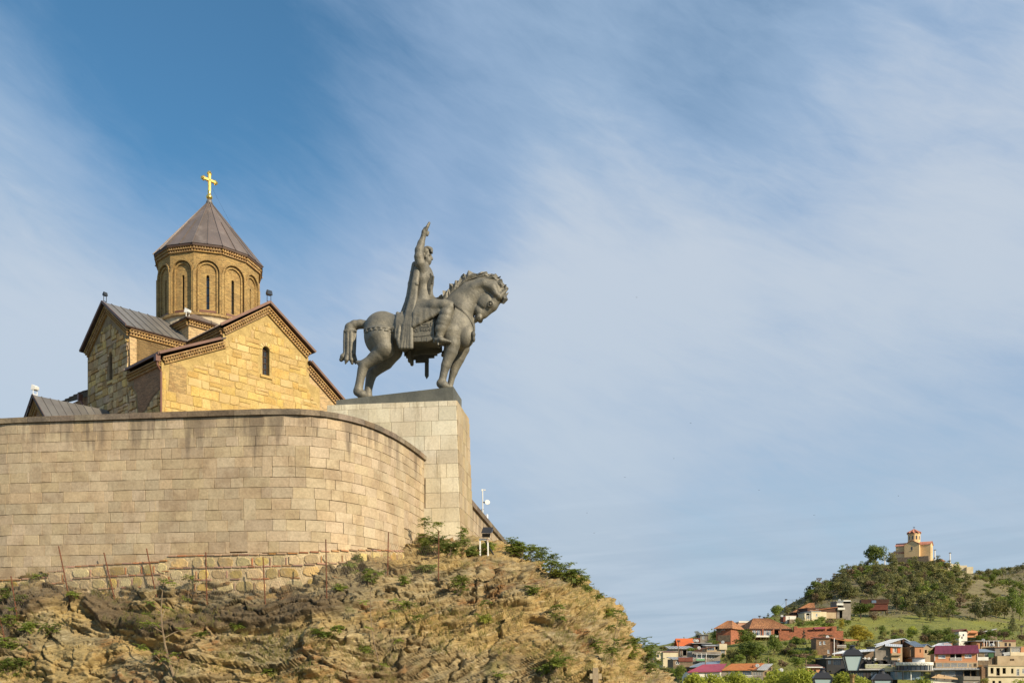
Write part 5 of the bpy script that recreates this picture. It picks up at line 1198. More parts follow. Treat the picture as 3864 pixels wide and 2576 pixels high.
g = G(); g.tube([kt(268, 870), kt(268, 905), kt(380, 908), kt(390, 870)], .02, 5); part('yoke', g, M_RUSTWHITE, st)

YM = 78.
def km(x, y, dy=0.): return at(*KA(x, y), YM + dy)
ma = thing('antenna_mast', 'thin white mast with a round dish behind the right hand wall', 'antenna', km(282, 700))
g = G(); g.tube([km(284, 720), km(277, 175)], .045, 7); part('pole', g, M_WHITE, ma)
g = G(); c = km(348, 366); g.lathe([(.03, 0), (.2, .0), (.2, .12), (.15, .25)], c, 16, (np.array([.97, .2, 0]), UP, nz((.2, 1, 0)))); part('dish', g, M_WHITE, ma)
g = G(); g.tube([km(280, 368), km(312, 372, .2)], .06, 6); part('dish_bracket', g, M_BLACKM, ma)
g = G(); g.bar(km(268, 185), km(318, 185), .06); g.box(km(312, 188), (.06, .05, .05)); g.box(km(271, 190), (.05, .05, .08)); part('sensor_arm', g, M_WHITE, ma)
g = G(); g.bar(km(262, 472), km(300, 472), .04); g.bar(km(240, 510), km(272, 508), .05); g.box(km(255, 495), (.05, .05, .09)); g.tube([km(222, 470), km(222, 560)], .03, 5); part('clamp', g, M_BLACKM, ma)
pa = thing('panel_antenna', 'white cylinder panel antenna standing on the terrace wall beside the mast', 'antenna', km(345, 660))
g = G(); g.lathe([(.07, 0), (.085, .06), (.085, .52), (.06, .57)], km(345, 650), 12); part('radome', g, M_WHITE, pa, smooth=True)
g = G(); g.tube([km(320, 680), km(320, 560)], .025, 5); g.bar(km(318, 560), km(345, 562), .03); part('post', g, M_WHITE, pa)

h = on_rock(*K5(1443, 1568)); YC = h[1] - .15 if h is not None else 44.
kc = lambda x, y: at(*K5(x, y), YC)
g = G(); g.b(kc(1430, 1500)[0], kc(1458, 1500)[0], YC - .16, YC + .16, kc(0, 1620)[2], kc(0, 1487)[2]); g.b(kc(1414, 0)[0], kc(1429, 0)[0], YC - .15, YC + .15, kc(0, 1546)[2], kc(0, 1517)[2]); g.b(kc(1459, 0)[0], kc(1476, 0)[0], YC - .15, YC + .15, kc(0, 1546)[2], kc(0, 1517)[2])
single('stone_cross', g, M_PEDSIDE, 'small pale stone cross at the foot of the rock', 'cross', kc(1443, 1568))

# ------------------------------------------------------------------ foliage
ML = leafmat('sapling_leaf', (.25, .29, .05), (.14, .19, .035), .2, .5, 1.5)
ML2 = leafmat('sapling_leaf_dark', (.215, .25, .055), (.125, .165, .04), .2, .45, 1.5)
ML3 = leafmat('sapling_leaf_yellow', (.36, .36, .06), (.22, .26, .045), .2, .45, 1.5)
MST = pbr('sapling_stem', (.24, .18, .11), .85, (.16, .11, .07), 4)
def leaflet(vs, fs, p, d, n, l, w):
    i = len(vs); s = np.cross(d, n); vs += [p, p + d * l * .5 + s * w - n * l * .05, p + d * l, p + d * l * .5 - s * w - n * l * .05]; fs.append((i, i + 1, i + 2, i + 3))
def pinnate(vs, fs, p, d, length, rng, nl=6, ll=.15):
    """a drooping compound leaf: pairs of leaflets along a curved rib"""
    d = nz(d); q = p.copy(); st = length / nl
    side = np.cross(d, UP); side = nz(side) if np.linalg.norm(side) > .05 else np.array([1., 0, 0])
    for i in range(nl):
        d = nz(d + np.array([0, 0, -.13])); q = q + d * st; n = nz(np.cross(side, d)); n = n if n[2] > 0 else -n; n = nz(n + rng.normal(0, .75, 3))
        for sg in (1, -1): leaflet(vs, fs, q, nz(side * sg + d * .45 + np.array([0, 0, -.25]) + rng.normal(0, .15, 3)), n, ll * rng.uniform(.75, 1.15), ll * .24)
    leaflet(vs, fs, q, d, n, ll, ll * .24)
def sapling(base, tip, name, label, group, seed, lm=None, dens=1., tufts=None, spread=.5, nstem=1, th=.022, lsize=.115):
    rng = np.random.default_rng(seed); base = np.asarray(base, float); t = thing(name, label, 'plant', base, group); H_ = np.linalg.norm(tip - base); stem = G(); vs, fs = [], []
    for sidx in range(nstem):
        tp = base + (np.asarray(tip, float) - base) * (rng.uniform(.45, 1.) if sidx else 1) + (rng.normal(0, spread * .45, 3) * np.array([1, .8, .35]) if sidx else 0); b0 = base + (rng.normal(0, .12, 3) * np.array([1, .6, 0]) if sidx else 0)
        bend = rng.normal(0, .06, 3) * H_; pts = [b0 - (tp - b0) * .06 + (tp - b0) * f * 1.06 + bend * math.sin(math.pi * f) for f in np.linspace(0, 1, 7)]
        stem.tube(pts, [th * (1 - .75 * f) for f in np.linspace(0, 1, 7)], 5)
        tw = [(1.0, 1.)] + [(rng.uniform(.12, .97), rng.uniform(.45, 1.)) for _ in range(int((2.2 + H_ * 1.9) * dens * (.75 if base[2] < 4.6 else 1.25)))] if tufts is None else tufts
        for f, sz in tw:
            c = pts[min(6, int(f * 6))] + (pts[min(6, int(f * 6) + 1)] - pts[min(6, int(f * 6))]) * (f * 6 % 1)
            if f < .98:
                o = np.array([rng.normal(0, 1), rng.normal(0, .8), rng.uniform(.1, .7)]); o = nz(o) * rng.uniform(.25, 1) * spread; stem.tube([c, c + o * .55 + np.array([0, 0, .04]), c + o], [th * .45, th * .3, th * .15], 4); c = c + o
            m = int(rng.integers(5, 9) * (.7 + .5 * sz))
            for k in range(m):
                a = 2 * math.pi * (k + rng.uniform(0, .8)) / m; pinnate(vs, fs, c, np.array([math.cos(a), math.sin(a), rng.uniform(-.35, 1.0)]), rng.uniform(.22, .42) * (.6 + .5 * sz) * lsize / .15, rng, 5, lsize * (.75 + .3 * sz))
    part('stem', stem, MST, t, uv=False); g = G(); g.v = vs; g.f = fs; g.m = [0] * len(fs); g.v = [tuple(v) for v in vs]; part('foliage', g, lm or ML, t, uv=False); return t
def plant_px(b, tip, label, group=None, dy=0., **kw):
    h = None
    for k in range(14):
        h = on_rock(b[0], b[1] + 5 * k)
        if h is not None and h[1] < 72: break
    if h is None: return
    b = (b[0], b[1] + 5 * k); Y = h[1] + dy; sapling(at(*b, Y), at(*tip, Y + kw.pop('lean', 0.)), kw.pop('name', 'sapling'), label, group, kw.pop('seed', int(b[0] * 7 + b[1])), **kw)
# each: base, tip (photo pixels), label, options
PLANTS = [
 (K5(565, 855), K5(553, 705), 'leafy sapling at the junction of curved wall and pedestal', dict(nstem=2, spread=.3)),
 (K5(632, 870), K5(628, 735), 'sapling with a flat leafy top before the left edge of the pedestal', dict(nstem=1, spread=.4)),
 (K5(770, 862), K5(760, 765), 'sapling casting its shadow on the lower pedestal', dict(nstem=2, spread=.3)),
 (K5(620, 900), K5(635, 815), 'dense dark bush at the foot of the pedestal', dict(nstem=5, spread=.55, lm=ML2)),
 (K5(690, 905), K5(705, 840), 'dark bush right of the densest bush by the pedestal', dict(nstem=4, spread=.5, lm=ML2)),
 (K5(565, 995), K5(565, 960), 'low dark creeper below the pedestal bushes', dict(nstem=3, spread=.4, lm=ML2)),
 (K5(555, 900), K5(545, 830), 'bush beside the end of the rubble ledge', dict(nstem=3, spread=.35)),
 (K5(800, 905), K5(800, 875), 'low undergrowth left of the white lamp stand', dict(nstem=4, spread=.4, lm=ML2)),
 (K5(880, 900), K5(880, 845), 'green shrub behind the white lamp stand', dict(nstem=4, spread=.35, dy=.6)),
 (K5(1010, 905), K5(1015, 825), 'tall pale green shrub at the end of the side wall', dict(nstem=4, spread=.5)),
 (K5(1055, 930), K5(1060, 845), 'broad shrub right of the shrub at the side wall end', dict(nstem=4, spread=.6)),
 (K5(1110, 935), K5(1115, 858), 'shrub in the middle of the row on the rock crest', dict(nstem=4, spread=.6, lm=ML2)),
 (K5(1165, 955), K5(1160, 872), 'dark shrub on the crest with bare twigs below', dict(nstem=4, spread=.55, lm=ML2)),
 (K5(1215, 985), K5(1225, 905), 'dark shrub leaning over the crest to the right', dict(nstem=4, spread=.6, lm=ML2)),
 (K5(1300, 1040), K5(1315, 945), 'outermost tall shrub standing against the sky on the crest', dict(nstem=4, spread=.5, lm=ML2)),
 (K5(1345, 1065), K5(1365, 985), 'drooping shrub right of the tall shrub against the sky', dict(nstem=3, spread=.45, lm=ML2)),
 (K5(1250, 1010), K5(1250, 985), 'yellowish low bush on top of the pale crest boulder', dict(nstem=3, spread=.35, lm=ML3, name='bush')),
 (K5(1330, 1055), K5(1350, 1020), 'yellow broom like bush under the tall crest shrub', dict(nstem=4, spread=.35, lm=ML3, name='bush')),
 (K5(1392, 1085), K5(1398, 1062), 'tiny plant on the rock shoulder against the sky', dict(nstem=2, spread=.2)),
 (K5(1462, 1150), K5(1466, 1108), 'small lone plant on the steep right rim of the rock', dict(nstem=1, spread=.2)),
 (K5(1495, 1225), K5(1530, 1185), 'grassy tuft plant halfway down the right rim', dict(nstem=3, spread=.25, lm=ML3)),
 (K5(1532, 1478), K5(1572, 1190), 'tall thin reddish sapling at the right rim of the rock', dict(nstem=2, spread=.45, th=.025)),
 (K5(1460, 1410), K5(1462, 1355), 'bush on the rock face left of the tall thin sapling', dict(nstem=3, spread=.4)),
 (K5(1640, 1410), K5(1650, 1340), 'leafy plant at the lower right foot of the rock', dict(nstem=4, spread=.5)),
 (K5(1690, 1430), K5(1700, 1335), 'tallest plant of the lower right foot of the rock', dict(nstem=4, spread=.5)),
 (K5(1740, 1440), K5(1748, 1365), 'rightmost plant at the lower foot of the rock', dict(nstem=4, spread=.45)),
 (K5(1620, 1440), K5(1625, 1390), 'pale grass like bush above the lower right boulders', dict(nstem=4, spread=.4, lm=ML3, name='bush')),
 (K5(1720, 1520), K5(1730, 1465), 'dark bush in the lower right corner of the rock', dict(nstem=4, spread=.5, lm=ML2)),
 (K5(325, 1470), K5(280, 985), 'long thin sapling climbing the middle of the rock face', dict(nstem=1, spread=.55, th=.03, tufts=[(1., 1.), (.93, .8), (.72, .7), (.45, .6), (.35, .9), (.2, .8), (.05, .9)])),
 (K5(360, 1400), K5(390, 1140), 'second thin sapling just right of the long one on the rock face', dict(nstem=1, spread=.5, tufts=[(1., 1.), (.9, .7), (.75, .6), (.3, .8)])),
 (K5(440, 1310), K5(505, 1225), 'sapling leaning right on the middle of the rock face', dict(nstem=1, spread=.3, tufts=[(1., 1.), (.9, .8)])),
 (K5(470, 1175), K5(465, 1148), 'small plant on a ledge of the middle rock face', dict(nstem=2, spread=.25)),
 (K5(725, 1110), K5(745, 1015), 'thicket of upright stems below the pedestal', dict(nstem=5, spread=.45)),
 (K5(815, 1290), K5(880, 1140), 'thin sapling above the diagonal rock slab', dict(nstem=1, spread=.3, tufts=[(1., .7), (.8, .5), (.5, .4)])),
 (K5(860, 1255), K5(862, 1225), 'brownish grass clump beside the diagonal slab', dict(nstem=3, spread=.25, lm=ML3, name='grass_tuft')),
 (K5(1125, 1105), K5(1120, 1075), 'green cushion plant on the upper right rock face', dict(nstem=4, spread=.3)),
 (K5(1250, 1255), K5(1262, 1165), 'reddish stemmed plant on the right rock face', dict(nstem=2, spread=.4)),
 (K5(1240, 1500), K5(1235, 1405), 'twiggy bush low on the right rock face', dict(nstem=4, spread=.5)),
 (K5(1170, 1540), K5(1172, 1480), 'small twiggy plant near the bottom of the rock face', dict(nstem=2, spread=.3)),
 (K5(940, 1540), K5(940, 1518), 'small green plant near the bottom middle of the rock', dict(nstem=2, spread=.25)),
 (K5(455, 1060), K5(452, 1015), 'small plant high on the rock left of the iron post', dict(nstem=2, spread=.25)),
 (K5(170, 1040), K5(178, 945), 'thin sapling in front of the rubble ledge', dict(nstem=1, spread=.25)),
 (K5(205, 925), K5(205, 905), 'small sprig on the rubble ledge', dict(nstem=1, spread=.15)),
 (K5(120, 1090), K5(105, 1060), 'small sapling below the rubble ledge', dict(nstem=2, spread=.25)),
 (KL(40, 760), KL(40, 600), 'dark green bush at the left edge beside the wall foot', dict(nstem=4, spread=.4, lm=ML2)),
 (KL(175, 460), KL(180, 400), 'small sprig on the wall ledge at far left', dict(nstem=2, spread=.25)),
 (KL(395, 500), KL(395, 470), 'tiny sprig right of the far left ledge sprig', dict(nstem=1, spread=.2)),
 (KL(240, 760), KL(235, 690), 'sapling between the two leftmost iron posts', dict(nstem=2, spread=.3)),
 (KL(740, 680), KL(735, 640), 'small plant at the foot of the second iron post', dict(nstem=2, spread=.3)),
 (KL(120, 1000), KL(110, 880), 'spreading sapling on the left rock below the dark slab', dict(nstem=3, spread=.6)),
 (KL(290, 1060), KL(300, 960), 'second sapling right of the spreading one at left', dict(nstem=3, spread=.45)),
 (KL(45, 1240), KL(40, 1120), 'leafy sapling cut by the left picture edge', dict(nstem=3, spread=.5)),
 (KL(150, 1220), KL(160, 1180), 'small plant beside the sapling at the left edge', dict(nstem=2, spread=.4)),
 (KL(90, 1480), KL(75, 1330), 'tall bush in the lower left corner', dict(nstem=3, spread=.5)),
 (KL(200, 1420), KL(215, 1325), 'dense leaf tuft in the lower left corner', dict(nstem=3, spread=.45, lm=ML2)),
 (KL(560, 1060), KL(565, 980), 'brownish small plant on the left boulder', dict(nstem=2, spread=.35)),
 (KL(1805, 1530), KL(1685, 520), 'slender pale barked tree rising before the dark slab', dict(nstem=1, spread=.95, th=.055, tufts=[(1., 1.), (.96, .6), (.62, .8), (.58, .9), (.5, .8), (.66, .7), (.45, .9), (.4, .7), (.25, .8), (.2, .9)])),
 (KL(1790, 1480), KL(1480, 1190), 'bare forked side stem left of the slender tree', dict(nstem=1, spread=.4, th=.03, tufts=[(1., .9), (.95, .8), (.7, .5)])),
 (KM(300, 740), KM(325, 480), 'thin sapling in front of the ledge stones', dict(nstem=1, spread=.35)),
 (KM(835, 985), KM(830, 962), 'tiny bright plant in the crack under the dark slab', dict(nstem=2, spread=.2)),
 (KM(430, 1100), KM(430, 1060), 'small bright plant left of the dark crack', dict(nstem=2, spread=.22)),
 (KM(1665, 1115), KM(1645, 1020), 'bright plant on the face right of the dark slab', dict(nstem=3, spread=.3)),
 (KM(1800, 1030), KM(1825, 990), 'small bright plant right of the bright face plant', dict(nstem=2, spread=.25)),
 (KM(2135, 1220), KM(2140, 1190), 'small clump below the middle of the rock face', dict(nstem=2, spread=.22)),
 (KM(1120, 1470), KM(1115, 1430), 'small plant near the bottom left of the face', dict(nstem=2, spread=.22)),
 (KM(2150, 560), KM(2140, 400), 'bush right of the fourth upright iron post', dict(nstem=3, spread=.35, lm=ML2)),
]
for b, tip, lab, kw in PLANTS: plant_px(b, tip, lab, 'plants growing on the rock', **kw)
# low grass in the cracks
gr = G(); cnt = 0
for _ in range(4200):
    px, py = RNG.uniform(0, 2480), RNG.uniform(2080, 2576)
    h = CBVH.ray_cast(Vector((0, 0, 0)), ray(px, py).normalized())
    if h[0] is None: continue
    p = np.array(h[0])
    if float(vn(np.array([[p[0] * .5, p[1] * .5, p[2] * .8]]), 200)[0]) < .18 and px < 2050: continue
    for k in range(7):
        a = RNG.uniform(0, 6.28); d = np.array([math.cos(a) * .6, math.sin(a) * .6 - .2, 1]); l = RNG.uniform(.12, .34); q = p + RNG.normal(0, .05, 3)
        gr.add([q, q + np.array([.018, 0, 0]), q + d * l], [(0, 1, 2)])
o = setting('dry_grass', gr, leafmat('dry_grass_blade', (.34, .29, .10), (.20, .20, .055), 0, .4), kind='stuff')

# crowns made of leaf sized faces
def crown_mesh(name, blobs, n, leaf, seed, up=.25, mats=None):
    """blobs: (centre, radii); leaves on and inside the blobs, facing roughly outward"""
    rng = np.random.default_rng(seed); vol = np.array([b[1][0] * b[1][1] * b[1][2] for b in blobs]) ** .7; vol /= vol.sum(); C_ = np.array([b[0] for b in blobs], float); Rr = np.array([b[1] for b in blobs], float)
    bi = rng.choice(len(blobs), n, p=vol); d = rng.normal(0, 1, (n, 3)); d /= np.linalg.norm(d, axis=1)[:, None]; rad = rng.uniform(.35, 1.06, n) ** .5
    p = C_[bi] + d * Rr[bi] * rad[:, None]; nrm = d + rng.normal(0, .6, (n, 3)) + np.array([0, 0, up]); nrm /= np.linalg.norm(nrm, axis=1)[:, None]
    a = np.cross(nrm, rng.normal(0, 1, (n, 3))); a /= np.linalg.norm(a, axis=1)[:, None] + 1e-9; b = np.cross(nrm, a); s = leaf * rng.uniform(.55, 1.25, n)[:, None]
    V = np.stack([p - a * s, p + b * s * .55, p + a * s, p - b * s * .55], 1).reshape(-1, 3)
    me = bpy.data.meshes.new(name); me.vertices.add(len(V)); me.vertices.foreach_set('co', V.ravel()); me.loops.add(4 * n); me.loops.foreach_set('vertex_index', np.arange(4 * n, dtype=np.int32)); me.polygons.add(n); me.polygons.foreach_set('loop_start', np.arange(n, dtype=np.int32) * 4); me.update(calc_edges=True)
    return me
MT = dict(pine=leafmat('pine_needles', (.205, .20, .070), (.125, .13, .05), .28, .36, .12), olive=leafmat('olive_foliage', (.28, .255, .075), (.185, .175, .056), .28, .35, .12), green=leafmat('green_foliage', (.21, .255, .045), (.135, .175, .034), .22, .4, .15),
          bright=leafmat('bright_foliage', (.40, .42, .062), (.27, .31, .045), .12, .5, .3), yellow=leafmat('yellow_foliage', (.46, .37, .05), (.33, .27, .04), .1, .5, .3), brown=leafmat('brown_foliage', (.22, .15, .08), (.15, .10, .06), .2, .3, .2), fir=leafmat('fir_needles', (.04, .055, .038), (.025, .038, .028), .2, .15, .3))
MTR = pbr('tree_trunk', (.17, .115, .075), .9, (.11, .075, .05), 2)
def blobset(kind, seed):
    r = np.random.default_rng(seed); B_ = []
    if kind == 'broad':
        for k in range(14): a = r.uniform(0, 6.28); q = r.uniform(.05, .30); z = r.uniform(.24, .86); B_.append(((q * math.cos(a), q * math.sin(a), z), (r.uniform(.13, .22), r.uniform(.13, .22), r.uniform(.10, .17))))
        B_.append(((0, 0, .62), (.28, .28, .28)))
    elif kind == 'pine':
        for k in range(13): a = r.uniform(0, 6.28); z = r.uniform(.18, .92); q = r.uniform(.04, .36) * (1.2 - z * .85); B_.append(((q * math.cos(a), q * math.sin(a), z), (r.uniform(.15, .24), r.uniform(.15, .24), r.uniform(.06, .12))))
    elif kind == 'fir':
        for k in range(15): z = .08 + .9 * k / 15; w = (1 - z) * .30 + .02; B_.append(((r.normal(0, .015), r.normal(0, .015), z), (w, w, .045)))
    else:
        for k in range(7): a = r.uniform(0, 6.28); q = r.uniform(.1, .40); B_.append(((q * math.cos(a), q * math.sin(a), r.uniform(.15, .55)), (r.uniform(.2, .34), r.uniform(.2, .34), r.uniform(.16, .34))))
    return B_
CROWN = {}
for kind, n, leaf in (('broad', 620, .050), ('pine', 560, .050), ('fir', 620, .040), ('bush', 380, .075)):
    for s in range(4): CROWN[kind, s] = crown_mesh('crown_' + kind, blobset(kind, s + 50), n, leaf, s)
BIGB = [crown_mesh('crown_large', blobset('broad', s + 90), 2200, .034, s + 20) for s in range(3)]
def trunk_mesh(kind, seed):
    r = np.random.default_rng(seed); g = G(); top = {'broad': .62, 'pine': .85, 'fir': .92, 'bush': .3}[kind]
    pts = [(r.normal(0, .012) * (k > 0), r.normal(0, .012) * (k > 0), -.06 + (top + .06) * k / 5) for k in range(6)]; w = .022 if kind != 'bush' else .015; g.tube(pts, [w * (1 - .13 * k) for k in range(6)], 5)
    if kind in ('broad', 'pine', 'bush'):
        for k in range(4): a = r.uniform(0, 6.28); z = r.uniform(.3, .7) * top; g.tube([(0, 0, z), (.1 * math.cos(a), .1 * math.sin(a), z + .12), (.2 * math.cos(a), .2 * math.sin(a), z + .2)], [.011, .008, .004], 4)
    return mesh_of('trunk', g, MTR, uv=False)
TRUNK = {(k, s): trunk_mesh(k, s) for k in ('broad', 'pine', 'fir', 'bush') for s in range(3)}
def tree(base, h, w, kind, mat, label, group=None, name=None, me=None):
    s = int(RNG.integers(0, 4)); cat = 'bush' if kind == 'bush' else 'tree'
    t = thing(name or {'broad': 'leafy_tree', 'pine': 'pine_tree', 'fir': 'fir_tree', 'bush': 'bush'}[kind], label, cat, base, group, rz=RNG.uniform(0, 6.28)); t.scale = (w, w * RNG.uniform(.85, 1.1), h)
    for nm, m_, mt in (('crown', me or CROWN[kind, s], MT[mat]), ('trunk', TRUNK[kind, s % 3], MTR)):
        if not m_.materials: m_.materials.append(mt)
        o = bpy.data.objects.new(nm, m_); COL.objects.link(o); o.parent = t; ORG[o.name] = ORG[t.name]
        o.material_slots[0].link = 'OBJECT'; o.material_slots[0].material = mt
    return t
# ------------------------------------------------------------------ hillside houses
HM = dict(pink=pbr('render_pink', (.50, .28, .18), .9, (.44, .24, .15), .4), cream=pbr('render_cream', (.62, .53, .36), .9, (.54, .45, .29), .5, bump=.02), tan=pbr('render_tan', (.46, .35, .22), .9, (.38, .28, .17), .5, grime=(.28, .21, .14), gscale=.4), orange=pbr('render_orange', (.52, .26, .13), .9, (.46, .22, .11), .4),
          brick=pbr('house_brick', (.27, .165, .095), .9, (.21, .12, .07), .5, uvbrick=(.5, .16, .02, (.26, .19, .12), .5)), redbrick=pbr('red_brick', (.37, .14, .08), .9, (.31, .115, .065), .4, uvbrick=(.5, .16, .02, (.38, .15, .08), .5)), grey=pbr('render_grey', (.26, .225, .185), .9, (.19, .165, .135), .5, grime=(.13, .11, .09), gscale=.5),
          white=pbr('render_white', (.72, .69, .62), .9, (.62, .58, .50), .6), dark=pbr('dark_cladding', (.03, .029, .03), .6, (.022, .022, .024), .5), wood=pbr('dark_wood_wall', (.085, .042, .026), .9, (.06, .03, .02), .8), maroonwood=pbr('red_brown_boards', (.17, .055, .035), .8, (.13, .04, .028), .8), stone=pbr('rubble_house', (.24, .18, .115), .95, (.15, .11, .075), 1.2, bump=.06, bscale=3), timber=pbr('weathered_boards', (.24, .17, .11), .9, (.16, .11, .07), 1.5))
RM = dict(tile=pbr('roof_tile', (.42, .21, .10), .85, (.35, .165, .075), .5, uvbrick=(.4, .35, .03, (.22, .09, .05), .5)), rust=pbr('rusted_roof', (.42, .17, .055), .8, (.30, .10, .04), .6, grime=(.50, .24, .09)), purple=pbr('purple_roof', (.205, .045, .075), .5, (.18, .04, .066), .4), magenta=pbr('pink_red_roof', (.33, .07, .105), .5, (.29, .06, .09), .4), grey=pbr('grey_tin_roof', (.40, .40, .39), .5, (.33, .33, .32), .4, grime=(.24, .20, .17)), silver=pbr('silver_tin_roof', (.58, .60, .62), .4, (.50, .52, .55), .4), blue=pbr('blue_grey_roof', (.22, .27, .33), .5, (.18, .22, .27), .4), brown=pbr('brown_roof', (.20, .085, .055), .7, (.15, .065, .045), .5), orange=pbr('orange_roof', (.62, .14, .04), .7, (.5, .12, .04), .4))
M_CURT = pbr('window_curtain', (.55, .55, .54), .7)
class House:
    def __init__(s, name, label, K, rect, Y, yaw=0., depth=9., cat='house', group='houses on the hillside'):
        (x0, y0), (x1, y1) = K(rect[0], rect[1]), K(rect[2], rect[3]); s.K = K; s.Y = Y; c = at((x0 + x1) / 2, y1, Y); s.O = np.array([c[0], c[1], 0])
        s.t = np.array([math.cos(R(yaw)), math.sin(R(yaw)), 0]); s.n = np.array([math.sin(R(yaw)), -math.cos(R(yaw)), 0]); s.depth = depth
        s.a0, s.z1 = s.sz(x0, y0); s.a1, s.z0 = s.sz(x1, y1); s.z1 = max(s.z1, s.sz(x1, y0)[1]) if yaw else s.z1
        s.o = thing(name, label, cat, c, group); s.cut = {}
    def sz(s, px, py, d=0.):
        r = np.array([(px - CX) / F, 1, (HY - py) / F]); o = s.O + s.n * d; t = (o @ s.n) / (r @ s.n); q = t * r; return (q - s.O) @ s.t, q[2]
    def k(s, x, y): return s.sz(*s.K(x, y))
    def q(s, x, y, d): a, z = s.sz(*s.K(x, y), -d); return (a, d, z)
    def P(s, a, d, z): return s.O + s.t * a - s.n * d + UP * z
    def wall(s, m, wins=(), top=None, a0=None, a1=None, z0=None, z1=None, foot=7., name='wall'):
        """front wall with real openings, side and back walls"""
        a0 = s.a0 if a0 is None else a0; a1 = s.a1 if a1 is None else a1; z0 = s.z0 if z0 is None else z0; z1 = s.z1 if z1 is None else z1; g = G(); D_ = s.depth
        R_ = []
        for w in wins:
            x0, y0, x1, y1, stl = w[:5]; n = w[5] if len(w) > 5 else 1
            (u0, v1), (u1, v0) = s.k(x0, y0), s.k(x1, y1); st = (u1 - u0) / n
            for i in range(n): R_.append((u0 + st * i + (st * .06 if n > 1 else 0), v0, u0 + st * (i + 1) - (st * .06 if n > 1 else 0), v1, stl))
        out = [(a0, z0 - foot), (a1, z0 - foot)] + (top or [(a1, z1), (a0, z1)])
        R_ = [r for r in R_ if r[0] > a0 + .03 and r[2] < a1 - .03 and r[3] < max(q[1] for q in out) - .03]
        g.holed(out, [[(r[0], r[1]), (r[2], r[1]), (r[2], r[3]), (r[0], r[3])] for r in R_], lambda a, z: s.P(a, 0, z))
        tp = [q for q in out[2:]]; zr_, zl_ = tp[0][1], tp[-1][1]
        g.add([s.P(a0, 0, z0 - foot), s.P(a0, D_, z0 - foot), s.P(a0, D_, zl_), s.P(a0, 0, zl_)], [(0, 1, 2, 3)]); g.add([s.P(a1, 0, z0 - foot), s.P(a1, D_, z0 - foot), s.P(a1, D_, zr_), s.P(a1, 0, zr_)], [(0, 1, 2, 3)])
        g.add([s.P(a, D_, z) for a, z in out], [tuple(range(len(out)))])
        if not top: g.add([s.P(a0, 0, z1 - .05), s.P(a1, 0, z1 - .05), s.P(a1, D_, z1 - .05), s.P(a0, D_, z1 - .05)], [(0, 1, 2, 3)])
        for u0, v0, u1, v1, stl in R_:
            for a, b in (((u0, v0), (u1, v0)), ((u1, v0), (u1, v1)), ((u1, v1), (u0, v1)), ((u0, v1), (u0, v0))): g.add([s.P(a[0], 0, a[1]), s.P(b[0], 0, b[1]), s.P(b[0], .28, b[1]), s.P(a[0], .28, a[1])], [(0, 1, 2, 3)])
        w_ = part(name, g, HM[m], s.o)
        for u0, v0, u1, v1, stl in R_:
            f = G(); w = min(.11, (u1 - u0) * .1); c = (u0 + u1) / 2
            if stl == 'd':
                f.box(s.P(c, 1.2, (v0 + v1) / 2), ((u1 - u0) / 2 - .01, .05, (v1 - v0) / 2 - .01), (s.t, s.n, UP)); part('shade_panel', f, M_DARK, s.o); continue  # black panel set inside the hole, painting in the dark of the room
            fm = {'w': M_WHITE, 'b': HM['stone'], 'k': M_BLACKM, 'n': M_WOOD, 'u': RM['blue']}[stl[0]]
            for a, b in (((u0 + w / 2, v0), (u0 + w / 2, v1)), ((u1 - w / 2, v0), (u1 - w / 2, v1)), ((u0, v0 + w / 2), (u1, v0 + w / 2)), ((u0, v1 - w / 2), (u1, v1 - w / 2)), ((c, v0), (c, v1))): f.bar(s.P(a[0], .08, a[1]), s.P(b[0], .08, b[1]), w, .1, s.n)
            if (v1 - v0) > 1.3: f.bar(s.P(u0, .08, v0 + (v1 - v0) * .68), s.P(u1, .08, v0 + (v1 - v0) * .68), w * .7, .08, s.n)
            wo = part('window', f, fm, s.o); f = G(); f.box(s.P(c, .15, (v0 + v1) / 2), ((u1 - u0) / 2 - .02, .02, (v1 - v0) / 2 - .02), (s.t, s.n, UP)); part('pane', f, M_GLASSB if 'l' in stl else M_GLASSD, wo)
            if 'c' in stl: f = G(); f.box(s.P(u0 + (u1 - u0) * .28, .12, (v0 + v1) / 2), ((u1 - u0) * .14, .012, (v1 - v0) * .42), (s.t, s.n, UP)); part('curtain', f, M_CURT, wo)
            if 's' in stl: f = G(); f.bar(s.P(u0 - .1, -.06, v0 - .05), s.P(u1 + .1, -.06, v0 - .05), .16, .08, UP); part('sill', f, M_WHITE, wo)
        return w_
    def slab(s, name, m, pts, th=.14, par=None, n=0):
        """thin roof plane from 4 points (a, depth, z): eave-left, eave-right, ridge-right, ridge-left; n standing ribs"""
        p = [s.P(*q) for q in pts]; nn = nz(np.cross(p[1] - p[0], p[3] - p[0])); nn = nn if nn[2] > 0 else -nn; g = G(); g.hexa([q - nn * th for q in p] + p)
        r = part(name, g, m if not isinstance(m, str) else RM[m], par or s.o)
        if n:
            g = G()
            for i in range(n + 1): f = i / n; g.bar(p[0] + (p[1] - p[0]) * f + nn * .03, p[3] + (p[2] - p[3]) * f + nn * .03, .07, .08, nn)
            part('roof_rib', g, m if not isinstance(m, str) else RM[m], r, kind='stuff')
        return r
    def flat(s, m, oh=.4, th=.25, a0=None, a1=None, z=None, d=None):
        a0 = s.a0 if a0 is None else a0; a1 = s.a1 if a1 is None else a1; z = s.z1 if z is None else z; d = s.depth if d is None else d
        return s.slab('roof', m, [(a0 - oh, -oh, z + th), (a1 + oh, -oh, z + th), (a1 + oh, d + oh, z + th + .1), (a0 - oh, d + oh, z + th + .1)], th)
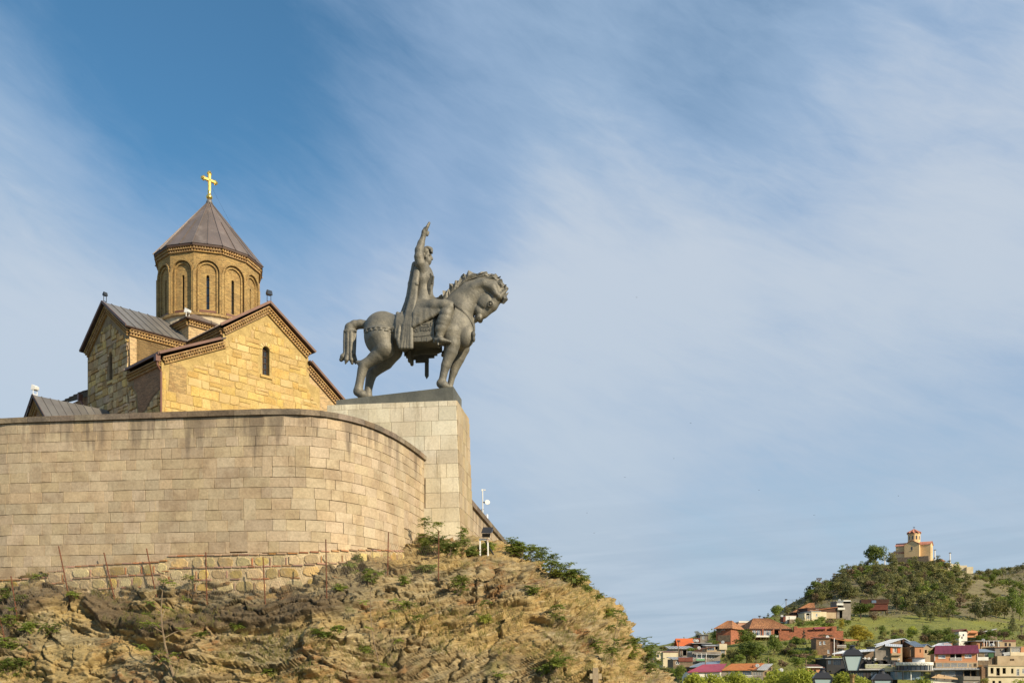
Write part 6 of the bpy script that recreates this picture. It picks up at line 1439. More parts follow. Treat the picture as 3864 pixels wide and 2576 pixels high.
    def shed(s, m, rise, oh=.5, a0=None, a1=None, z=None, th=.14, n=0, d=None):
        a0 = s.a0 if a0 is None else a0; a1 = s.a1 if a1 is None else a1; z = s.z1 if z is None else z; d = s.depth if d is None else d
        return s.slab('roof', m, [(a0 - oh, -oh, z - .02), (a1 + oh, -oh, z - .02), (a1 + oh, d, z + rise), (a0 - oh, d, z + rise)], th, n=n)
    def gable(s, m, rise, oh=.5, a0=None, a1=None, z=None, wm=None, n=0):
        """ridge parallel to the front"""
        a0 = s.a0 if a0 is None else a0; a1 = s.a1 if a1 is None else a1; z = s.z1 if z is None else z; d = s.depth; k = rise / (d / 2)
        s.slab('roof', m, [(a0 - oh, -oh, z - oh * k), (a1 + oh, -oh, z - oh * k), (a1 + oh, d / 2, z + rise), (a0 - oh, d / 2, z + rise)], n=n); s.slab('roof', m, [(a0 - oh, d + oh, z - oh * k), (a1 + oh, d + oh, z - oh * k), (a1 + oh, d / 2, z + rise), (a0 - oh, d / 2, z + rise)])
        if wm:
            for a in (a0 + .02, a1 - .02): g = G(); g.prism([s.P(a, 0, z - .1), s.P(a, d, z - .1), s.P(a, d / 2, z + rise - .2)], s.t * .1); part('gable', g, HM[wm], s.o)
    def front_gable(s, m, ax, az, oh=.5, a0=None, a1=None, z=None, z2=None, n=0):
        a0 = s.a0 if a0 is None else a0; a1 = s.a1 if a1 is None else a1; z = s.z1 if z is None else z; z2 = z if z2 is None else z2; d = s.depth
        kl, kr = (az - z) / (ax - a0), (az - z2) / (a1 - ax)
        s.slab('roof', m, [(a0 - oh, -oh, z - oh * kl + .12), (a0 - oh, d, z - oh * kl + .12), (ax, d, az + .12), (ax, -oh, az + .12)], n=n); s.slab('roof', m, [(a1 + oh, -oh, z2 - oh * kr + .12), (a1 + oh, d, z2 - oh * kr + .12), (ax, d, az + .12), (ax, -oh, az + .12)], n=n)
    def hip(s, m, rise, ra0, ra1, oh=.7, a0=None, a1=None, z=None, n=0):
        a0 = s.a0 if a0 is None else a0; a1 = s.a1 if a1 is None else a1; z = s.z1 if z is None else z; d = s.depth; e = [(a0 - oh, -oh, z), (a1 + oh, -oh, z), (a1 + oh, d + oh, z), (a0 - oh, d + oh, z)]; r0, r1 = (ra0, d / 2, z + rise), (ra1, d / 2, z + rise)
        for q in ([e[0], e[1], r1, r0], [e[2], e[3], r0, r1]): s.slab('roof', m, q, n=n)
        for q in ([e[1], e[2], r1], [e[3], e[0], r0]):
            p = [s.P(*x) for x in q]; g = G(); g.prism(p, UP * -.14); part('roof', g, RM[m], s.o)
        g = G(); g.bar(s.P(e[0][0], -oh, z - .12), s.P(e[1][0], -oh, z - .12), .12, .22); part('eave_board', g, M_TRIM, s.o)
    def balcony(s, x0, y0, x1, y1, dep=1.2, m='white', bars=9, solid=False, y2=None):
        (u0, v1), (u1, v0) = s.k(x0, y0), s.k(x1, y1); g = G(); g.box(s.P((u0 + u1) / 2, -dep / 2, v0 - .08), ((u1 - u0) / 2, dep / 2, .09), (s.t, s.n, UP)); b = part('balcony', g, HM[m], s.o); g = G()
        if solid: g.box(s.P((u0 + u1) / 2, -dep, (v0 + v1) / 2), ((u1 - u0) / 2, .05, (v1 - v0) / 2), (s.t, s.n, UP)); g.bar(s.P(u0, 0, (v0 + v1) / 2), s.P(u0, -dep, (v0 + v1) / 2), .06, v1 - v0); g.bar(s.P(u1, 0, (v0 + v1) / 2), s.P(u1, -dep, (v0 + v1) / 2), .06, v1 - v0)
        else:
            g.bar(s.P(u0, -dep, v1), s.P(u1, -dep, v1), .08)
            for i in range(bars + 1): u = u0 + (u1 - u0) * i / bars; g.bar(s.P(u, -dep, v0), s.P(u, -dep, v1), .05)
        part('railing', g, HM[m] if solid else M_WHITE, b); return b
    def box(s, name, m, x0, y0, x1, y1, d0, d1):
        (u0, _, v1), (u1, _, v0) = s.q(x0, y0, d0), s.q(x1, y1, d0); g = G(); g.hexa([s.P(u0, d0, v0), s.P(u1, d0, v0), s.P(u1, d1, v0), s.P(u0, d1, v0), s.P(u0, d0, v1), s.P(u1, d0, v1), s.P(u1, d1, v1), s.P(u0, d1, v1)]); return part(name, g, m, s.o)
    def posts(s, xs, y0, y1, d, m=None, w=.14):
        for x in xs: (u, v1), (_, v0) = s.k(x, y0), s.k(x, y1); g = G(); g.bar(s.P(u, d, v0), s.P(u, d, v1), w); part('post', g, m or M_WHITE, s.o)
hs = 'houses on the hillside'
# villa with tiled hip roofs
v = House('villa', 'left wing of the red brick villa with a pointed tiled hip roof', K6, (890, 648, 1052, 800), 326, -30, 14)
v.wall('redbrick', [(948, 655, 962, 668, 'wl'), (972, 655, 986, 668, 'wl')]); v.box('stone_panel', HM['stone'], 905, 722, 1045, 790, -.08, .02); v.box('stone_panel', HM['stone'], 900, 655, 945, 690, -.06, .02); v.hip('tile', 3.0, v.a0 + (v.a1 - v.a0) * .35, v.a0 + (v.a1 - v.a0) * .65, n=12)
v2 = House('villa_wing', 'right wing of the red brick villa with wide tiled roof and glazed terrace', K6, (1272, 648, 1735, 775), 336, 4, 13)
v2.wall('redbrick', [(1385, 662, 1405, 722, 'kl'), (1408, 664, 1500, 722, 'wl', 3), (1515, 664, 1580, 722, 'd'), (1290, 664, 1380, 724, 'wl', 2)]); a, z = v2.k(1290, 600); a1, _ = v2.k(1545, 570); v2.hip('tile', 4.0, a + 2.5, a1, n=22, a1=v2.k(1700, 640)[0]); v2.box('terrace', HM['white'], 1275, 722, 1590, 742, -3, 0); v2.posts([1390, 1508, 1585], 655, 725, -1.5, HM['redbrick'], .5)
v3 = House('villa_wing', 'pale middle block of the red brick villa with a roof terrace', K6, (1130, 625, 1380, 770), 343, 0, 9)
v3.wall('pink', [(1140, 640, 1200, 664, 'wlc', 2)], z1=v3.k(0, 568)[1] if False else v3.z1); v3.box('upper_block', HM['pink'], 1132, 572, 1385, 628, 2.5, 9); v3.box('parapet', HM['white'], 1140, 562, 1262, 582, 2.3, 2.5)
rw = House('retaining_wall', 'long red brick retaining wall on the hillside right of the villa', K6, (1588, 690, 2300, 772), 322, -3, 1.2, 'wall', 'brick terrace walls')
rw.wall('redbrick', top=[(rw.a1, rw.k(0, 676)[1]), (rw.a0, rw.k(0, 693)[1])])
rw2 = House('garden_wall', 'red brick garden wall with gaps and a dark red awning above the long retaining wall', K6, (1750, 640, 2225, 690), 335, -3, 1.0, 'wall', 'brick terrace walls')
rw2.wall('redbrick', [(1900, 648, 1965, 684, 'd'), (1985, 644, 2095, 682, 'd'), (2115, 640, 2165, 678, 'd')], top=[(rw2.a1, rw2.z1 + .6), (rw2.a0, rw2.z1)]); rw2.slab('awning', 'magenta', [rw2.q(1975, 646, -1.2), rw2.q(2100, 642, -1.2), rw2.q(2100, 632, 0), rw2.q(1975, 634, 0)]); rw2.box('gate_pier', HM['redbrick'], 1755, 622, 1792, 690, -.2, 1.2); rw2.box('gate_pier', HM['redbrick'], 2178, 628, 2222, 690, -.2, 1.2)
# row of three joined houses at the bottom
a_ = House('row_house', 'row house with a pinkish purple roof at the left end of the lowest row', K6, (578, 1130, 945, 1215), 250, 0, 9)
a_.wall('white', [(590, 1148, 672, 1188, 'w', 5), (760, 1140, 930, 1185, 'w', 8)]); a_.slab('roof', 'magenta', [(a_.a0 - .3, -.6, a_.z1), (a_.a1, -.6, a_.z1 + .25), (a_.a1 + 3.2, 8, a_.k(0, 1030)[1]), a_.q(745, 1045, 8)], n=18)
b_ = House('row_house', 'row house with a rusty orange roof and blue glazed veranda in the lowest row', K6, (945, 1108, 1285, 1215), 250.4, 0, 9)
b_.wall('grey', [(1185, 1115, 1280, 1162, 'ul', 5), (1130, 1120, 1172, 1180, 'w', 2), (1020, 1122, 1100, 1165, 'w', 4)]); b_.slab('roof', 'rust', [(b_.a0, -.6, b_.z1 + .02), (b_.a1, -.6, b_.z1 + .05), b_.q(1425, 1030, 8), b_.q(1065, 1036, 8)], n=24); b_.balcony(1140, 1165, 1282, 1190, .9, 'grey', 14)
b_.box('chimney', HM['redbrick'], 1298, 1052, 1320, 1075, 2, 3)
c_ = House('row_house', 'row house with a brown and grey roof at the right end of the lowest row', K6, (1286, 1106, 1412, 1215), 250.8, 0, 9)
c_.wall('grey', [(1296, 1128, 1345, 1165, 'w', 2), (1352, 1128, 1392, 1165, 'w', 2)]); c_.slab('roof', 'brown', [(c_.a0, -.6, c_.z1 + .05), (c_.k(1335, 0)[0], -.6, c_.z1 + .06), c_.q(1420, 1034, 8), c_.q(1400, 1034, 8)]); c_.slab('roof', 'grey', [(c_.k(1337, 0)[0], -.6, c_.z1 + .08), (c_.k(1442, 0)[0], -.6, c_.z1 + .02), c_.q(1520, 1036, 8), c_.q(1422, 1036, 8)], n=5)
c2 = House('balcony_house', 'sunlit narrow house end with timber balconies right of the lowest row', K6, (1412, 1075, 1512, 1215), 253, 38, 6)
c2.wall('timber', [(1425, 1125, 1450, 1165, 'n'), (1460, 1120, 1500, 1180, 'd'), (1465, 1080, 1500, 1110, 'n')], top=[(c2.a1, c2.z1 + .2), (c2.a0, c2.k(0, 1104)[1])]); c2.balcony(1415, 1165, 1510, 1185, 1., 'timber', 8)
# cluster on the left
q = House('hillside_house', 'house with a green balcony and white veranda under a grey roof', K6, (622, 905, 935, 1030), 280, 0, 8)
q.wall('grey', [(690, 930, 722, 980, 'wl'), (735, 930, 765, 980, 'wl'), (800, 935, 870, 985, 'w', 2), (640, 935, 664, 975, 'w')]); q.slab('roof', 'grey', [(q.k(640, 0)[0], -1, q.z1 - .6), q.q(940, 935, -1), q.q(935, 915, 8), (q.a0, 8, q.k(0, 892)[1])], n=9); q.balcony(668, 980, 772, 1002, 1.1, 'white', 10); q.box('green_panel', pbr('green_paint', (.16, .36, .17), .7), 668, 982, 772, 1002, -1.25, -1.16); q.posts([668, 720, 772], 920, 985, -1.0)
q = House('hillside_house', 'low house under a plain blue grey tin roof behind the lowest row', K6, (590, 1072, 900, 1110), 262, 0, 8)
q.wall('wood', [(555, 1085, 580, 1105, 'n')]); q.slab('roof', 'blue', [(q.a0, -.5, q.z1), (q.a1, -.5, q.z1 + .3), q.q(940, 1003, 8), q.q(720, 1022, 8)], n=10)
q = House('hillside_house', 'plain cream house with a blank sunlit wall at far left of the houses', K6, (300, 905, 466, 1005), 288, 6, 8)
q.wall('cream', []); q.shed('brown', .5, .15); q.box('side_wing', HM['cream'], 222, 900, 302, 1000, .6, 6); q.box('side_window', M_GLASSD, 232, 935, 256, 965, .52, .58)
q = House('hillside_house', 'grey house under a wide shallow tin roof above the cream house', K6, (385, 868, 620, 960), 300, 0, 8)
q.wall('grey', [(520, 885, 560, 945, 'd'), (575, 885, 610, 940, 'wl')]); q.shed('grey', 1.0, .7, n=8); q.posts([500, 618], 870, 950, -.4, M_RUST)
q = House('hillside_house', 'tiny house with a bright orange roof beside two satellite dishes', K6, (470, 838, 640, 870), 318, 0, 7); q.wall('white', []); q.gable('orange', 2.6, .4)
q = House('hillside_house', 'dark open shelter with a flat grey roof left of the villa', K6, (640, 812, 822, 870), 312, 0, 6); q.wall('wood', [(690, 818, 810, 862, 'd')]); q.flat('grey', .6, .2)
q = House('hillside_house', 'small house with a red brown fascia below the cream house', K6, (412, 985, 628, 1060), 272, 6, 6); q.wall('stone', [(440, 1010, 480, 1045, 'w')]); q.shed('grey', .7, .3, n=6); q.box('fascia', HM['maroonwood'], 470, 965, 630, 1012, -.3, -.1)
q = House('hillside_house', 'patchwork house with yellow and brown walls left of the big trees', K6, (785, 835, 1000, 935), 300, 0, 7); q.wall('tan', [(790, 850, 868, 888, 'ul', 3), (930, 840, 960, 870, 'w'), (880, 845, 905, 880, 'd'), (940, 885, 985, 920, 'wl', 2)]); q.shed('grey', .5, .4, a1=q.k(920, 0)[0]); q.box('yellow_block', HM['cream'], 925, 815, 1010, 880, -.6, 4); q.slab('roof', 'brown', [q.q(720, 868, -.5), q.q(865, 850, -.5), q.q(870, 835, 4), q.q(740, 850, 4)])
q = House('hillside_house', 'small grey house with a flat canopy standing highest left of the villa', K6, (712, 718, 800, 790), 345, 0, 6); q.wall('grey', [(735, 730, 760, 765, 'wl')]); q.flat('grey', .5, .15); q.box('roof_shed', HM['maroonwood'], 640, 752, 712, 800, 0, 3)
# brown brick house with timber balconies
q = House('brick_house', 'brown brick three storey house with white windows and timber balconies on its right', K7, (845, 728, 1095, 1040), 286, -8, 9)
q.wall('brick', [(902, 792, 938, 850, 'wlcs'), (970, 785, 1006, 842, 'wlcs'), (1045, 940, 1082, 1000, 'wlcs')]); q.slab('roof', 'brown', [(q.a0 - .3, -.4, q.z1), (q.a1, -.4, q.z1 - .1), (q.k(1350, 0)[0], 8, q.z1 + .3), (q.a0 - .2, 8, q.z1 + .5)])
q2 = House('balcony_wing', 'ramshackle timber balconies and rusty roof joined to the brown brick house', K7, (1095, 740, 1345, 1030), 287, 12, 7)
q2.wall('wood', [(1195, 785, 1235, 860, 'n'), (1255, 790, 1310, 860, 'd'), (1195, 915, 1225, 985, 'w'), (1240, 920, 1325, 980, 'w', 3)]); q2.slab('roof', 'rust', [(q2.a0, -1, q2.z1), (q2.a1 + .6, -1, q2.k(0, 775)[1]), q2.q(1600, 765, 7), (q2.a0, 7, q2.z1 + 1.0)]); q2.balcony(1185, 860, 1340, 905, 1.1, 'timber', 12); q2.posts([1125], 740, 1050, -1.3, M_WHITE, .18); q2.posts([1182, 1330], 770, 1010, -1.0, HM['timber'])
# upper group below the pines
q = House('upper_house', 'cream house with one white window high on the slope', K7, (760, 262, 918, 405), 388, 8, 10); q.wall('cream', [(838, 298, 868, 350, 'wls')]); q.flat('grey', .3, .2); q.box('right_wall', HM['cream'], 918, 268, 1030, 405, .8, 9); q.box('right_wall', HM['tan'], 1032, 278, 1200, 385, 1.4, 8)
q = House('upper_house', 'open white porch joined to the cream house high on the slope', K7, (640, 292, 758, 400), 388, 8, 6); q.wall('cream', [(668, 335, 740, 392, 'w', 3), (660, 300, 750, 330, 'd')]); q.flat('grey', .3, .15); q.posts([645, 715, 752], 290, 400, -1)
q = House('upper_house', 'house with a dark red hip roof above the cream porch', K7, (455, 275, 800, 330), 398, -6, 11); q.wall('wood', [(610, 270, 650, 300, 'w', 2)]); a, _ = q.k(640, 0); a1, _ = q.k(730, 0); q.hip('tile', 4.2, a + 3, a1 + 3, n=12)
q = House('upper_house', 'long glazed wooden gallery under a thin rusty roof high on the slope', K7, (690, 205, 1212, 300), 394, 14, 8); q.wall('wood', [(735, 240, 800, 275, 'wl', 3), (840, 222, 892, 256, 'wl', 3), (960, 200, 1058, 236, 'wl', 5), (1088, 186, 1206, 226, 'ul', 4)]); q.slab('roof', 'rust', [(q.a0, -.6, q.k(0, 245)[1]), (q.a1, -.6, q.k(0, 160)[1]), (q.a1, 7, q.k(0, 142)[1]), (q.a0, 7, q.k(0, 225)[1])])
q = House('upper_house', 'two storey white block with a balcony at the right end of the long gallery', K7, (1212, 85, 1460, 380), 396, 0, 8); q.wall('grey', [(1225, 165, 1330, 192, 'd'), (1225, 90, 1318, 112, 'wl', 3), (1260, 250, 1310, 380, 'd')]); q.flat('grey', .3, .15); q.balcony(1214, 196, 1340, 228, 1.2, 'white', 6, True); q.box('parapet', HM['white'], 1212, 118, 1330, 150, -.4, .0); q.box('white_boards', HM['white'], 1330, 62, 1460, 118, .0, 4)
q = House('upper_house', 'white garden sheds with a dark base at the left of the upper houses', K7, (305, 335, 490, 425), 384, 6, 5); q.wall('white', [(360, 355, 372, 400, 'd')]); q.flat('brown', .2, .12); q.box('stone_base', HM['stone'], 372, 400, 460, 520, -2, 3); q.box('red_side', HM['maroonwood'], 262, 350, 305, 440, -.2, 3)
q = House('stilt_house', 'long dark brown balcony house on stilts among the pines', K7, (1760, 122, 2118, 215), 410, -14, 9); q.wall('maroonwood', [], foot=.4); q.flat('brown', .4, .2); q.box('upper_storey', HM['wood'], 1640, 50, 2140, 120, 3, 9); q.box('upper_window', M_GLASSB, 1830, 65, 1910, 110, 2.8, 2.95); q.posts([1790, 1860, 1930, 2000, 2090, 2115], 210, 300, .5, M_WOOD, .25)
q = House('hillside_house', 'low brick hut with a red tin roof in front of the black restaurant', K7, (658, 1252, 945, 1360), 262, 0, 6); q.wall('orange', [(720, 1285, 780, 1330, 'd'), (800, 1290, 845, 1340, 'n')]); q.shed('brown', .9, .6, n=6, a0=q.k(780, 0)[0]); q.box('eave', M_WHITE, 655, 1240, 960, 1256, -.8, 2)
# black restaurant with round sign building
q = House('restaurant', 'black modern restaurant building with dark glass behind the street lamp', K7, (1030, 1100, 1712, 1310), 268, 0, 10); q.wall('dark', [(1150, 1115, 1285, 1210, 'kl', 4), (1060, 1120, 1110, 1200, 'kl')]); q.flat('grey', .5, .2); q.slab('canopy', 'silver', [q.q(1130, 1012, -1), q.q(1880, 955, -1), q.q(1880, 925, 6), q.q(1340, 955, 6)], n=12); q.box('upper_wall', HM['stone'], 1040, 1030, 1120, 1105, 2, 6); q.box('upper_room', HM['timber'], 1700, 960, 1865, 1105, 3, 8)
q = House('veranda', 'grey restaurant terrace with a metal railing and glass front right of the street lamp', K7, (1430, 1270, 2290, 1470), 262, 0, 9); q.wall('dark', [(1450, 1340, 1545, 1420, 'kl', 2), (1570, 1340, 1680, 1420, 'kl', 3), (1695, 1340, 1800, 1420, 'n', 2), (1815, 1330, 1930, 1420, 'kl', 2), (2060, 1320, 2290, 1440, 'nl', 4)]); q.slab('roof_edge', 'grey', [(q.a0, -1, q.z1 - .2), (q.a1, -1, q.z1 - .1), (q.a1, 8, q.z1), (q.a0, 8, q.z1)], .3); q.balcony(1712, 1200, 2290, 1268, .6, 'grey', 44); q.box('beam', HM['cream'], 2065, 1262, 2285, 1325, -1.2, -.4)
# round sign building
sg = thing('round_pavilion', 'round glass pavilion of the restaurant with white letters on its grey band', 'restaurant', at(*K8(390, 1400), 258), hs); YS = 258.; cS = at(*K8(390, 1300), YS); RS = abs(at(*K8(718, 0), YS)[0] - at(*K8(65, 0), YS)[0]) / 2
zk = lambda y: at(*K8(0, y), YS - RS * .7)[2]; cS = np.array([cS[0], cS[1], 0])
g = G(); g.lathe([(RS, zk(1215)), (RS, zk(1160)), (RS - .4, zk(1160)), (RS - .4, zk(1170))], cS, 40); part('sign_band', g, HM['white'], sg)
g = G(); g.lathe([(RS - .35, zk(1305)), (RS - .35, zk(1215))], cS, 40); part('glazing', g, M_GLASSD, sg)
for k in range(13): a = math.pi + math.pi * (k + .5) / 13; g = G(); p = cS + np.array([math.cos(a), math.sin(a), 0]) * (RS - .3); g.bar(p + UP * zk(1305), p + UP * zk(1215), .12); part('mullion', g, M_BLACKM if k < 8 else M_WHITE, sg)
g = G(); g.lathe([(RS - .6, zk(1330)), (RS + .1, zk(1318)), (RS + .1, zk(1303)), (RS - .6, zk(1303))], cS, 40); part('floor_slab', g, HM['grey'], sg)
g = G(); g.lathe([(RS * .32, zk(1170)), (RS * .32, zk(1090))], cS + np.array([RS * .28, 0, 0]), 24); part('roof_drum', g, RM['silver'], sg); g = G(); g.lathe([(RS * .48, zk(1085)), (RS * .48, zk(1078)), (.1, zk(1070))], cS + np.array([RS * .2, 0, 0]), 24); part('drum_lid', g, M_BLACKM, sg)
g = G(); g.lathe([(RS - .8, zk(1470)), (RS - .8, zk(1330))], cS + np.array([-1.2, 1.5, 0]), 32); part('lower_glazing', g, M_GLASSB, sg)
for x in (200, 345, 540): g = G(); p = at(*K8(x, 1400), YS - RS * .75); g.tube([np.array([p[0], p[1], zk(1480)]), np.array([p[0], p[1], zk(1318)])], .16, 8); part('column', g, HM['white'] if x == 345 else M_BLACKM, sg)
fc = bpy.data.curves.new('sign_letters', 'FONT'); fc.body = 'TIFLIS VERANDA'; fc.size = 1; fc.extrude = .05; fo = bpy.data.objects.new('sign_letters_src', fc); COL.objects.link(fo)
bpy.context.view_layer.update(); me = bpy.data.meshes.new_from_object(fo.evaluated_get(bpy.context.evaluated_depsgraph_get())); COL.objects.unlink(fo); bpy.data.objects.remove(fo)
co = np.array([v.co[:] for v in me.vertices]); wx = co[:, 0].max() - co[:, 0].min()
def band_angle(px): X = at(px, 0, YS - RS * .8)[0] - cS[0]; return math.asin(max(-1, min(1, X / RS)))
A0s, A1s = band_angle(K8(188, 0)[0]), band_angle(K8(672, 0)[0]); h_ = zk(1168) - zk(1210); zs_ = h_ / .72
aa = A0s + (co[:, 0] - co[:, 0].min()) / wx * (A1s - A0s); rr = RS + .02 + (co[:, 2] + .05) * 1.2
newco = np.stack([cS[0] + rr * np.sin(aa), cS[1] - rr * np.cos(aa), zk(1209) + co[:, 1] * zs_], 1) - ORG[sg.name]
me.vertices.foreach_set('co', newco.ravel()); me.materials.clear(); me.materials.append(M_WHITE); me.update(); part('sign_letters', me, None, sg)
g = G(); a = band_angle(K8(158, 0)[0]); p = cS + np.array([math.sin(a), -math.cos(a), 0]) * (RS + .08) + UP * (zk(1190)); g.lathe([(.01, 0), (.42, 0), (.42, .08), (.01, .08)], p, 14, (np.array([math.cos(a), math.sin(a), 0]), UP, np.array([math.sin(a), -math.cos(a), 0]))); part('sign_emblem', g, pbr('sign_pink', (.55, .30, .26), .7), sg)
# tan house with orange shutters
q = House('gabled_house', 'tall tan house with a silver roof and orange shutters', K8, (0, 880, 192, 1150), 285, 0, 10, group=hs); q.wall('tan', [(35, 910, 85, 985, 'wc')], foot=2); q.box('shutter', RM['orange'], -15, 900, 14, 1000, -.12, -.02); q.box('shutter', RM['orange'], 108, 900, 158, 1000, -.12, -.02); q.slab('roof', 'silver', [q.q(-110, 868, -.6), q.q(190, 885, -.6), q.q(190, 845, 5), q.q(-110, 828, 5)], n=9); q.balcony(-20, 1002, 165, 1030, .8, 'tan', 8, True); q.box('left_part', HM['grey'], -290, 880, -12, 1130, .8, 8); q.slab('roof', 'silver', [q.q(-290, 890, -.2), q.q(-150, 850, -.2), q.q(-100, 810, 8), q.q(-250, 850, 8)], n=5)
q = House('gabled_house', 'brown boarded gable behind the orange shutters, with a pitched roof', K8, (-60, 890, 435, 1140), 291, 0, 10, group=hs); a, z = q.k(215, 745); q.wall('timber', [(165, 770, 188, 860, 'd'), (285, 920, 332, 1010, 'wl', 2)], top=[(q.a1, q.k(0, 862)[1]), (a, z), (q.a0, q.k(0, 830)[1])], foot=2); q.front_gable('silver', a, z, z=q.k(0, 830)[1], z2=q.k(0, 862)[1], n=8); q.box('chimney_stack', HM['wood'], 195, 760, 230, 1140, -.35, .1)
q = House('gabled_house', 'small tan house with two little blue grey roofs left of the purple roof', K8, (415, 880, 570, 1060), 284, 0, 7, group=hs); q.wall('orange', [(500, 930, 520, 990, 'n')], foot=3); q.shed('blue', 1.8, .3, n=6); q.box('side', HM['brick'], 330, 885, 415, 1060, .8, 6)
q = House('gabled_house', 'narrow grey house with a small pointed gable left of the purple roof', K8, (570, 890, 705, 1060), 284.5, 0, 7, group=hs); a, z = q.k(632, 842); q.wall('tan', [(592, 940, 630, 1000, 'd')], top=[(q.a1, q.z1), (a, z), (q.a0, q.z1)], foot=3); q.front_gable('blue', a, z, .3, n=5)
q = House('hillside_house', 'low house under a wide silver tin roof behind the purple roof', K8, (690, 885, 1060, 930), 300, 0, 9, group=hs); q.wall('tan', [], foot=4); q.slab('roof', 'silver', [(q.a0, -.5, q.z1), (q.a1, -.5, q.k(0, 858)[1]), q.q(1000, 810, 7), q.q(840, 825, 7)], n=10); q.box('lean_to', HM['orange'], 930, 828, 1080, 870, 3, 8)
# the purple roofed house
q = House('purple_roof_house', 'four storey orange house with a large dark purple roof and long glazed galleries', K8, (768, 1012, 1525, 1165), 272, -9, 4.5, group=hs)
q.wall('orange', [(832, 1032, 958, 1092, 'wlcs', 1), (1300, 1022, 1426, 1082, 'wlcs', 1), (1042, 1018, 1246, 1140, 'd')], foot=.2); q.slab('roof', 'purple', [(q.a0 - .3, -.8, q.z1 - .05), (q.a1 + .2, -.8, q.z1 + .15), q.q(1532, 858, 3.2), q.q(780, 868, 3.2)], n=34); q.slab('roof', 'purple', [(q.a0 - .3, 7, q.z1 - .05), (q.a1 + .2, 7, q.z1 + .15), q.q(1532, 858, 3.2), q.q(780, 868, 3.2)])
q.balcony(1042, 1082, 1246, 1132, .15, 'white', 20); q.posts([1134], 1015, 1130, .1, M_WHITE, .2); q.posts([765, 1525], 1010, 1165, -.15, M_WHITE, .12); q.box('moulding', HM['orange'], 765, 1132, 1530, 1166, -.45, 0)
l2 = House('gallery', 'glazed white gallery storey of the purple roofed house', K8, (785, 1166, 1540, 1255), 271.4, -9, 4.5, group=hs); ORGk = l2; l2.wall('tan', [(795, 1176, 905, 1246, 'wl', 5), (920, 1176, 1038, 1246, 'wl', 6), (1048, 1176, 1160, 1246, 'wl', 5), (1172, 1176, 1340, 1246, 'wl', 7), (1375, 1190, 1420, 1246, 'w', 2), (1455, 1180, 1510, 1240, 'n', 3)], foot=.1); l2.slab('apron_roof', 'grey', [l2.q(705, 1292, -2), l2.q(1560, 1285, -2), l2.q(1545, 1256, .3), l2.q(775, 1258, .3)], n=14)
l3 = House('gallery', 'grey window wall storey lowest under the purple roofed house', K8, (770, 1292, 1565, 1480), 270.8, -9, 4.5, group=hs); l3.wall('grey', [(885, 1315, 1000, 1430, 'wl', 5), (1012, 1315, 1130, 1430, 'wl', 5), (1142, 1315, 1265, 1430, 'kl', 5), (1290, 1305, 1395, 1405, 'd'), (1405, 1310, 1500, 1405, 'd')], foot=3); l3.posts([1275, 1400, 1500, 1555], 1292, 1410, -.2, HM['timber'])
q = House('hillside_house', 'squat grey concrete block with a small white window at the bottom', K8, (1272, 1475, 1578, 1570), 262, 0, 7, group=hs); q.wall('grey', [(1325, 1508, 1360, 1534, 'w'), (1450, 1512, 1510, 1536, 'w')]); q.box('parapet', HM['grey'], 1280, 1412, 1575, 1476, -.3, 6)
q = House('awning_stall', 'sand coloured awning on posts above a low white wall', K8, (700, 1462, 1240, 1600), 255, 0, 5, cat='awning', group=hs); q.wall('white', [], top=[(q.a1, q.k(0, 1545)[1]), (q.a0, q.k(0, 1462)[1])]); q.slab('canopy', pbr('awning_cloth', (.55, .36, .18), .8), [q.q(705, 1432, -1), q.q(1180, 1465, -1), q.q(1170, 1440, 3), q.q(835, 1372, 3)], .06); q.posts([830, 970], 1380, 1475, 1, HM['timber'])
# upper right cottages
q = House('cottage', 'ruined white and orange cottage with a broken red roof on the meadow', K8, (1196, 620, 1345, 750), 335, 10, 7, group=hs); q.wall('white', [(1262, 660, 1290, 700, 'u'), (1240, 705, 1262, 745, 'd')]); q.front_gable('brown', *q.k(1320, 572), .2, n=4); q.box('orange_part', HM['orange'], 1312, 605, 1530, 720, 1.2, 6); q.slab('broken_roof', 'rust', [q.q(1400, 640, 0), q.q(1545, 640, 0), q.q(1500, 600, 5), q.q(1410, 590, 5)])
q = House('cottage', 'stone cottage with a red boarded gable on the meadow at right', K8, (1720, 625, 1872, 730), 338, 6, 8, group=hs); q.wall('stone', [(1778, 650, 1815, 705, 'w', 2)], top=[(q.a1, q.k(0, 570)[1]), (q.a0, q.k(0, 612)[1])]); q.box('side_wall', HM['wood'], 1580, 625, 1722, 710, .8, 7); q.slab('roof', 'grey', [q.q(1560, 628, -.4), q.q(1725, 608, -.6), q.q(1875, 566, -.6), q.q(1860, 562, 7)])
q = House('porch_house', 'flat roofed house with an open white porch and satellite dishes', K8, (1515, 790, 1865, 910), 305, 0, 8, group=hs); q.wall('orange', [(1570, 820, 1610, 900, 'n'), (1660, 800, 1690, 900, 'd'), (1712, 795, 1850, 885, 'd')]); q.flat('grey', .8, .2); q.posts([1608, 1655, 1700, 1780, 1862], 785, 905, -1.2); q.box('porch_wall', HM['tan'], 1590, 882, 1865, 960, -1.3, -1.1)
q = House('hillside_house', 'tan house with a rusty parapet at the upper right', K8, (1866, 790, 2208, 960), 304, 0, 8, group=hs); q.wall('tan', [(1885, 825, 1925, 885, 'w', 2), (2005, 815, 2050, 878, 'n'), (2080, 822, 2118, 880, 'n')]); q.box('rusty_parapet', RM['brown'], 1965, 762, 2208, 800, -.1, 1.5); q.flat('grey', .2, .15, a1=q.k(1960, 0)[0])
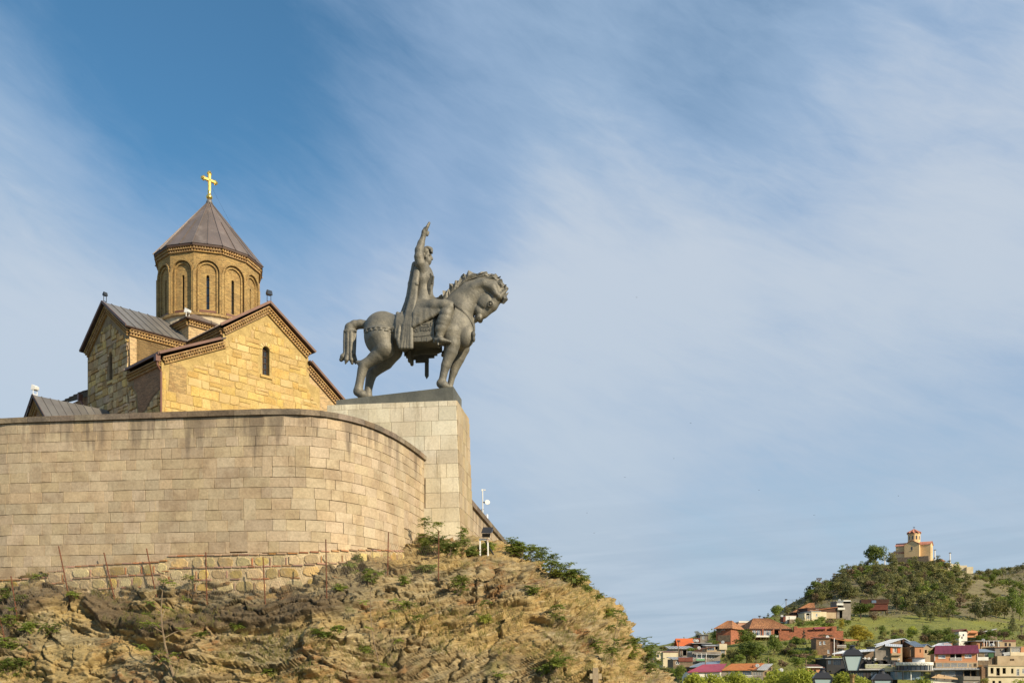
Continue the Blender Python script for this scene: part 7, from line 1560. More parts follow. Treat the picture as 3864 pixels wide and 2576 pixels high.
q = House('hillside_house', 'grey house with a white glazed balcony and hanging laundry at the right edge', K8, (1835, 900, 2110, 1075), 290, 0, 8, group=hs); q.wall('grey', [(2010, 920, 2095, 985, 'd'), (1920, 930, 1945, 960, 'n')], foot=2); q.flat('brown', .4, .15); q.box('white_balcony', HM['cream'], 2112, 985, 2420, 1045, -2, 0)
q.box('balcony_room', HM['orange'], 2298, 880, 2420, 990, -1.8, 4); gl = House('glazed_balcony', 'white framed glazed balcony above the hanging laundry at the right edge', K8, (2112, 895, 2300, 990), 288.4, 0, 4, cat='balcony', group=hs); gl.wall('cream', [(2125, 905, 2290, 980, 'wl', 6)], foot=.1); gl.flat('grey', .3, .12)
for k in range(6):
    x = 1972 + k * 21; a, b = at(*K8(x, 988 - k * 2), 286.5), at(*K8(x + 17, 1010 + (k * 37 % 40)), 286.5); g = G(); g.b(a[0], b[0], 286.4, 286.45, b[2], a[2])
    single('laundry', g, M_CURT, 'pale laundry hanging on a line below the glazed balcony', 'laundry', ((a + b) / 2), 'laundry on the line')
q = House('retaining_wall', 'tall tan retaining wall under the balcony house at the right edge', K8, (1880, 1050, 2420, 1215), 286, 0, 2, cat='wall', group='brick terrace walls'); q.wall('tan', [(2100, 1100, 2180, 1135, 'd', 5)])
q = House('shed', 'small shed with a blue roof and a white banner beside the purple roofed house', K8, (1545, 975, 1810, 1110), 287, 0, 6, cat='shed', group=hs); q.wall('stone', [(1650, 990, 1720, 1055, 'w', 3)], foot=3); q.shed('blue', 1.0, .5, z=q.k(0, 975)[1]); q.box('banner', HM['white'], 1535, 1068, 1722, 1128, -2.4, -2.3); q.box('green_sheet', pbr('green_sheet', (.045, .11, .05), .8), 1722, 1000, 1815, 1075, -.6, -.4); q.posts([1600, 1650, 1690], 1130, 1190, -2.3, HM['timber'])
q = House('ruined_house', 'roofless tan house shell with black window holes at the lower right', K8, (1715, 1205, 2420, 1570), 268, 0, 8, group=hs); q.wall('cream', [(1758, 1258, 1812, 1362, 'd'), (1862, 1262, 1924, 1395, 'd'), (1972, 1262, 2030, 1365, 'd'), (2124, 1272, 2165, 1360, 'd'), (2218, 1280, 2270, 1400, 'w', 1), (2320, 1278, 2370, 1360, 'w'), (1792, 1488, 1840, 1580, 'd'), (1900, 1490, 1950, 1580, 'd')]); q.box('cornice', HM['tan'], 1715, 1205, 2420, 1225, -.25, 0); q.box('string_course', HM['stone'], 1735, 1408, 2420, 1424, -.3, 0); q.box('side_wall', HM['brick'], 1600, 1240, 1715, 1570, .5, 7)
# satellite dishes
def dish(K, x, y, r, Y, label, grp='satellite dishes'):
    c = at(*K(x, y), Y); t = thing('satellite_dish', label, 'satellite dish', c - UP * r * 1.6, grp); d = nz((RNG.uniform(-.5, .5), -1, .45)); s = nz(np.cross(UP, d)); u = np.cross(d, s)
    g = G(); g.lathe([(.02, -.08 * r), (r * .6, -.02 * r), (r, .14 * r), (r * 1.0, .17 * r), (r * .6, .03 * r)], c, 14, (s, u, d)); part('reflector', g, RM['grey'], t, smooth=True); g = G(); g.tube([c - UP * r * 1.6, c - d * .05], .05, 5); g.bar(c - u * r * .8, c + d * r * .8, .04); part('mount', g, M_BLACKM, t)
for K, x, y, Y, lb in ((K6, 648, 780, 316, 'left one of two satellite dishes by the orange roof'), (K6, 678, 782, 316, 'right one of two satellite dishes by the orange roof'), (K6, 698, 862, 282, 'satellite dish over the green balcony house'), (K6, 962, 798, 300, 'satellite dish on the patchwork house'), (K6, 1345, 1058, 249, 'satellite dish on the lowest row roof'), (K7, 1045, 715, 288, 'satellite dish on the brown brick house'), (K7, 1258, 62, 396, 'white satellite dish on the upper white block'), (K7, 236, 342, 384, 'satellite dish beside the white garden sheds'), (K8, 1628, 772, 305, 'satellite dish on the porch roof'), (K8, 1775, 855, 301, 'left one of two dishes before the porch'), (K8, 1808, 850, 301, 'right one of two dishes before the porch'), (K7, 190, 1318, 256, 'left grey dish below the sunlit house end'), (K7, 226, 1298, 256, 'right grey dish below the sunlit house end')): dish(K, x, y, .55, Y, lb)
# people on the restaurant terrace, in white shirts
def person(K, x, y, Y, hpx, label, hand=0):
    f0 = at(*K(x, y), Y); h = hpx * Y / F; k = h / 1.75; B_ = SDF((-.55, -.4, -.05), (.55, .4, 1.85), .035); v = lambda a, b, c: np.array([a, b, c], float)
    for s in (1, -1):
        B_.chain([(v(.09 * s, 0, .92), .10), (v(.11 * s, .03, .5), .07), (v(.11 * s, 0, .09), .05)], .04); B_.cone(v(.11 * s, 0, .05), v(.12 * s, .17, .035), .045, .035, .03)
        e = v(.30 * s, .02, 1.16) if not (hand and s > 0) else v(.30 * s, .16, 1.2); w = v(.30 * s, .14, .92) if not (hand and s > 0) else v(.18 * s, .32, 1.38)
        B_.chain([(v(.19 * s, 0, 1.42), .058), (e, .046), (w, .034)], .04); B_.ell(w + v(0, .02, -.05), (.035, .03, .06), 0, .03)
    B_.chain([(v(0, 0, .95), .125), (v(0, 0, 1.15), .115), (v(0, 0, 1.36), .13)], .08, .8); B_.cone(v(-.16, 0, 1.43), v(.16, 0, 1.43), .06, .06, .06); B_.chain([(v(0, 0, 1.42), .055), (v(0, .02, 1.55), .05)], .03); B_.ell(v(0, .02, 1.64), (.075, .09, .11), 0, .03); B_.cone(v(0, .11, 1.63), v(0, .12, 1.61), .014, .016, .02)
    g = B_.mesh(); mi = [0 if (.93 < np.mean([g.v[i][2] for i in f]) < 1.47) else (1 if np.mean([g.v[i][2] for i in f]) < .93 else 2) for f in g.f]; g.m = mi; g.v = [(a * k, b * k, c * k) for a, b, c in g.v]
    t = thing('person', label, 'person', f0, None); part('body', g, [M_WHITE, M_BLACK, pbr('skin', (.45, .27, .18), .6) if 'skin' not in MATS else MATS['skin']], t, smooth=True, local=True, uv=False)
    hg = G(); hg.ball((0, .0 * k, 1.68 * k), (.08 * k, .085 * k, .085 * k), 8); part('hair', hg, M_BLACK, t, smooth=True, local=True)
for x, y, hp, lb, hd in ((1895, 1190, 26, 'person in white shirt and black trousers on the terrace, hand raised', 1), (1780, 1180, 26, 'person in white shirt standing left on the restaurant terrace', 0), (1712, 1165, 23, 'person in white shirt beside the street lamp', 0), (2312, 1175, 20, 'person in white shirt at the right of the terrace', 0)): person(K7, x, y, 266, hp, lb, hd)
g = G(); p0 = at(*K7(1855, 1190), 267)
pt = thing('potted_tree', 'small dark potted tree on the restaurant terrace', 'plant', p0); g.lathe([(.25, 0), (.35, .7)], p0, 10); part('pot', g, HM['white'], pt); cm = crown_mesh('crown', [((0, 0, 1.4), (.38, .38, .8))], 260, .12, 3); cm.materials.append(MT['fir']); part('crown', cm, None, pt)
# terrace parasols (closed black shapes)
for i, x in enumerate((1800, 2030, 2090, 2240)):
    p0 = at(*K7(x, 1195), 267); g = G(); g.b(p0[0] - 1.1, p0[0] + 1.1, 266.5, 268, p0[2], p0[2] + .75); g.b(p0[0] - 1.1, p0[0] + 1.1, 267.7, 268.1, p0[2] + .7, p0[2] + 1.15); single('terrace_sofa', g, M_BLACK, 'black sofa on the restaurant terrace', 'sofa', p0, 'terrace sofas')

# ------------------------------------------------------------------ monastery church on the hill
YH = 600.; hc = at(*K9(1178, 420), YH); kk = YH / F * 864 / 2164.; hchr = thing('hill_church', 'small ochre church with red roofs on the hilltop', 'church', (hc[0], YH, hc[2] - 2), None)
M_HILLST = pbr('hill_church_stone', (.66, .47, .25), .9, (.60, .42, .21), .3, fine=.06); M_HROOF = pbr('hill_church_roof', (.55, .25, .17), .7, (.40, .16, .10), .3)
PH2 = R(-33); u2 = np.array([math.cos(PH2), math.sin(PH2), 0]); n2 = np.array([math.sin(PH2), -math.cos(PH2), 0])
hb = hc[2] + 1; HCc = np.array([at(*K9(1150, 0), YH)[0], YH + 4, 0]); hp = lambda p, q, z: HCc + u2 * p + n2 * q + UP * z
zy = lambda y: at(*K9(0, y), YH)[2]
def gblock(p0, p1, q0, q1, z1, rise, along, nm='wall'):
    g = G()
    if along == 'q': g.prism([hp(p0, q1, hb - 4), hp(p1, q1, hb - 4), hp(p1, q1, z1), hp((p0 + p1) / 2, q1, z1 + rise), hp(p0, q1, z1)], n2 * (q0 - q1))
    else: g.prism([hp(p0, q0, hb - 4), hp(p0, q1, hb - 4), hp(p0, q1, z1), hp(p0, (q0 + q1) / 2, z1 + rise), hp(p0, q0, z1)], u2 * (p1 - p0))
    part(nm, g, M_HILLST, hchr)
    for sgn in (0, 1):
        o = .35; k = rise / ((p1 - p0) / 2 if along == 'q' else (q1 - q0) / 2)
        if along == 'q': e = p0 - o if sgn == 0 else p1 + o; pts = [hp(e, q0 - .3, z1 - o * k + .1), hp(e, q1 + .4, z1 - o * k + .1), hp((p0 + p1) / 2, q1 + .4, z1 + rise + .1), hp((p0 + p1) / 2, q0 - .3, z1 + rise + .1)]
        else: e = q0 - o if sgn == 0 else q1 + o; pts = [hp(p0 - .4, e, z1 - o * k + .1), hp(p1 + .4, e, z1 - o * k + .1), hp(p1 + .4, (q0 + q1) / 2, z1 + rise + .1), hp(p0 - .4, (q0 + q1) / 2, z1 + rise + .1)]
        nn = nz(np.cross(pts[1] - pts[0], pts[3] - pts[0])); nn = nn if nn[2] > 0 else -nn; g = G(); g.hexa([p for p in pts] + [p + nn * .16 for p in pts]); rf = part('roof', g, M_HROOF, hchr)
        g = G()
        for i in range(9): f = i / 8.; g.bar(pts[0] + (pts[1] - pts[0]) * f + nn * .2, pts[3] + (pts[2] - pts[3]) * f + nn * .2, .1, .1, nn)
        part('roof_rib', g, M_HROOF, rf, kind='stuff')
zE, zP = zy(262), zy(226)
gblock(-4.4, 4.4, -9.5, 7.5, zE, zP - zE, 'q'); gblock(-10.2, 10.4, -4.0, 4.0, zE - .2, zP - zE - .3, 'p'); gblock(-11.5, -4.0, -6.0, 6.2, zy(338), 2.2, 'p', 'aisle')
g = G(); g.b(HCc[0] - 16, HCc[0] + 13, HCc[1] - 11, HCc[1] + 10, hb - 6, zy(372)); 
g = G(); g.hexa([hp(-10.5, 10.5, hb - 7), hp(10.5, 10.5, hb - 7), hp(10.5, -10, hb - 7), hp(-10.5, -10, hb - 7), hp(-10.2, 10.2, zy(384)), hp(10.2, 10.2, zy(384)), hp(10.2, -10, zy(384)), hp(-10.2, -10, zy(384))]); part('base', g, HM['stone'], hchr)
g = G(); g.lathe([(3.75, zy(240)), (3.75, zy(158)), (4.0, zy(156)), (4.0, zy(150))], HCc, 10); part('drum', g, M_HILLST, hchr)
g = G(); pr = []
for i in range(20): a = 2 * math.pi * i / 20; rr = 4.35; pr.append(HCc + np.array([math.cos(a) * rr, math.sin(a) * rr, zy(150) + (1.0 if i % 2 else -.2)]))
g.add(pr + [HCc + UP * zy(100)], [(i, (i + 1) % 20, 20) for i in range(20)]); part('dome_roof', g, M_HROOF, hchr)
g = G(); g.bar(HCc + UP * zy(100), HCc + UP * zy(80), .22); g.bar(HCc + UP * zy(88) - u2 * .7, HCc + UP * zy(88) + u2 * .7, .2); part('cross', g, M_BLACKM, hchr)
for i in range(10):
    a = 2 * math.pi * (i + .5) / 10 + 0.; d = np.array([math.cos(a), math.sin(a), 0])
    if d[1] < .4: g = G(); c = HCc + d * 3.62; s = np.cross(UP, d); g.prism([c + s * x + UP * z for x, z in archhole(0, zy(208), zy(172), .85)], -d * .2); g.prism([c + d * .02 + s * x + UP * z for x, z in archhole(0, zy(206), zy(173), .62)], -d * .05); part('window', g, M_GLASSD, hchr)
for O_, t_, n_, lst in ((hp(0, 7.5, 0), u2, n2, [(0, 318, 282)]), (hp(10.4, 0, 0), n2, u2, [(0, 318, 285)])):
    for c_0, y0, y1 in lst: g = G(); g.prism([O_ + t_ * a + UP * b + n_ * .04 for a, b in archhole(c_0, zy(y0), zy(y1), .9)], -n_ * .2); w = part('window', g, M_GLASSD, hchr); g = G(); g.bar(O_ + t_ * (-.75) + UP * zy(y0 + 2) + n_ * .08, O_ + t_ * .75 + UP * zy(y0 + 2) + n_ * .08, .2); part('sill', g, M_HILLST, w)
# outbuildings along the ridge
q = House('chapel', 'little red roofed chapel right of the hilltop church', K9, (1362, 415, 1412, 470), 602, 0, 6, group=None); q.wall('orange'); q.gable('orange', 2.0, .3) if False else q.hip('tile', 2.0, q.a0 + 2, q.a1 - 1)
q = House('ridge_wall', 'pale fortification wall stepping down the ridge right of the hilltop church', K9, (1440, 440, 1560, 495), 600, -8, 4, cat='wall', group=None); q.wall('cream', [(1462, 450, 1480, 470, 'd')], top=[(q.a1, q.z1 - .4), (q.a0, q.z1)]); q.box('lower_wall', HM['cream'], 1555, 456, 1625, 510, -2, 2); q.box('lower_wall', HM['cream'], 1622, 470, 1684, 532, -4, 0)
# masts and lamp posts
def pole(K, x0, y0, x1, y1, Y, w, m, label, grp, arm=0., cat='pole', name='utility_pole'):
    a, b = at(*K(x0, y0), Y), at(*K(x1, y1), Y); t = thing(name, label, cat, a, grp); g = G(); g.tube([a - UP * 2, b], [w, w * .7], 6); part('post', g, m, t)
    if arm: g = G(); g.bar(b - UP * .3 + np.array([-arm, 0, 0]), b - UP * .3 + np.array([arm, 0, 0]), .12); g.box(b + np.array([0, -.1, .05]), (arm * .8, .3, .18)); part('head', g, M_BLACKM, t)
for x0, y0, x1, y1, Y, lb in ((755, 470, 757, 405, 585, 'thin pole left of the big poplar on the hilltop'), (848, 465, 846, 355, 590, 'white floodlight pole between the two hilltop trees'), (1325, 445, 1322, 310, 596, 'white floodlight pole right of the hilltop church'), (1468, 470, 1465, 338, 598, 'tall white pole further right on the ridge')): pole(K9, x0, y0, x1, y1, Y, .42, M_WHITE, lb, 'poles on the hilltop', .8)
for x0, y0, x1, y1, Y, lb in ((508, 525, 507, 488, 560, 'left one of three white antenna masts on the left shoulder of the hill'), (520, 530, 518, 482, 560, 'middle one of three white antenna masts on the hill shoulder'), (530, 528, 529, 478, 560, 'right one of three white antenna masts on the hill shoulder')): pole(K9, x0, y0, x1, y1, Y, .3, M_WHITE, lb, 'white masts on the hill shoulder', name='antenna_pole')
for K, x0, y0, x1, y1, Y, lb in ((K6, 1665, 415, 1664, 325, 430, 'brown utility pole on the skyline above the villa'), (K6, 1370, 560, 1369, 510, 400, 'short utility pole behind the villa roof'), (K6, 474, 960, 472, 785, 296, 'brown utility pole over the cream house'), (K6, 797, 720, 796, 685, 345, 'thin pole on the small grey house'), (K6, 770, 1075, 769, 960, 262, 'thin brown pole before the green balcony house'), (K6, 1470, 1030, 1468, 965, 262, 'wooden pole above the grey end of the lowest row'), (K7, 1905, 590, 1903, 530, 370, 'short white post on the meadow'), (K8, 2316, 650, 2312, 525, 335, 'wooden utility pole at the right edge of the meadow'), (K8, 558, 640, 556, 470, 375, 'thin dead trunk pole on the meadow'), (K6, 1888, 1060, 1886, 990, 258, 'pale post among the bushes left of the restaurant')): pole(K, x0, y0, x1, y1, Y, .16, HM['timber'], lb, 'poles between the houses', .6 if 'utility' in lb else 0)

# ------------------------------------------------------------------ trees of the hillside
def tree_px(px, py, hpx, wpx, kind, mat, label, group, me=None, Y=None):
    p = at(px, py, Y) if Y else on_terrain(px, py)
    if Y and Y > 400: p[2] = min(p[2], float(terrain_z(p[0], p[1])[0]))
    if p is None: return
    s = p[1] / F; tree(p, hpx * s, wpx * s, kind, mat, label, group, me=me)
MID = [  # crop, base x, base y, top y, width, kind, colour, label
 (K6, 1230, 1040, 790, 330, 'broad', 'green', 'large leafy tree in front of the villa, left of a pair', 265), (K6, 1330, 1040, 800, 260, 'broad', 'green', 'large leafy tree in front of the villa, right of a pair', 268), (K6, 1220, 860, 640, 280, 'broad', 'green', 'leafy tree hiding the lit wall of the villa', 315),
 (K6, 1530, 940, 695, 210, 'broad', 'green', 'tall leafy tree before the brick retaining wall end', 290), (K6, 1060, 1040, 870, 190, 'broad', 'olive', 'leafy tree at the left of the villa trees', 266), (K6, 1145, 1050, 930, 150, 'broad', 'green', 'low leafy tree above the orange roof', 262),
 (K6, 1862, 880, 640, 110, 'fir', 'fir', 'dark spruce before the brick retaining wall', 305), (K6, 1780, 900, 740, 190, 'broad', 'green', 'green tree left of the dark spruce', 308), (K6, 1930, 900, 745, 170, 'bush', 'green', 'bushes right of the dark spruce', 306), (K6, 1680, 960, 820, 180, 'bush', 'olive', 'olive bush below the retaining wall', 290),
 (K6, 1800, 990, 880, 200, 'bush', 'brown', 'reddish brown scrub above the restaurant trees', 285), (K6, 1930, 1010, 900, 120, 'bush', 'brown', 'brown scrub left of the brown brick house', 282), (K6, 1790, 1090, 960, 200, 'broad', 'green', 'green tree behind the yellow green tree tops', 262), (K6, 1510, 1040, 930, 140, 'bush', 'green', 'bushes left of the wooden fence', 275), (K6, 1640, 1080, 960, 120, 'bush', 'brown', 'brown twiggy bushes by the wooden fence', 268),
 (K6, 1985, 990, 940, 60, 'bush', 'bright', 'small bright shrub by the brown brick house', 280), (K7, 1590, 860, 480, 560, 'broad', 'yellow', 'big yellow spring tree beside the brown brick house', 310), (K7, 1420, 930, 840, 170, 'broad', 'green', 'green tree below the yellow spring tree', 290), (K7, 1780, 900, 760, 240, 'bush', 'olive', 'bushes right of the yellow tree', 312),
 (K6, 685, 770, 675, 95, 'broad', 'olive', 'round olive tree left of the villa on the skyline', 350), (K6, 860, 800, 665, 110, 'broad', 'green', 'leafy tree against the left wall of the villa', 330), (K6, 860, 830, 745, 140, 'bush', 'green', 'bushes below the left wall of the villa', 322), (K6, 580, 810, 750, 100, 'bush', 'olive', 'bush behind the orange roof', 330), (K6, 420, 850, 785, 90, 'bush', 'olive', 'pale bush on the skyline at left', 330), (K6, 310, 880, 820, 120, 'bush', 'olive', 'grey green bush at the left end of the skyline', 320), (K6, 620, 900, 830, 110, 'bush', 'green', 'bush before the grey shallow roof', 296),
 (K6, 400, 1200, 1010, 210, 'bush', 'green', 'green bushes below the cream house', 230), (K6, 480, 1250, 1050, 160, 'broad', 'green', 'dark leafy tree at the foot of the houses', 225), (K6, 300, 1150, 1020, 160, 'bush', 'olive', 'olive bush beside the rock foot', 220),
 (K6, 1550, 540, 385, 170, 'broad', 'green', 'broad leafy tree on the slope above the villa', 420), (K6, 1470, 560, 495, 110, 'bush', 'green', 'bush behind the villa roof terrace', 405), (K6, 1680, 510, 410, 110, 'broad', 'olive', 'bare pale tree right of the broad leafy tree', 425), (K6, 1465, 470, 415, 45, 'pine', 'pine', 'small dark pine on the lower skyline', 420), (K6, 1420, 480, 450, 40, 'bush', 'pine', 'tiny dark bush on the lower skyline', 425), (K6, 1740, 430, 300, 110, 'pine', 'pine', 'dark pine beside the skyline utility pole', 450), (K6, 1770, 440, 340, 120, 'pine', 'pine', 'spreading pine right of the skyline pole', 440), (K6, 1895, 330, 235, 90, 'pine', 'pine', 'lone dark pine standing out on the skyline', 490), (K6, 1880, 420, 300, 130, 'pine', 'pine', 'dark pine above the red hip roof', 440),
 (K7, 1640, 370, 110, 480, 'broad', 'green', 'wide green tree right of the upper white block', 400), (K7, 1540, 130, -10, 200, 'broad', 'yellow', 'yellow green tree above the upper white block', 420), (K7, 1020, 160, 40, 160, 'broad', 'green', 'light green tree above the long gallery', 430), (K7, 800, 500, 385, 300, 'bush', 'green', 'green thicket below the cream upper house', 360), (K7, 1100, 500, 340, 170, 'bush', 'brown', 'purplish brown bush below the upper houses', 362), (K7, 600, 520, 430, 200, 'bush', 'green', 'green thicket below the white garden sheds', 358), (K7, 1000, 540, 430, 300, 'bush', 'green', 'overgrown bank above the garden wall', 352), (K7, 1290, 600, 370, 150, 'broad', 'yellow', 'slim pale birch at the end of the garden wall', 350), (K7, 1400, 480, 360, 150, 'bush', 'green', 'bush right of the slim pale birch', 372), (K7, 1870, 450, 260, 200, 'broad', 'brown', 'bare leafless tree at the meadow edge', 385), (K7, 1000, 720, 640, 260, 'bush', 'brown', 'brown bush on the retaining wall', 318),
 (K8, 350, 760, 520, 230, 'broad', 'bright', 'bright green round tree on the meadow', 345), (K8, 600, 800, 620, 260, 'bush', 'olive', 'olive thicket on the lower meadow', 330), (K8, 820, 800, 580, 330, 'broad', 'green', 'wide thicket left of the ruined cottage', 328), (K8, 980, 790, 640, 200, 'bush', 'green', 'green thicket below the ruined cottage', 318), (K8, 140, 800, 650, 260, 'bush', 'green', 'thicket above the silver gable roof', 325), (K8, 1130, 830, 740, 140, 'bush', 'olive', 'bush behind the purple roof', 305), (K8, 1560, 750, 640, 130, 'bush', 'green', 'bush between the two cottages', 325), (K8, 1720, 770, 690, 210, 'bush', 'green', 'green bush before the stone cottage', 315), (K8, 2000, 760, 560, 330, 'broad', 'green', 'spreading green tree right of the stone cottage', 330), (K8, 2150, 620, 290, 260, 'fir', 'pine', 'tall dark conifer at the right of the meadow', 355), (K8, 2290, 760, 640, 150, 'bush', 'brown', 'brown bush at the right edge', 328), (K8, 705, 1040, 895, 130, 'bush', 'bright', 'bright green bush left of the purple roof house', 278), (K8, 1340, 850, 770, 160, 'bush', 'brown', 'brown thicket beside the flat porch roof', 310), (K8, 1640, 1534, 1380, 160, 'bush', 'olive', 'bush beside the grey concrete block', 262),
 (K9, 760, 490, 262, 230, 'broad', 'green', 'tall poplar left of the hilltop church', None), (K9, 910, 450, 330, 110, 'broad', 'olive', 'pale half bare tree beside the hilltop church', None), (K9, 1110, 470, 380, 130, 'pine', 'pine', 'dark umbrella pine in front of the hilltop church', 585)]
for K, x, y, yt, w, kd, mt, lb, Y in MID:
    px, py = K(x, y); _, pt = K(x, yt); w_ = K(x + w, y)[0] - px; me = BIGB[int(RNG.integers(0, 3))] if (kd == 'broad' and w_ > 45) else None
    tree_px(px, py, (py - pt) * 1.06, w_ * 1.12, kd, mt, lb, None, me, Y)
# pines covering the hill
POLY = [(20, 790), (170, 740), (330, 640), (520, 520), (700, 470), (950, 450), (1250, 440), (1500, 500), (1620, 640), (1560, 900), (1540, 985), (1230, 980), (960, 930), (900, 800), (620, 770), (400, 770), (180, 850)]
POLYK = [K9(*p) for p in POLY]; cnt = 0; cand = []
while len(cand) < 215:
    px, py = RNG.uniform(3005, 3660), RNG.uniform(2120, 2350)
    if inside(POLYK, px, py) and all((px - a) ** 2 + ((py - b) * 1.5) ** 2 > 105 for a, b in cand): cand.append((px, py))
cand.sort(key=lambda c: c[1])
for px, py in cand:
    kd = RNG.choice(['pine', 'broad', 'bush'], p=[.62, .24, .14]); mt = RNG.choice(['pine', 'olive', 'green', 'brown'], p=[.52, .30, .12, .06]); sc_ = .75 + .55 * (py - 2120) / 230
    hh = {'pine': RNG.uniform(46, 66), 'broad': RNG.uniform(38, 52), 'bush': RNG.uniform(24, 36)}[kd] * sc_
    nm_ = {'pine': 'pine', 'broad': 'leafy tree', 'bush': 'bush'}[kd]; sh = {'pine': 'dark', 'olive': 'olive', 'green': 'fresh green', 'brown': 'brownish'}[mt]
    x9, y9 = (px - 3000) * 2164 / 864., (py - 1950) * 2164 / 864.
    zone = 'on the left shoulder of the wooded hill' if x9 < 560 else ('just below the hilltop church' if y9 < 600 else ('at the lower edge of the wood above the meadow' if y9 > 820 else ('in the middle of the wooded slope' if x9 < 1150 else 'on the right half of the wooded slope')))
    tree_px(px, py, hh, hh * RNG.uniform(.85, 1.15), kd, mt, f'{sh} {nm_} {zone}', f'{sh} {nm_} group {zone}')
def flank(x, y, kd, mt):
    nm_ = {'pine': 'pine', 'broad': 'leafy tree', 'bush': 'bush'}[kd]; sh = {'pine': 'dark', 'olive': 'olive', 'green': 'fresh green'}[mt]
    zone = 'on the far ridge at the right edge' if x > 1800 and y < 600 else ('on the right flank above the meadow' if y > 850 and x > 1600 else ('in the hollow at the right edge' if x > 1850 else ('on the crest beside the hilltop church' if y < 560 and x < 1800 else 'at the lower edge of the wood above the meadow')))
    return f'{sh} {nm_} {zone}', f'{sh} {nm_} group {zone}'
for x, y, h, w, kd, mt in [(x_ + RNG.uniform(-20, 20), y_ + RNG.uniform(-15, 15), RNG.uniform(28, 60), RNG.uniform(50, 95), 'bush', RNG.choice(['olive', 'green', 'olive'])) for x_, y_ in [(RNG.uniform(1600, 1960), RNG.uniform(545, 930)) for k in range(64)]] + [(1700, 960, 190, 150, 'pine', 'pine'), (1735, 985, 230, 110, 'pine', 'pine'), (1800, 980, 190, 160, 'pine', 'pine'), (1850, 950, 170, 130, 'pine', 'pine'), (1900, 960, 200, 150, 'broad', 'olive'), (1980, 960, 200, 170, 'broad', 'olive'), (2060, 900, 200, 180, 'broad', 'green'), (2120, 980, 230, 150, 'broad', 'green'), (1280, 995, 130, 110, 'pine', 'pine'), (1450, 990, 140, 110, 'pine', 'pine'), (1830, 560, 80, 110, 'broad', 'olive'), (1900, 570, 90, 120, 'broad', 'green'), (1960, 560, 90, 110, 'pine', 'pine'), (2030, 545, 80, 100, 'pine', 'pine'), (2100, 530, 80, 110, 'pine', 'pine'), (2150, 520, 90, 110, 'pine', 'pine'), (1870, 620, 90, 130, 'broad', 'green'), (1940, 640, 80, 130, 'bush', 'green'), (2020, 660, 90, 140, 'broad', 'green'), (2090, 680, 90, 140, 'broad', 'green'), (2150, 720, 110, 140, 'broad', 'green'), (2050, 760, 110, 150, 'broad', 'green'), (2130, 820, 130, 150, 'broad', 'green'), (1690, 500, 60, 90, 'bush', 'olive'), (1760, 540, 60, 90, 'bush', 'olive'), (1640, 780, 90, 110, 'bush', 'olive'), (1420, 480, 70, 120, 'bush', 'olive'), (1350, 500, 80, 130, 'broad', 'olive'), (1250, 470, 70, 110, 'bush', 'olive'), (1000, 450, 50, 90, 'bush', 'olive'), (930, 470, 60, 90, 'bush', 'green'), (620, 520, 80, 90, 'broad', 'olive'), (2000, 870, 120, 150, 'broad', 'green'), (1960, 800, 90, 130, 'bush', 'green')]:
    px, py = K9(x, y); k = 864 / 2164.; tree_px(px, py, h * k, w * k, kd, mt, *flank(x, y, kd, mt))
for K, x0, x1, y0, y1, n_, Y0, Y1, zn in ((K8, -300, 1150, 640, 820, 34, 345, 318, 'in the thicket between the meadow and the lower houses'), (K6, 1640, 1990, 800, 1010, 14, 305, 275, 'on the overgrown bank left of the brown brick house'), (K6, 960, 1560, 960, 1040, 10, 272, 262, 'under the villa trees above the lowest row'), (K7, 380, 1200, 430, 540, 10, 366, 350, 'on the overgrown bank above the garden wall'), (K8, 1560, 2350, 690, 780, 10, 326, 316, 'between the meadow cottages and the flat roofed houses')):
    for k in range(n_):
        x, y = RNG.uniform(x0, x1), RNG.uniform(y0, y1); f = (y - y0) / (y1 - y0); px, py = K(x, y); hh = RNG.uniform(17, 30) * (1.2 if K is K8 else 1.); kd = RNG.choice(['bush', 'broad'], p=[.7, .3]); mt = RNG.choice(['green', 'olive', 'brown'], p=[.55, .33, .12])
        tree_px(px, py, hh, hh * RNG.uniform(1.0, 1.5), kd, mt, {'green': 'fresh green', 'olive': 'olive', 'brown': 'brownish'}[mt] + (' bush ' if kd == 'bush' else ' small tree ') + zn, {'green': 'fresh green', 'olive': 'olive', 'brown': 'brownish'}[mt] + (' bushes ' if kd == 'bush' else ' small trees ') + zn, None, Y0 + (Y1 - Y0) * f)
# undergrowth that nobody could count
vs, fs = [], []; rng = np.random.default_rng(5)
for _ in range(3400):
    px, py = rng.uniform(2500, 3880), rng.uniform(2125, 2576); p = on_terrain(px, py)
    if p is None: continue
    y9 = (py - 1950) * 2164 / 864.; x9 = (px - 3000) * 2164 / 864.
    if 940 < y9 < 1120 and 600 < x9 < 2000 and rng.random() < .9: continue
    if 1650 < x9 < 1980 and 560 < y9 < 880 and rng.random() < .7: continue
    r = rng.uniform(.4, 1.3) * p[1] / 420; m = 9; d = rng.normal(0, 1, (m, 3)) * np.array([r, r, r * .5]) + p + np.array([0, 0, r * .4])
    for c in d:
        a, b = rng.normal(0, 1, 3), rng.normal(0, 1, 3); a = nz(a) * r * .5; b = nz(b) * r * .35; i = len(vs); vs += [c - a, c + b, c + a, c - b]; fs.append((i, i + 1, i + 2, i + 3))
g = G(); g.v = [tuple(v) for v in vs]; g.f = fs; g.m = [0] * len(fs); setting('hill_undergrowth', g, MT['olive'], kind='stuff')

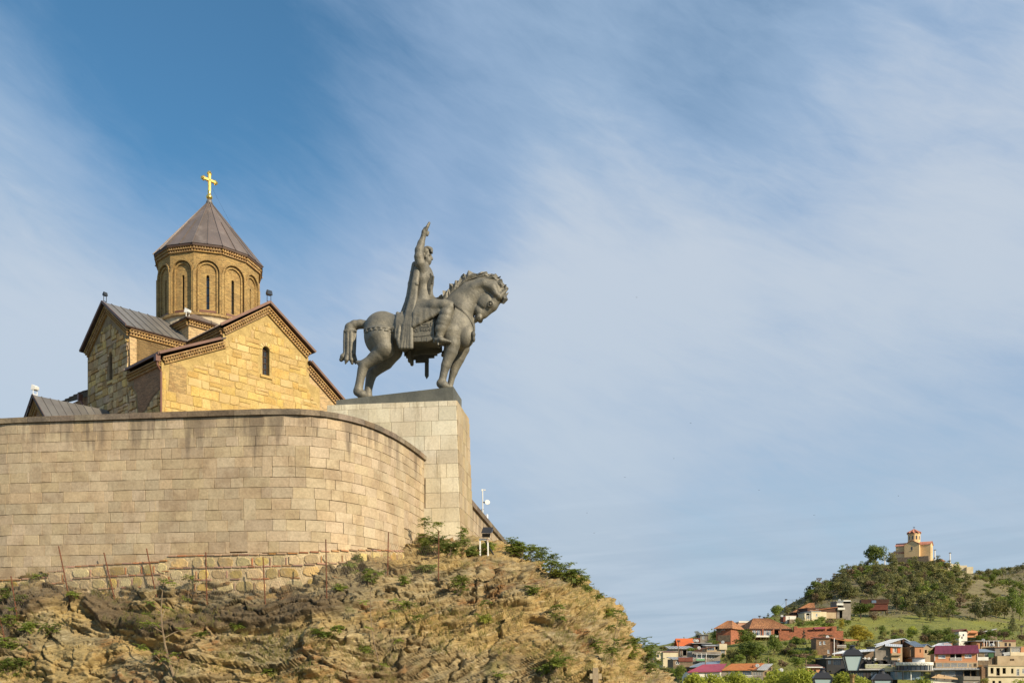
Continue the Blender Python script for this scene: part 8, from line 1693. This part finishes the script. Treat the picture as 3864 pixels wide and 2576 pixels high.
# ------------------------------------------------------------------ foreground: tree tops and street lamp
def street_tree(px, ytop, wpx, Y, label, seed):
    w = wpx * Y / F; top = at(px, ytop, Y); base = np.array([top[0], Y, -6.0]); rng = np.random.default_rng(seed); B_ = []; h = top[2] + 6; R0 = w / 2
    for k in range(24): a = rng.uniform(0, 6.28); q = R0 * .75 * math.sqrt(rng.uniform(0, 1)); zt = h - .55 - (q / R0) ** 2 * R0 * .55 - rng.uniform(0, 1.2); B_.append(((q * math.cos(a), q * math.sin(a), zt), (rng.uniform(.5, .95), rng.uniform(.5, .95), rng.uniform(.45, .8))))
    t = thing('street_tree', label, 'tree', base, 'yellow green street trees'); me = crown_mesh('crown', B_, 5200, .125, seed); me.materials.append(MT['bright']); part('crown', me, None, t)
    g = G(); g.tube([(0, 0, -.3), (.1, 0, h * .3), (.05, .1, h * .6), (0, 0, h * .85)], [.22, .17, .12, .05], 8)
    for k in range(9): a = rng.uniform(0, 6.28); z = h * rng.uniform(.4, .75); q = R0 * rng.uniform(.5, .8); g.tube([(0, 0, z), (q * .5 * math.cos(a), q * .5 * math.sin(a), z + .8), (q * math.cos(a), q * math.sin(a), h - 1.2)], [.08, .05, .02], 5)
    part('trunk', g, MTR, t, local=True, uv=False)
for i, (px, yt, w, Y, lb) in enumerate(((2660, 2522, 200, 82, 'yellow green street tree top at the left, nearest the rock'), (2770, 2530, 190, 84, 'second yellow green tree top from the left'), (2945, 2520, 150, 80, 'low yellow green tree top left of the left lantern'), (3012, 2512, 175, 76, 'tall yellow green tree top beside the left lantern'), (3185, 2526, 150, 74, 'yellow green tree top between left and middle lantern'), (3262, 2552, 110, 74, 'yellow green tree top between middle and right lantern'), (3474, 2556, 130, 90, 'small bright tree top below the round pavilion'), (3850, 2552, 150, 90, 'bright tree top in the lower right corner'), (2860, 2546, 110, 88, 'low bright tree top below the lowest row of houses'))): street_tree(px, yt, w, Y, lb, 300 + i)
lp = thing('street_lamp', 'black and brass street lamp with three square frosted lanterns', 'street lamp', (at(*K7(1490, 1400), 19.7)[0], 19.7, -6.0))
YL = 19.7; sL = YL / F * 500 / 2352.
def lantern(cx, ytop, dy=0.):
    c = at(*K7(cx, ytop), YL + dy); c = np.array([c[0], c[1], c[2]]); rot = R(45 - 14); k = sL
    sq = lambda r, z: [(r * math.sqrt(2) * math.cos(rot + math.pi / 2 * i), r * math.sqrt(2) * math.sin(rot + math.pi / 2 * i), z) for i in range(4)]
    W = lambda pts: [c + np.array(p) for p in pts]; rt, rb, re = 152 * k, 86 * k, 168 * k; z0, z1 = -450 * k, -190 * k
    ln = part('lantern', G().hexa(W(sq(rb * 1.1, z0 - 10 * k)) + W(sq(rb * 1.12, z0 + 4 * k))), M_BLACKM, lp)
    T_, B_ = W(sq(rt, z1)), W(sq(rb, z0)); g = G()
    for i in range(4): g.bar(B_[i], T_[i], 20 * k)
    g.hexa(W(sq(rt * 1.05, z1 - 4 * k)) + W(sq(rt * 1.08, z1 + 14 * k))); part('frame', g, M_BLACKM, ln)
    for i in range(4):
        a, b, d, e = B_[i], B_[(i + 1) % 4], T_[(i + 1) % 4], T_[i]; m = (a + b + d + e) / 4; n = nz(np.cross(b - a, e - a)); g = G(); pp = [m + (q - m) * .94 for q in (a, b, d, e)]; g.hexa([q - n * .003 for q in pp] + [q + n * .003 for q in pp]); part('glass_pane', g, M_LAMPGLASS, ln)
    g = G(); g.hexa(W(sq(re, z1 + 12 * k)) + W(sq(re * .98, z1 + 24 * k))); g.hexa(W(sq(re * .97, z1 + 24 * k)) + W(sq(98 * k, -80 * k))); g.hexa(W(sq(98 * k, -80 * k)) + W(sq(88 * k, -74 * k))); part('roof', g, M_BLACKM, ln)
    g = G(); g.lathe([(66 * k, -76 * k), (44 * k, -40 * k), (36 * k, -22 * k), (58 * k, -20 * k), (60 * k, -14 * k), (30 * k, 0), (8 * k, 8 * k)], c, 14); part('finial', g, M_BLACKM, ln, smooth=False)
    g = G()
    for i in range(4): a = rot + math.pi / 2 * i; g.tube([c + np.array([64 * k * math.cos(a), 64 * k * math.sin(a), z0 - 8 * k]), c + np.array([68 * k * math.cos(a), 68 * k * math.sin(a), z0 - 50 * k]), c + np.array([30 * k * math.cos(a), 30 * k * math.sin(a), z0 - 78 * k])], 7 * k, 5)
    g.tube([c + UP * (z0 - 5 * k), c + UP * (z0 - 80 * k)], 9 * k, 6); part('cage', g, M_BLACKM, ln); return c, z0
cL = []
for cx, yt, dy in ((1488, 862, 0), (955, 1268, -.05), (2010, 1290, .05)): cL.append(lantern(cx, yt, dy))
c, z0 = cL[0]; k = sL; b0 = c[2] + z0 - 66 * k; g = G(); cc_ = np.array([c[0], c[1], 0])
g.lathe([(58 * k, b0), (58 * k, b0 - 22 * k), (48 * k, b0 - 28 * k), (46 * k, b0 - 52 * k), (36 * k, b0 - 60 * k), (36 * k, b0 - 120 * k), (40 * k, b0 - 128 * k), (34 * k, b0 - 136 * k), (40 * k, b0 - 700 * k), (60 * k, b0 - 730 * k), (52 * k, -5.2), (130 * k, -5.2), (140 * k, -6.1)], cc_, 18); part('post', g, M_BRASS, lp, smooth=False)
for c2, z2 in cL[1:]:
    zb = c2[2] + z2 - 70 * k; g = G(); d = c2 - c; d[2] = 0; g.tube([np.array([c2[0], c2[1], zb]), np.array([c2[0], c2[1], zb - 60 * k]), cc_ + d * .8 + UP * (zb - 170 * k), cc_ + d * .4 + UP * (zb - 200 * k), cc_ + UP * (zb - 130 * k)], 14 * k, 7); part('arm', g, M_BRASS, lp, smooth=True)
# birds
for px, py, Y, lb in ((2543, 1729, 140, 'tiny bird right of the pedestal, at half its height'), (2606, 1596, 180, 'tiny bird in the middle of the sky right of the plinth'), (2402, 1122, 160, 'tiny bird level with the horse head, highest of all'), (2864, 1848, 200, 'tiny bird in the sky left above the wooded hill'), (3072, 1943, 200, 'tiny bird nearest the hilltop church on its left'), (2358, 1800, 150, 'tiny bird right of the antenna dish, upper one'), (2215, 1934, 120, 'tiny bird above the crest shrubs'), (2242, 2010, 110, 'tiny bird lowest over the right shoulder of the rock'), (3390, 1870, 220, 'tiny bird straight above the hilltop church')):
    c = at(px, py, Y); s = Y / F * 4.2; b = thing('bird', lb, 'bird', c, 'birds in the sky', rz=RNG.uniform(0, 3)); g = G(); g.ball((0, 0, 0), (s * .5, s * .16, s * .15), 6); part('body', g, M_BLACK, b, local=True)
    for sd in (1, -1): g = G(); g.prism([(-.15 * s, 0, .02), (.2 * s, 0, .02), (.05 * s, sd * .6 * s, .28 * s), (-.2 * s, sd * 1.1 * s, .12 * s)], (0, 0, .03 * s)); part('wing', g, M_BLACK, b, local=True)
# power lines
def wire(a, b, sag, label):
    pts = [a + (b - a) * f - UP * sag * 4 * f * (1 - f) for f in np.linspace(0, 1, 9)]; g = G(); g.tube(pts, .035, 3); single('power_line', g, M_BLACK, label, 'cable', a, 'power lines')
wire(at(*K6(1664, 328), 430), at(*K9(330, 600), 545), 3, 'thin power line from the skyline pole up the hill'); wire(at(*K6(1664, 328), 430), at(*K6(1369, 512), 400), 2, 'thin power line from the skyline pole down to the villa')
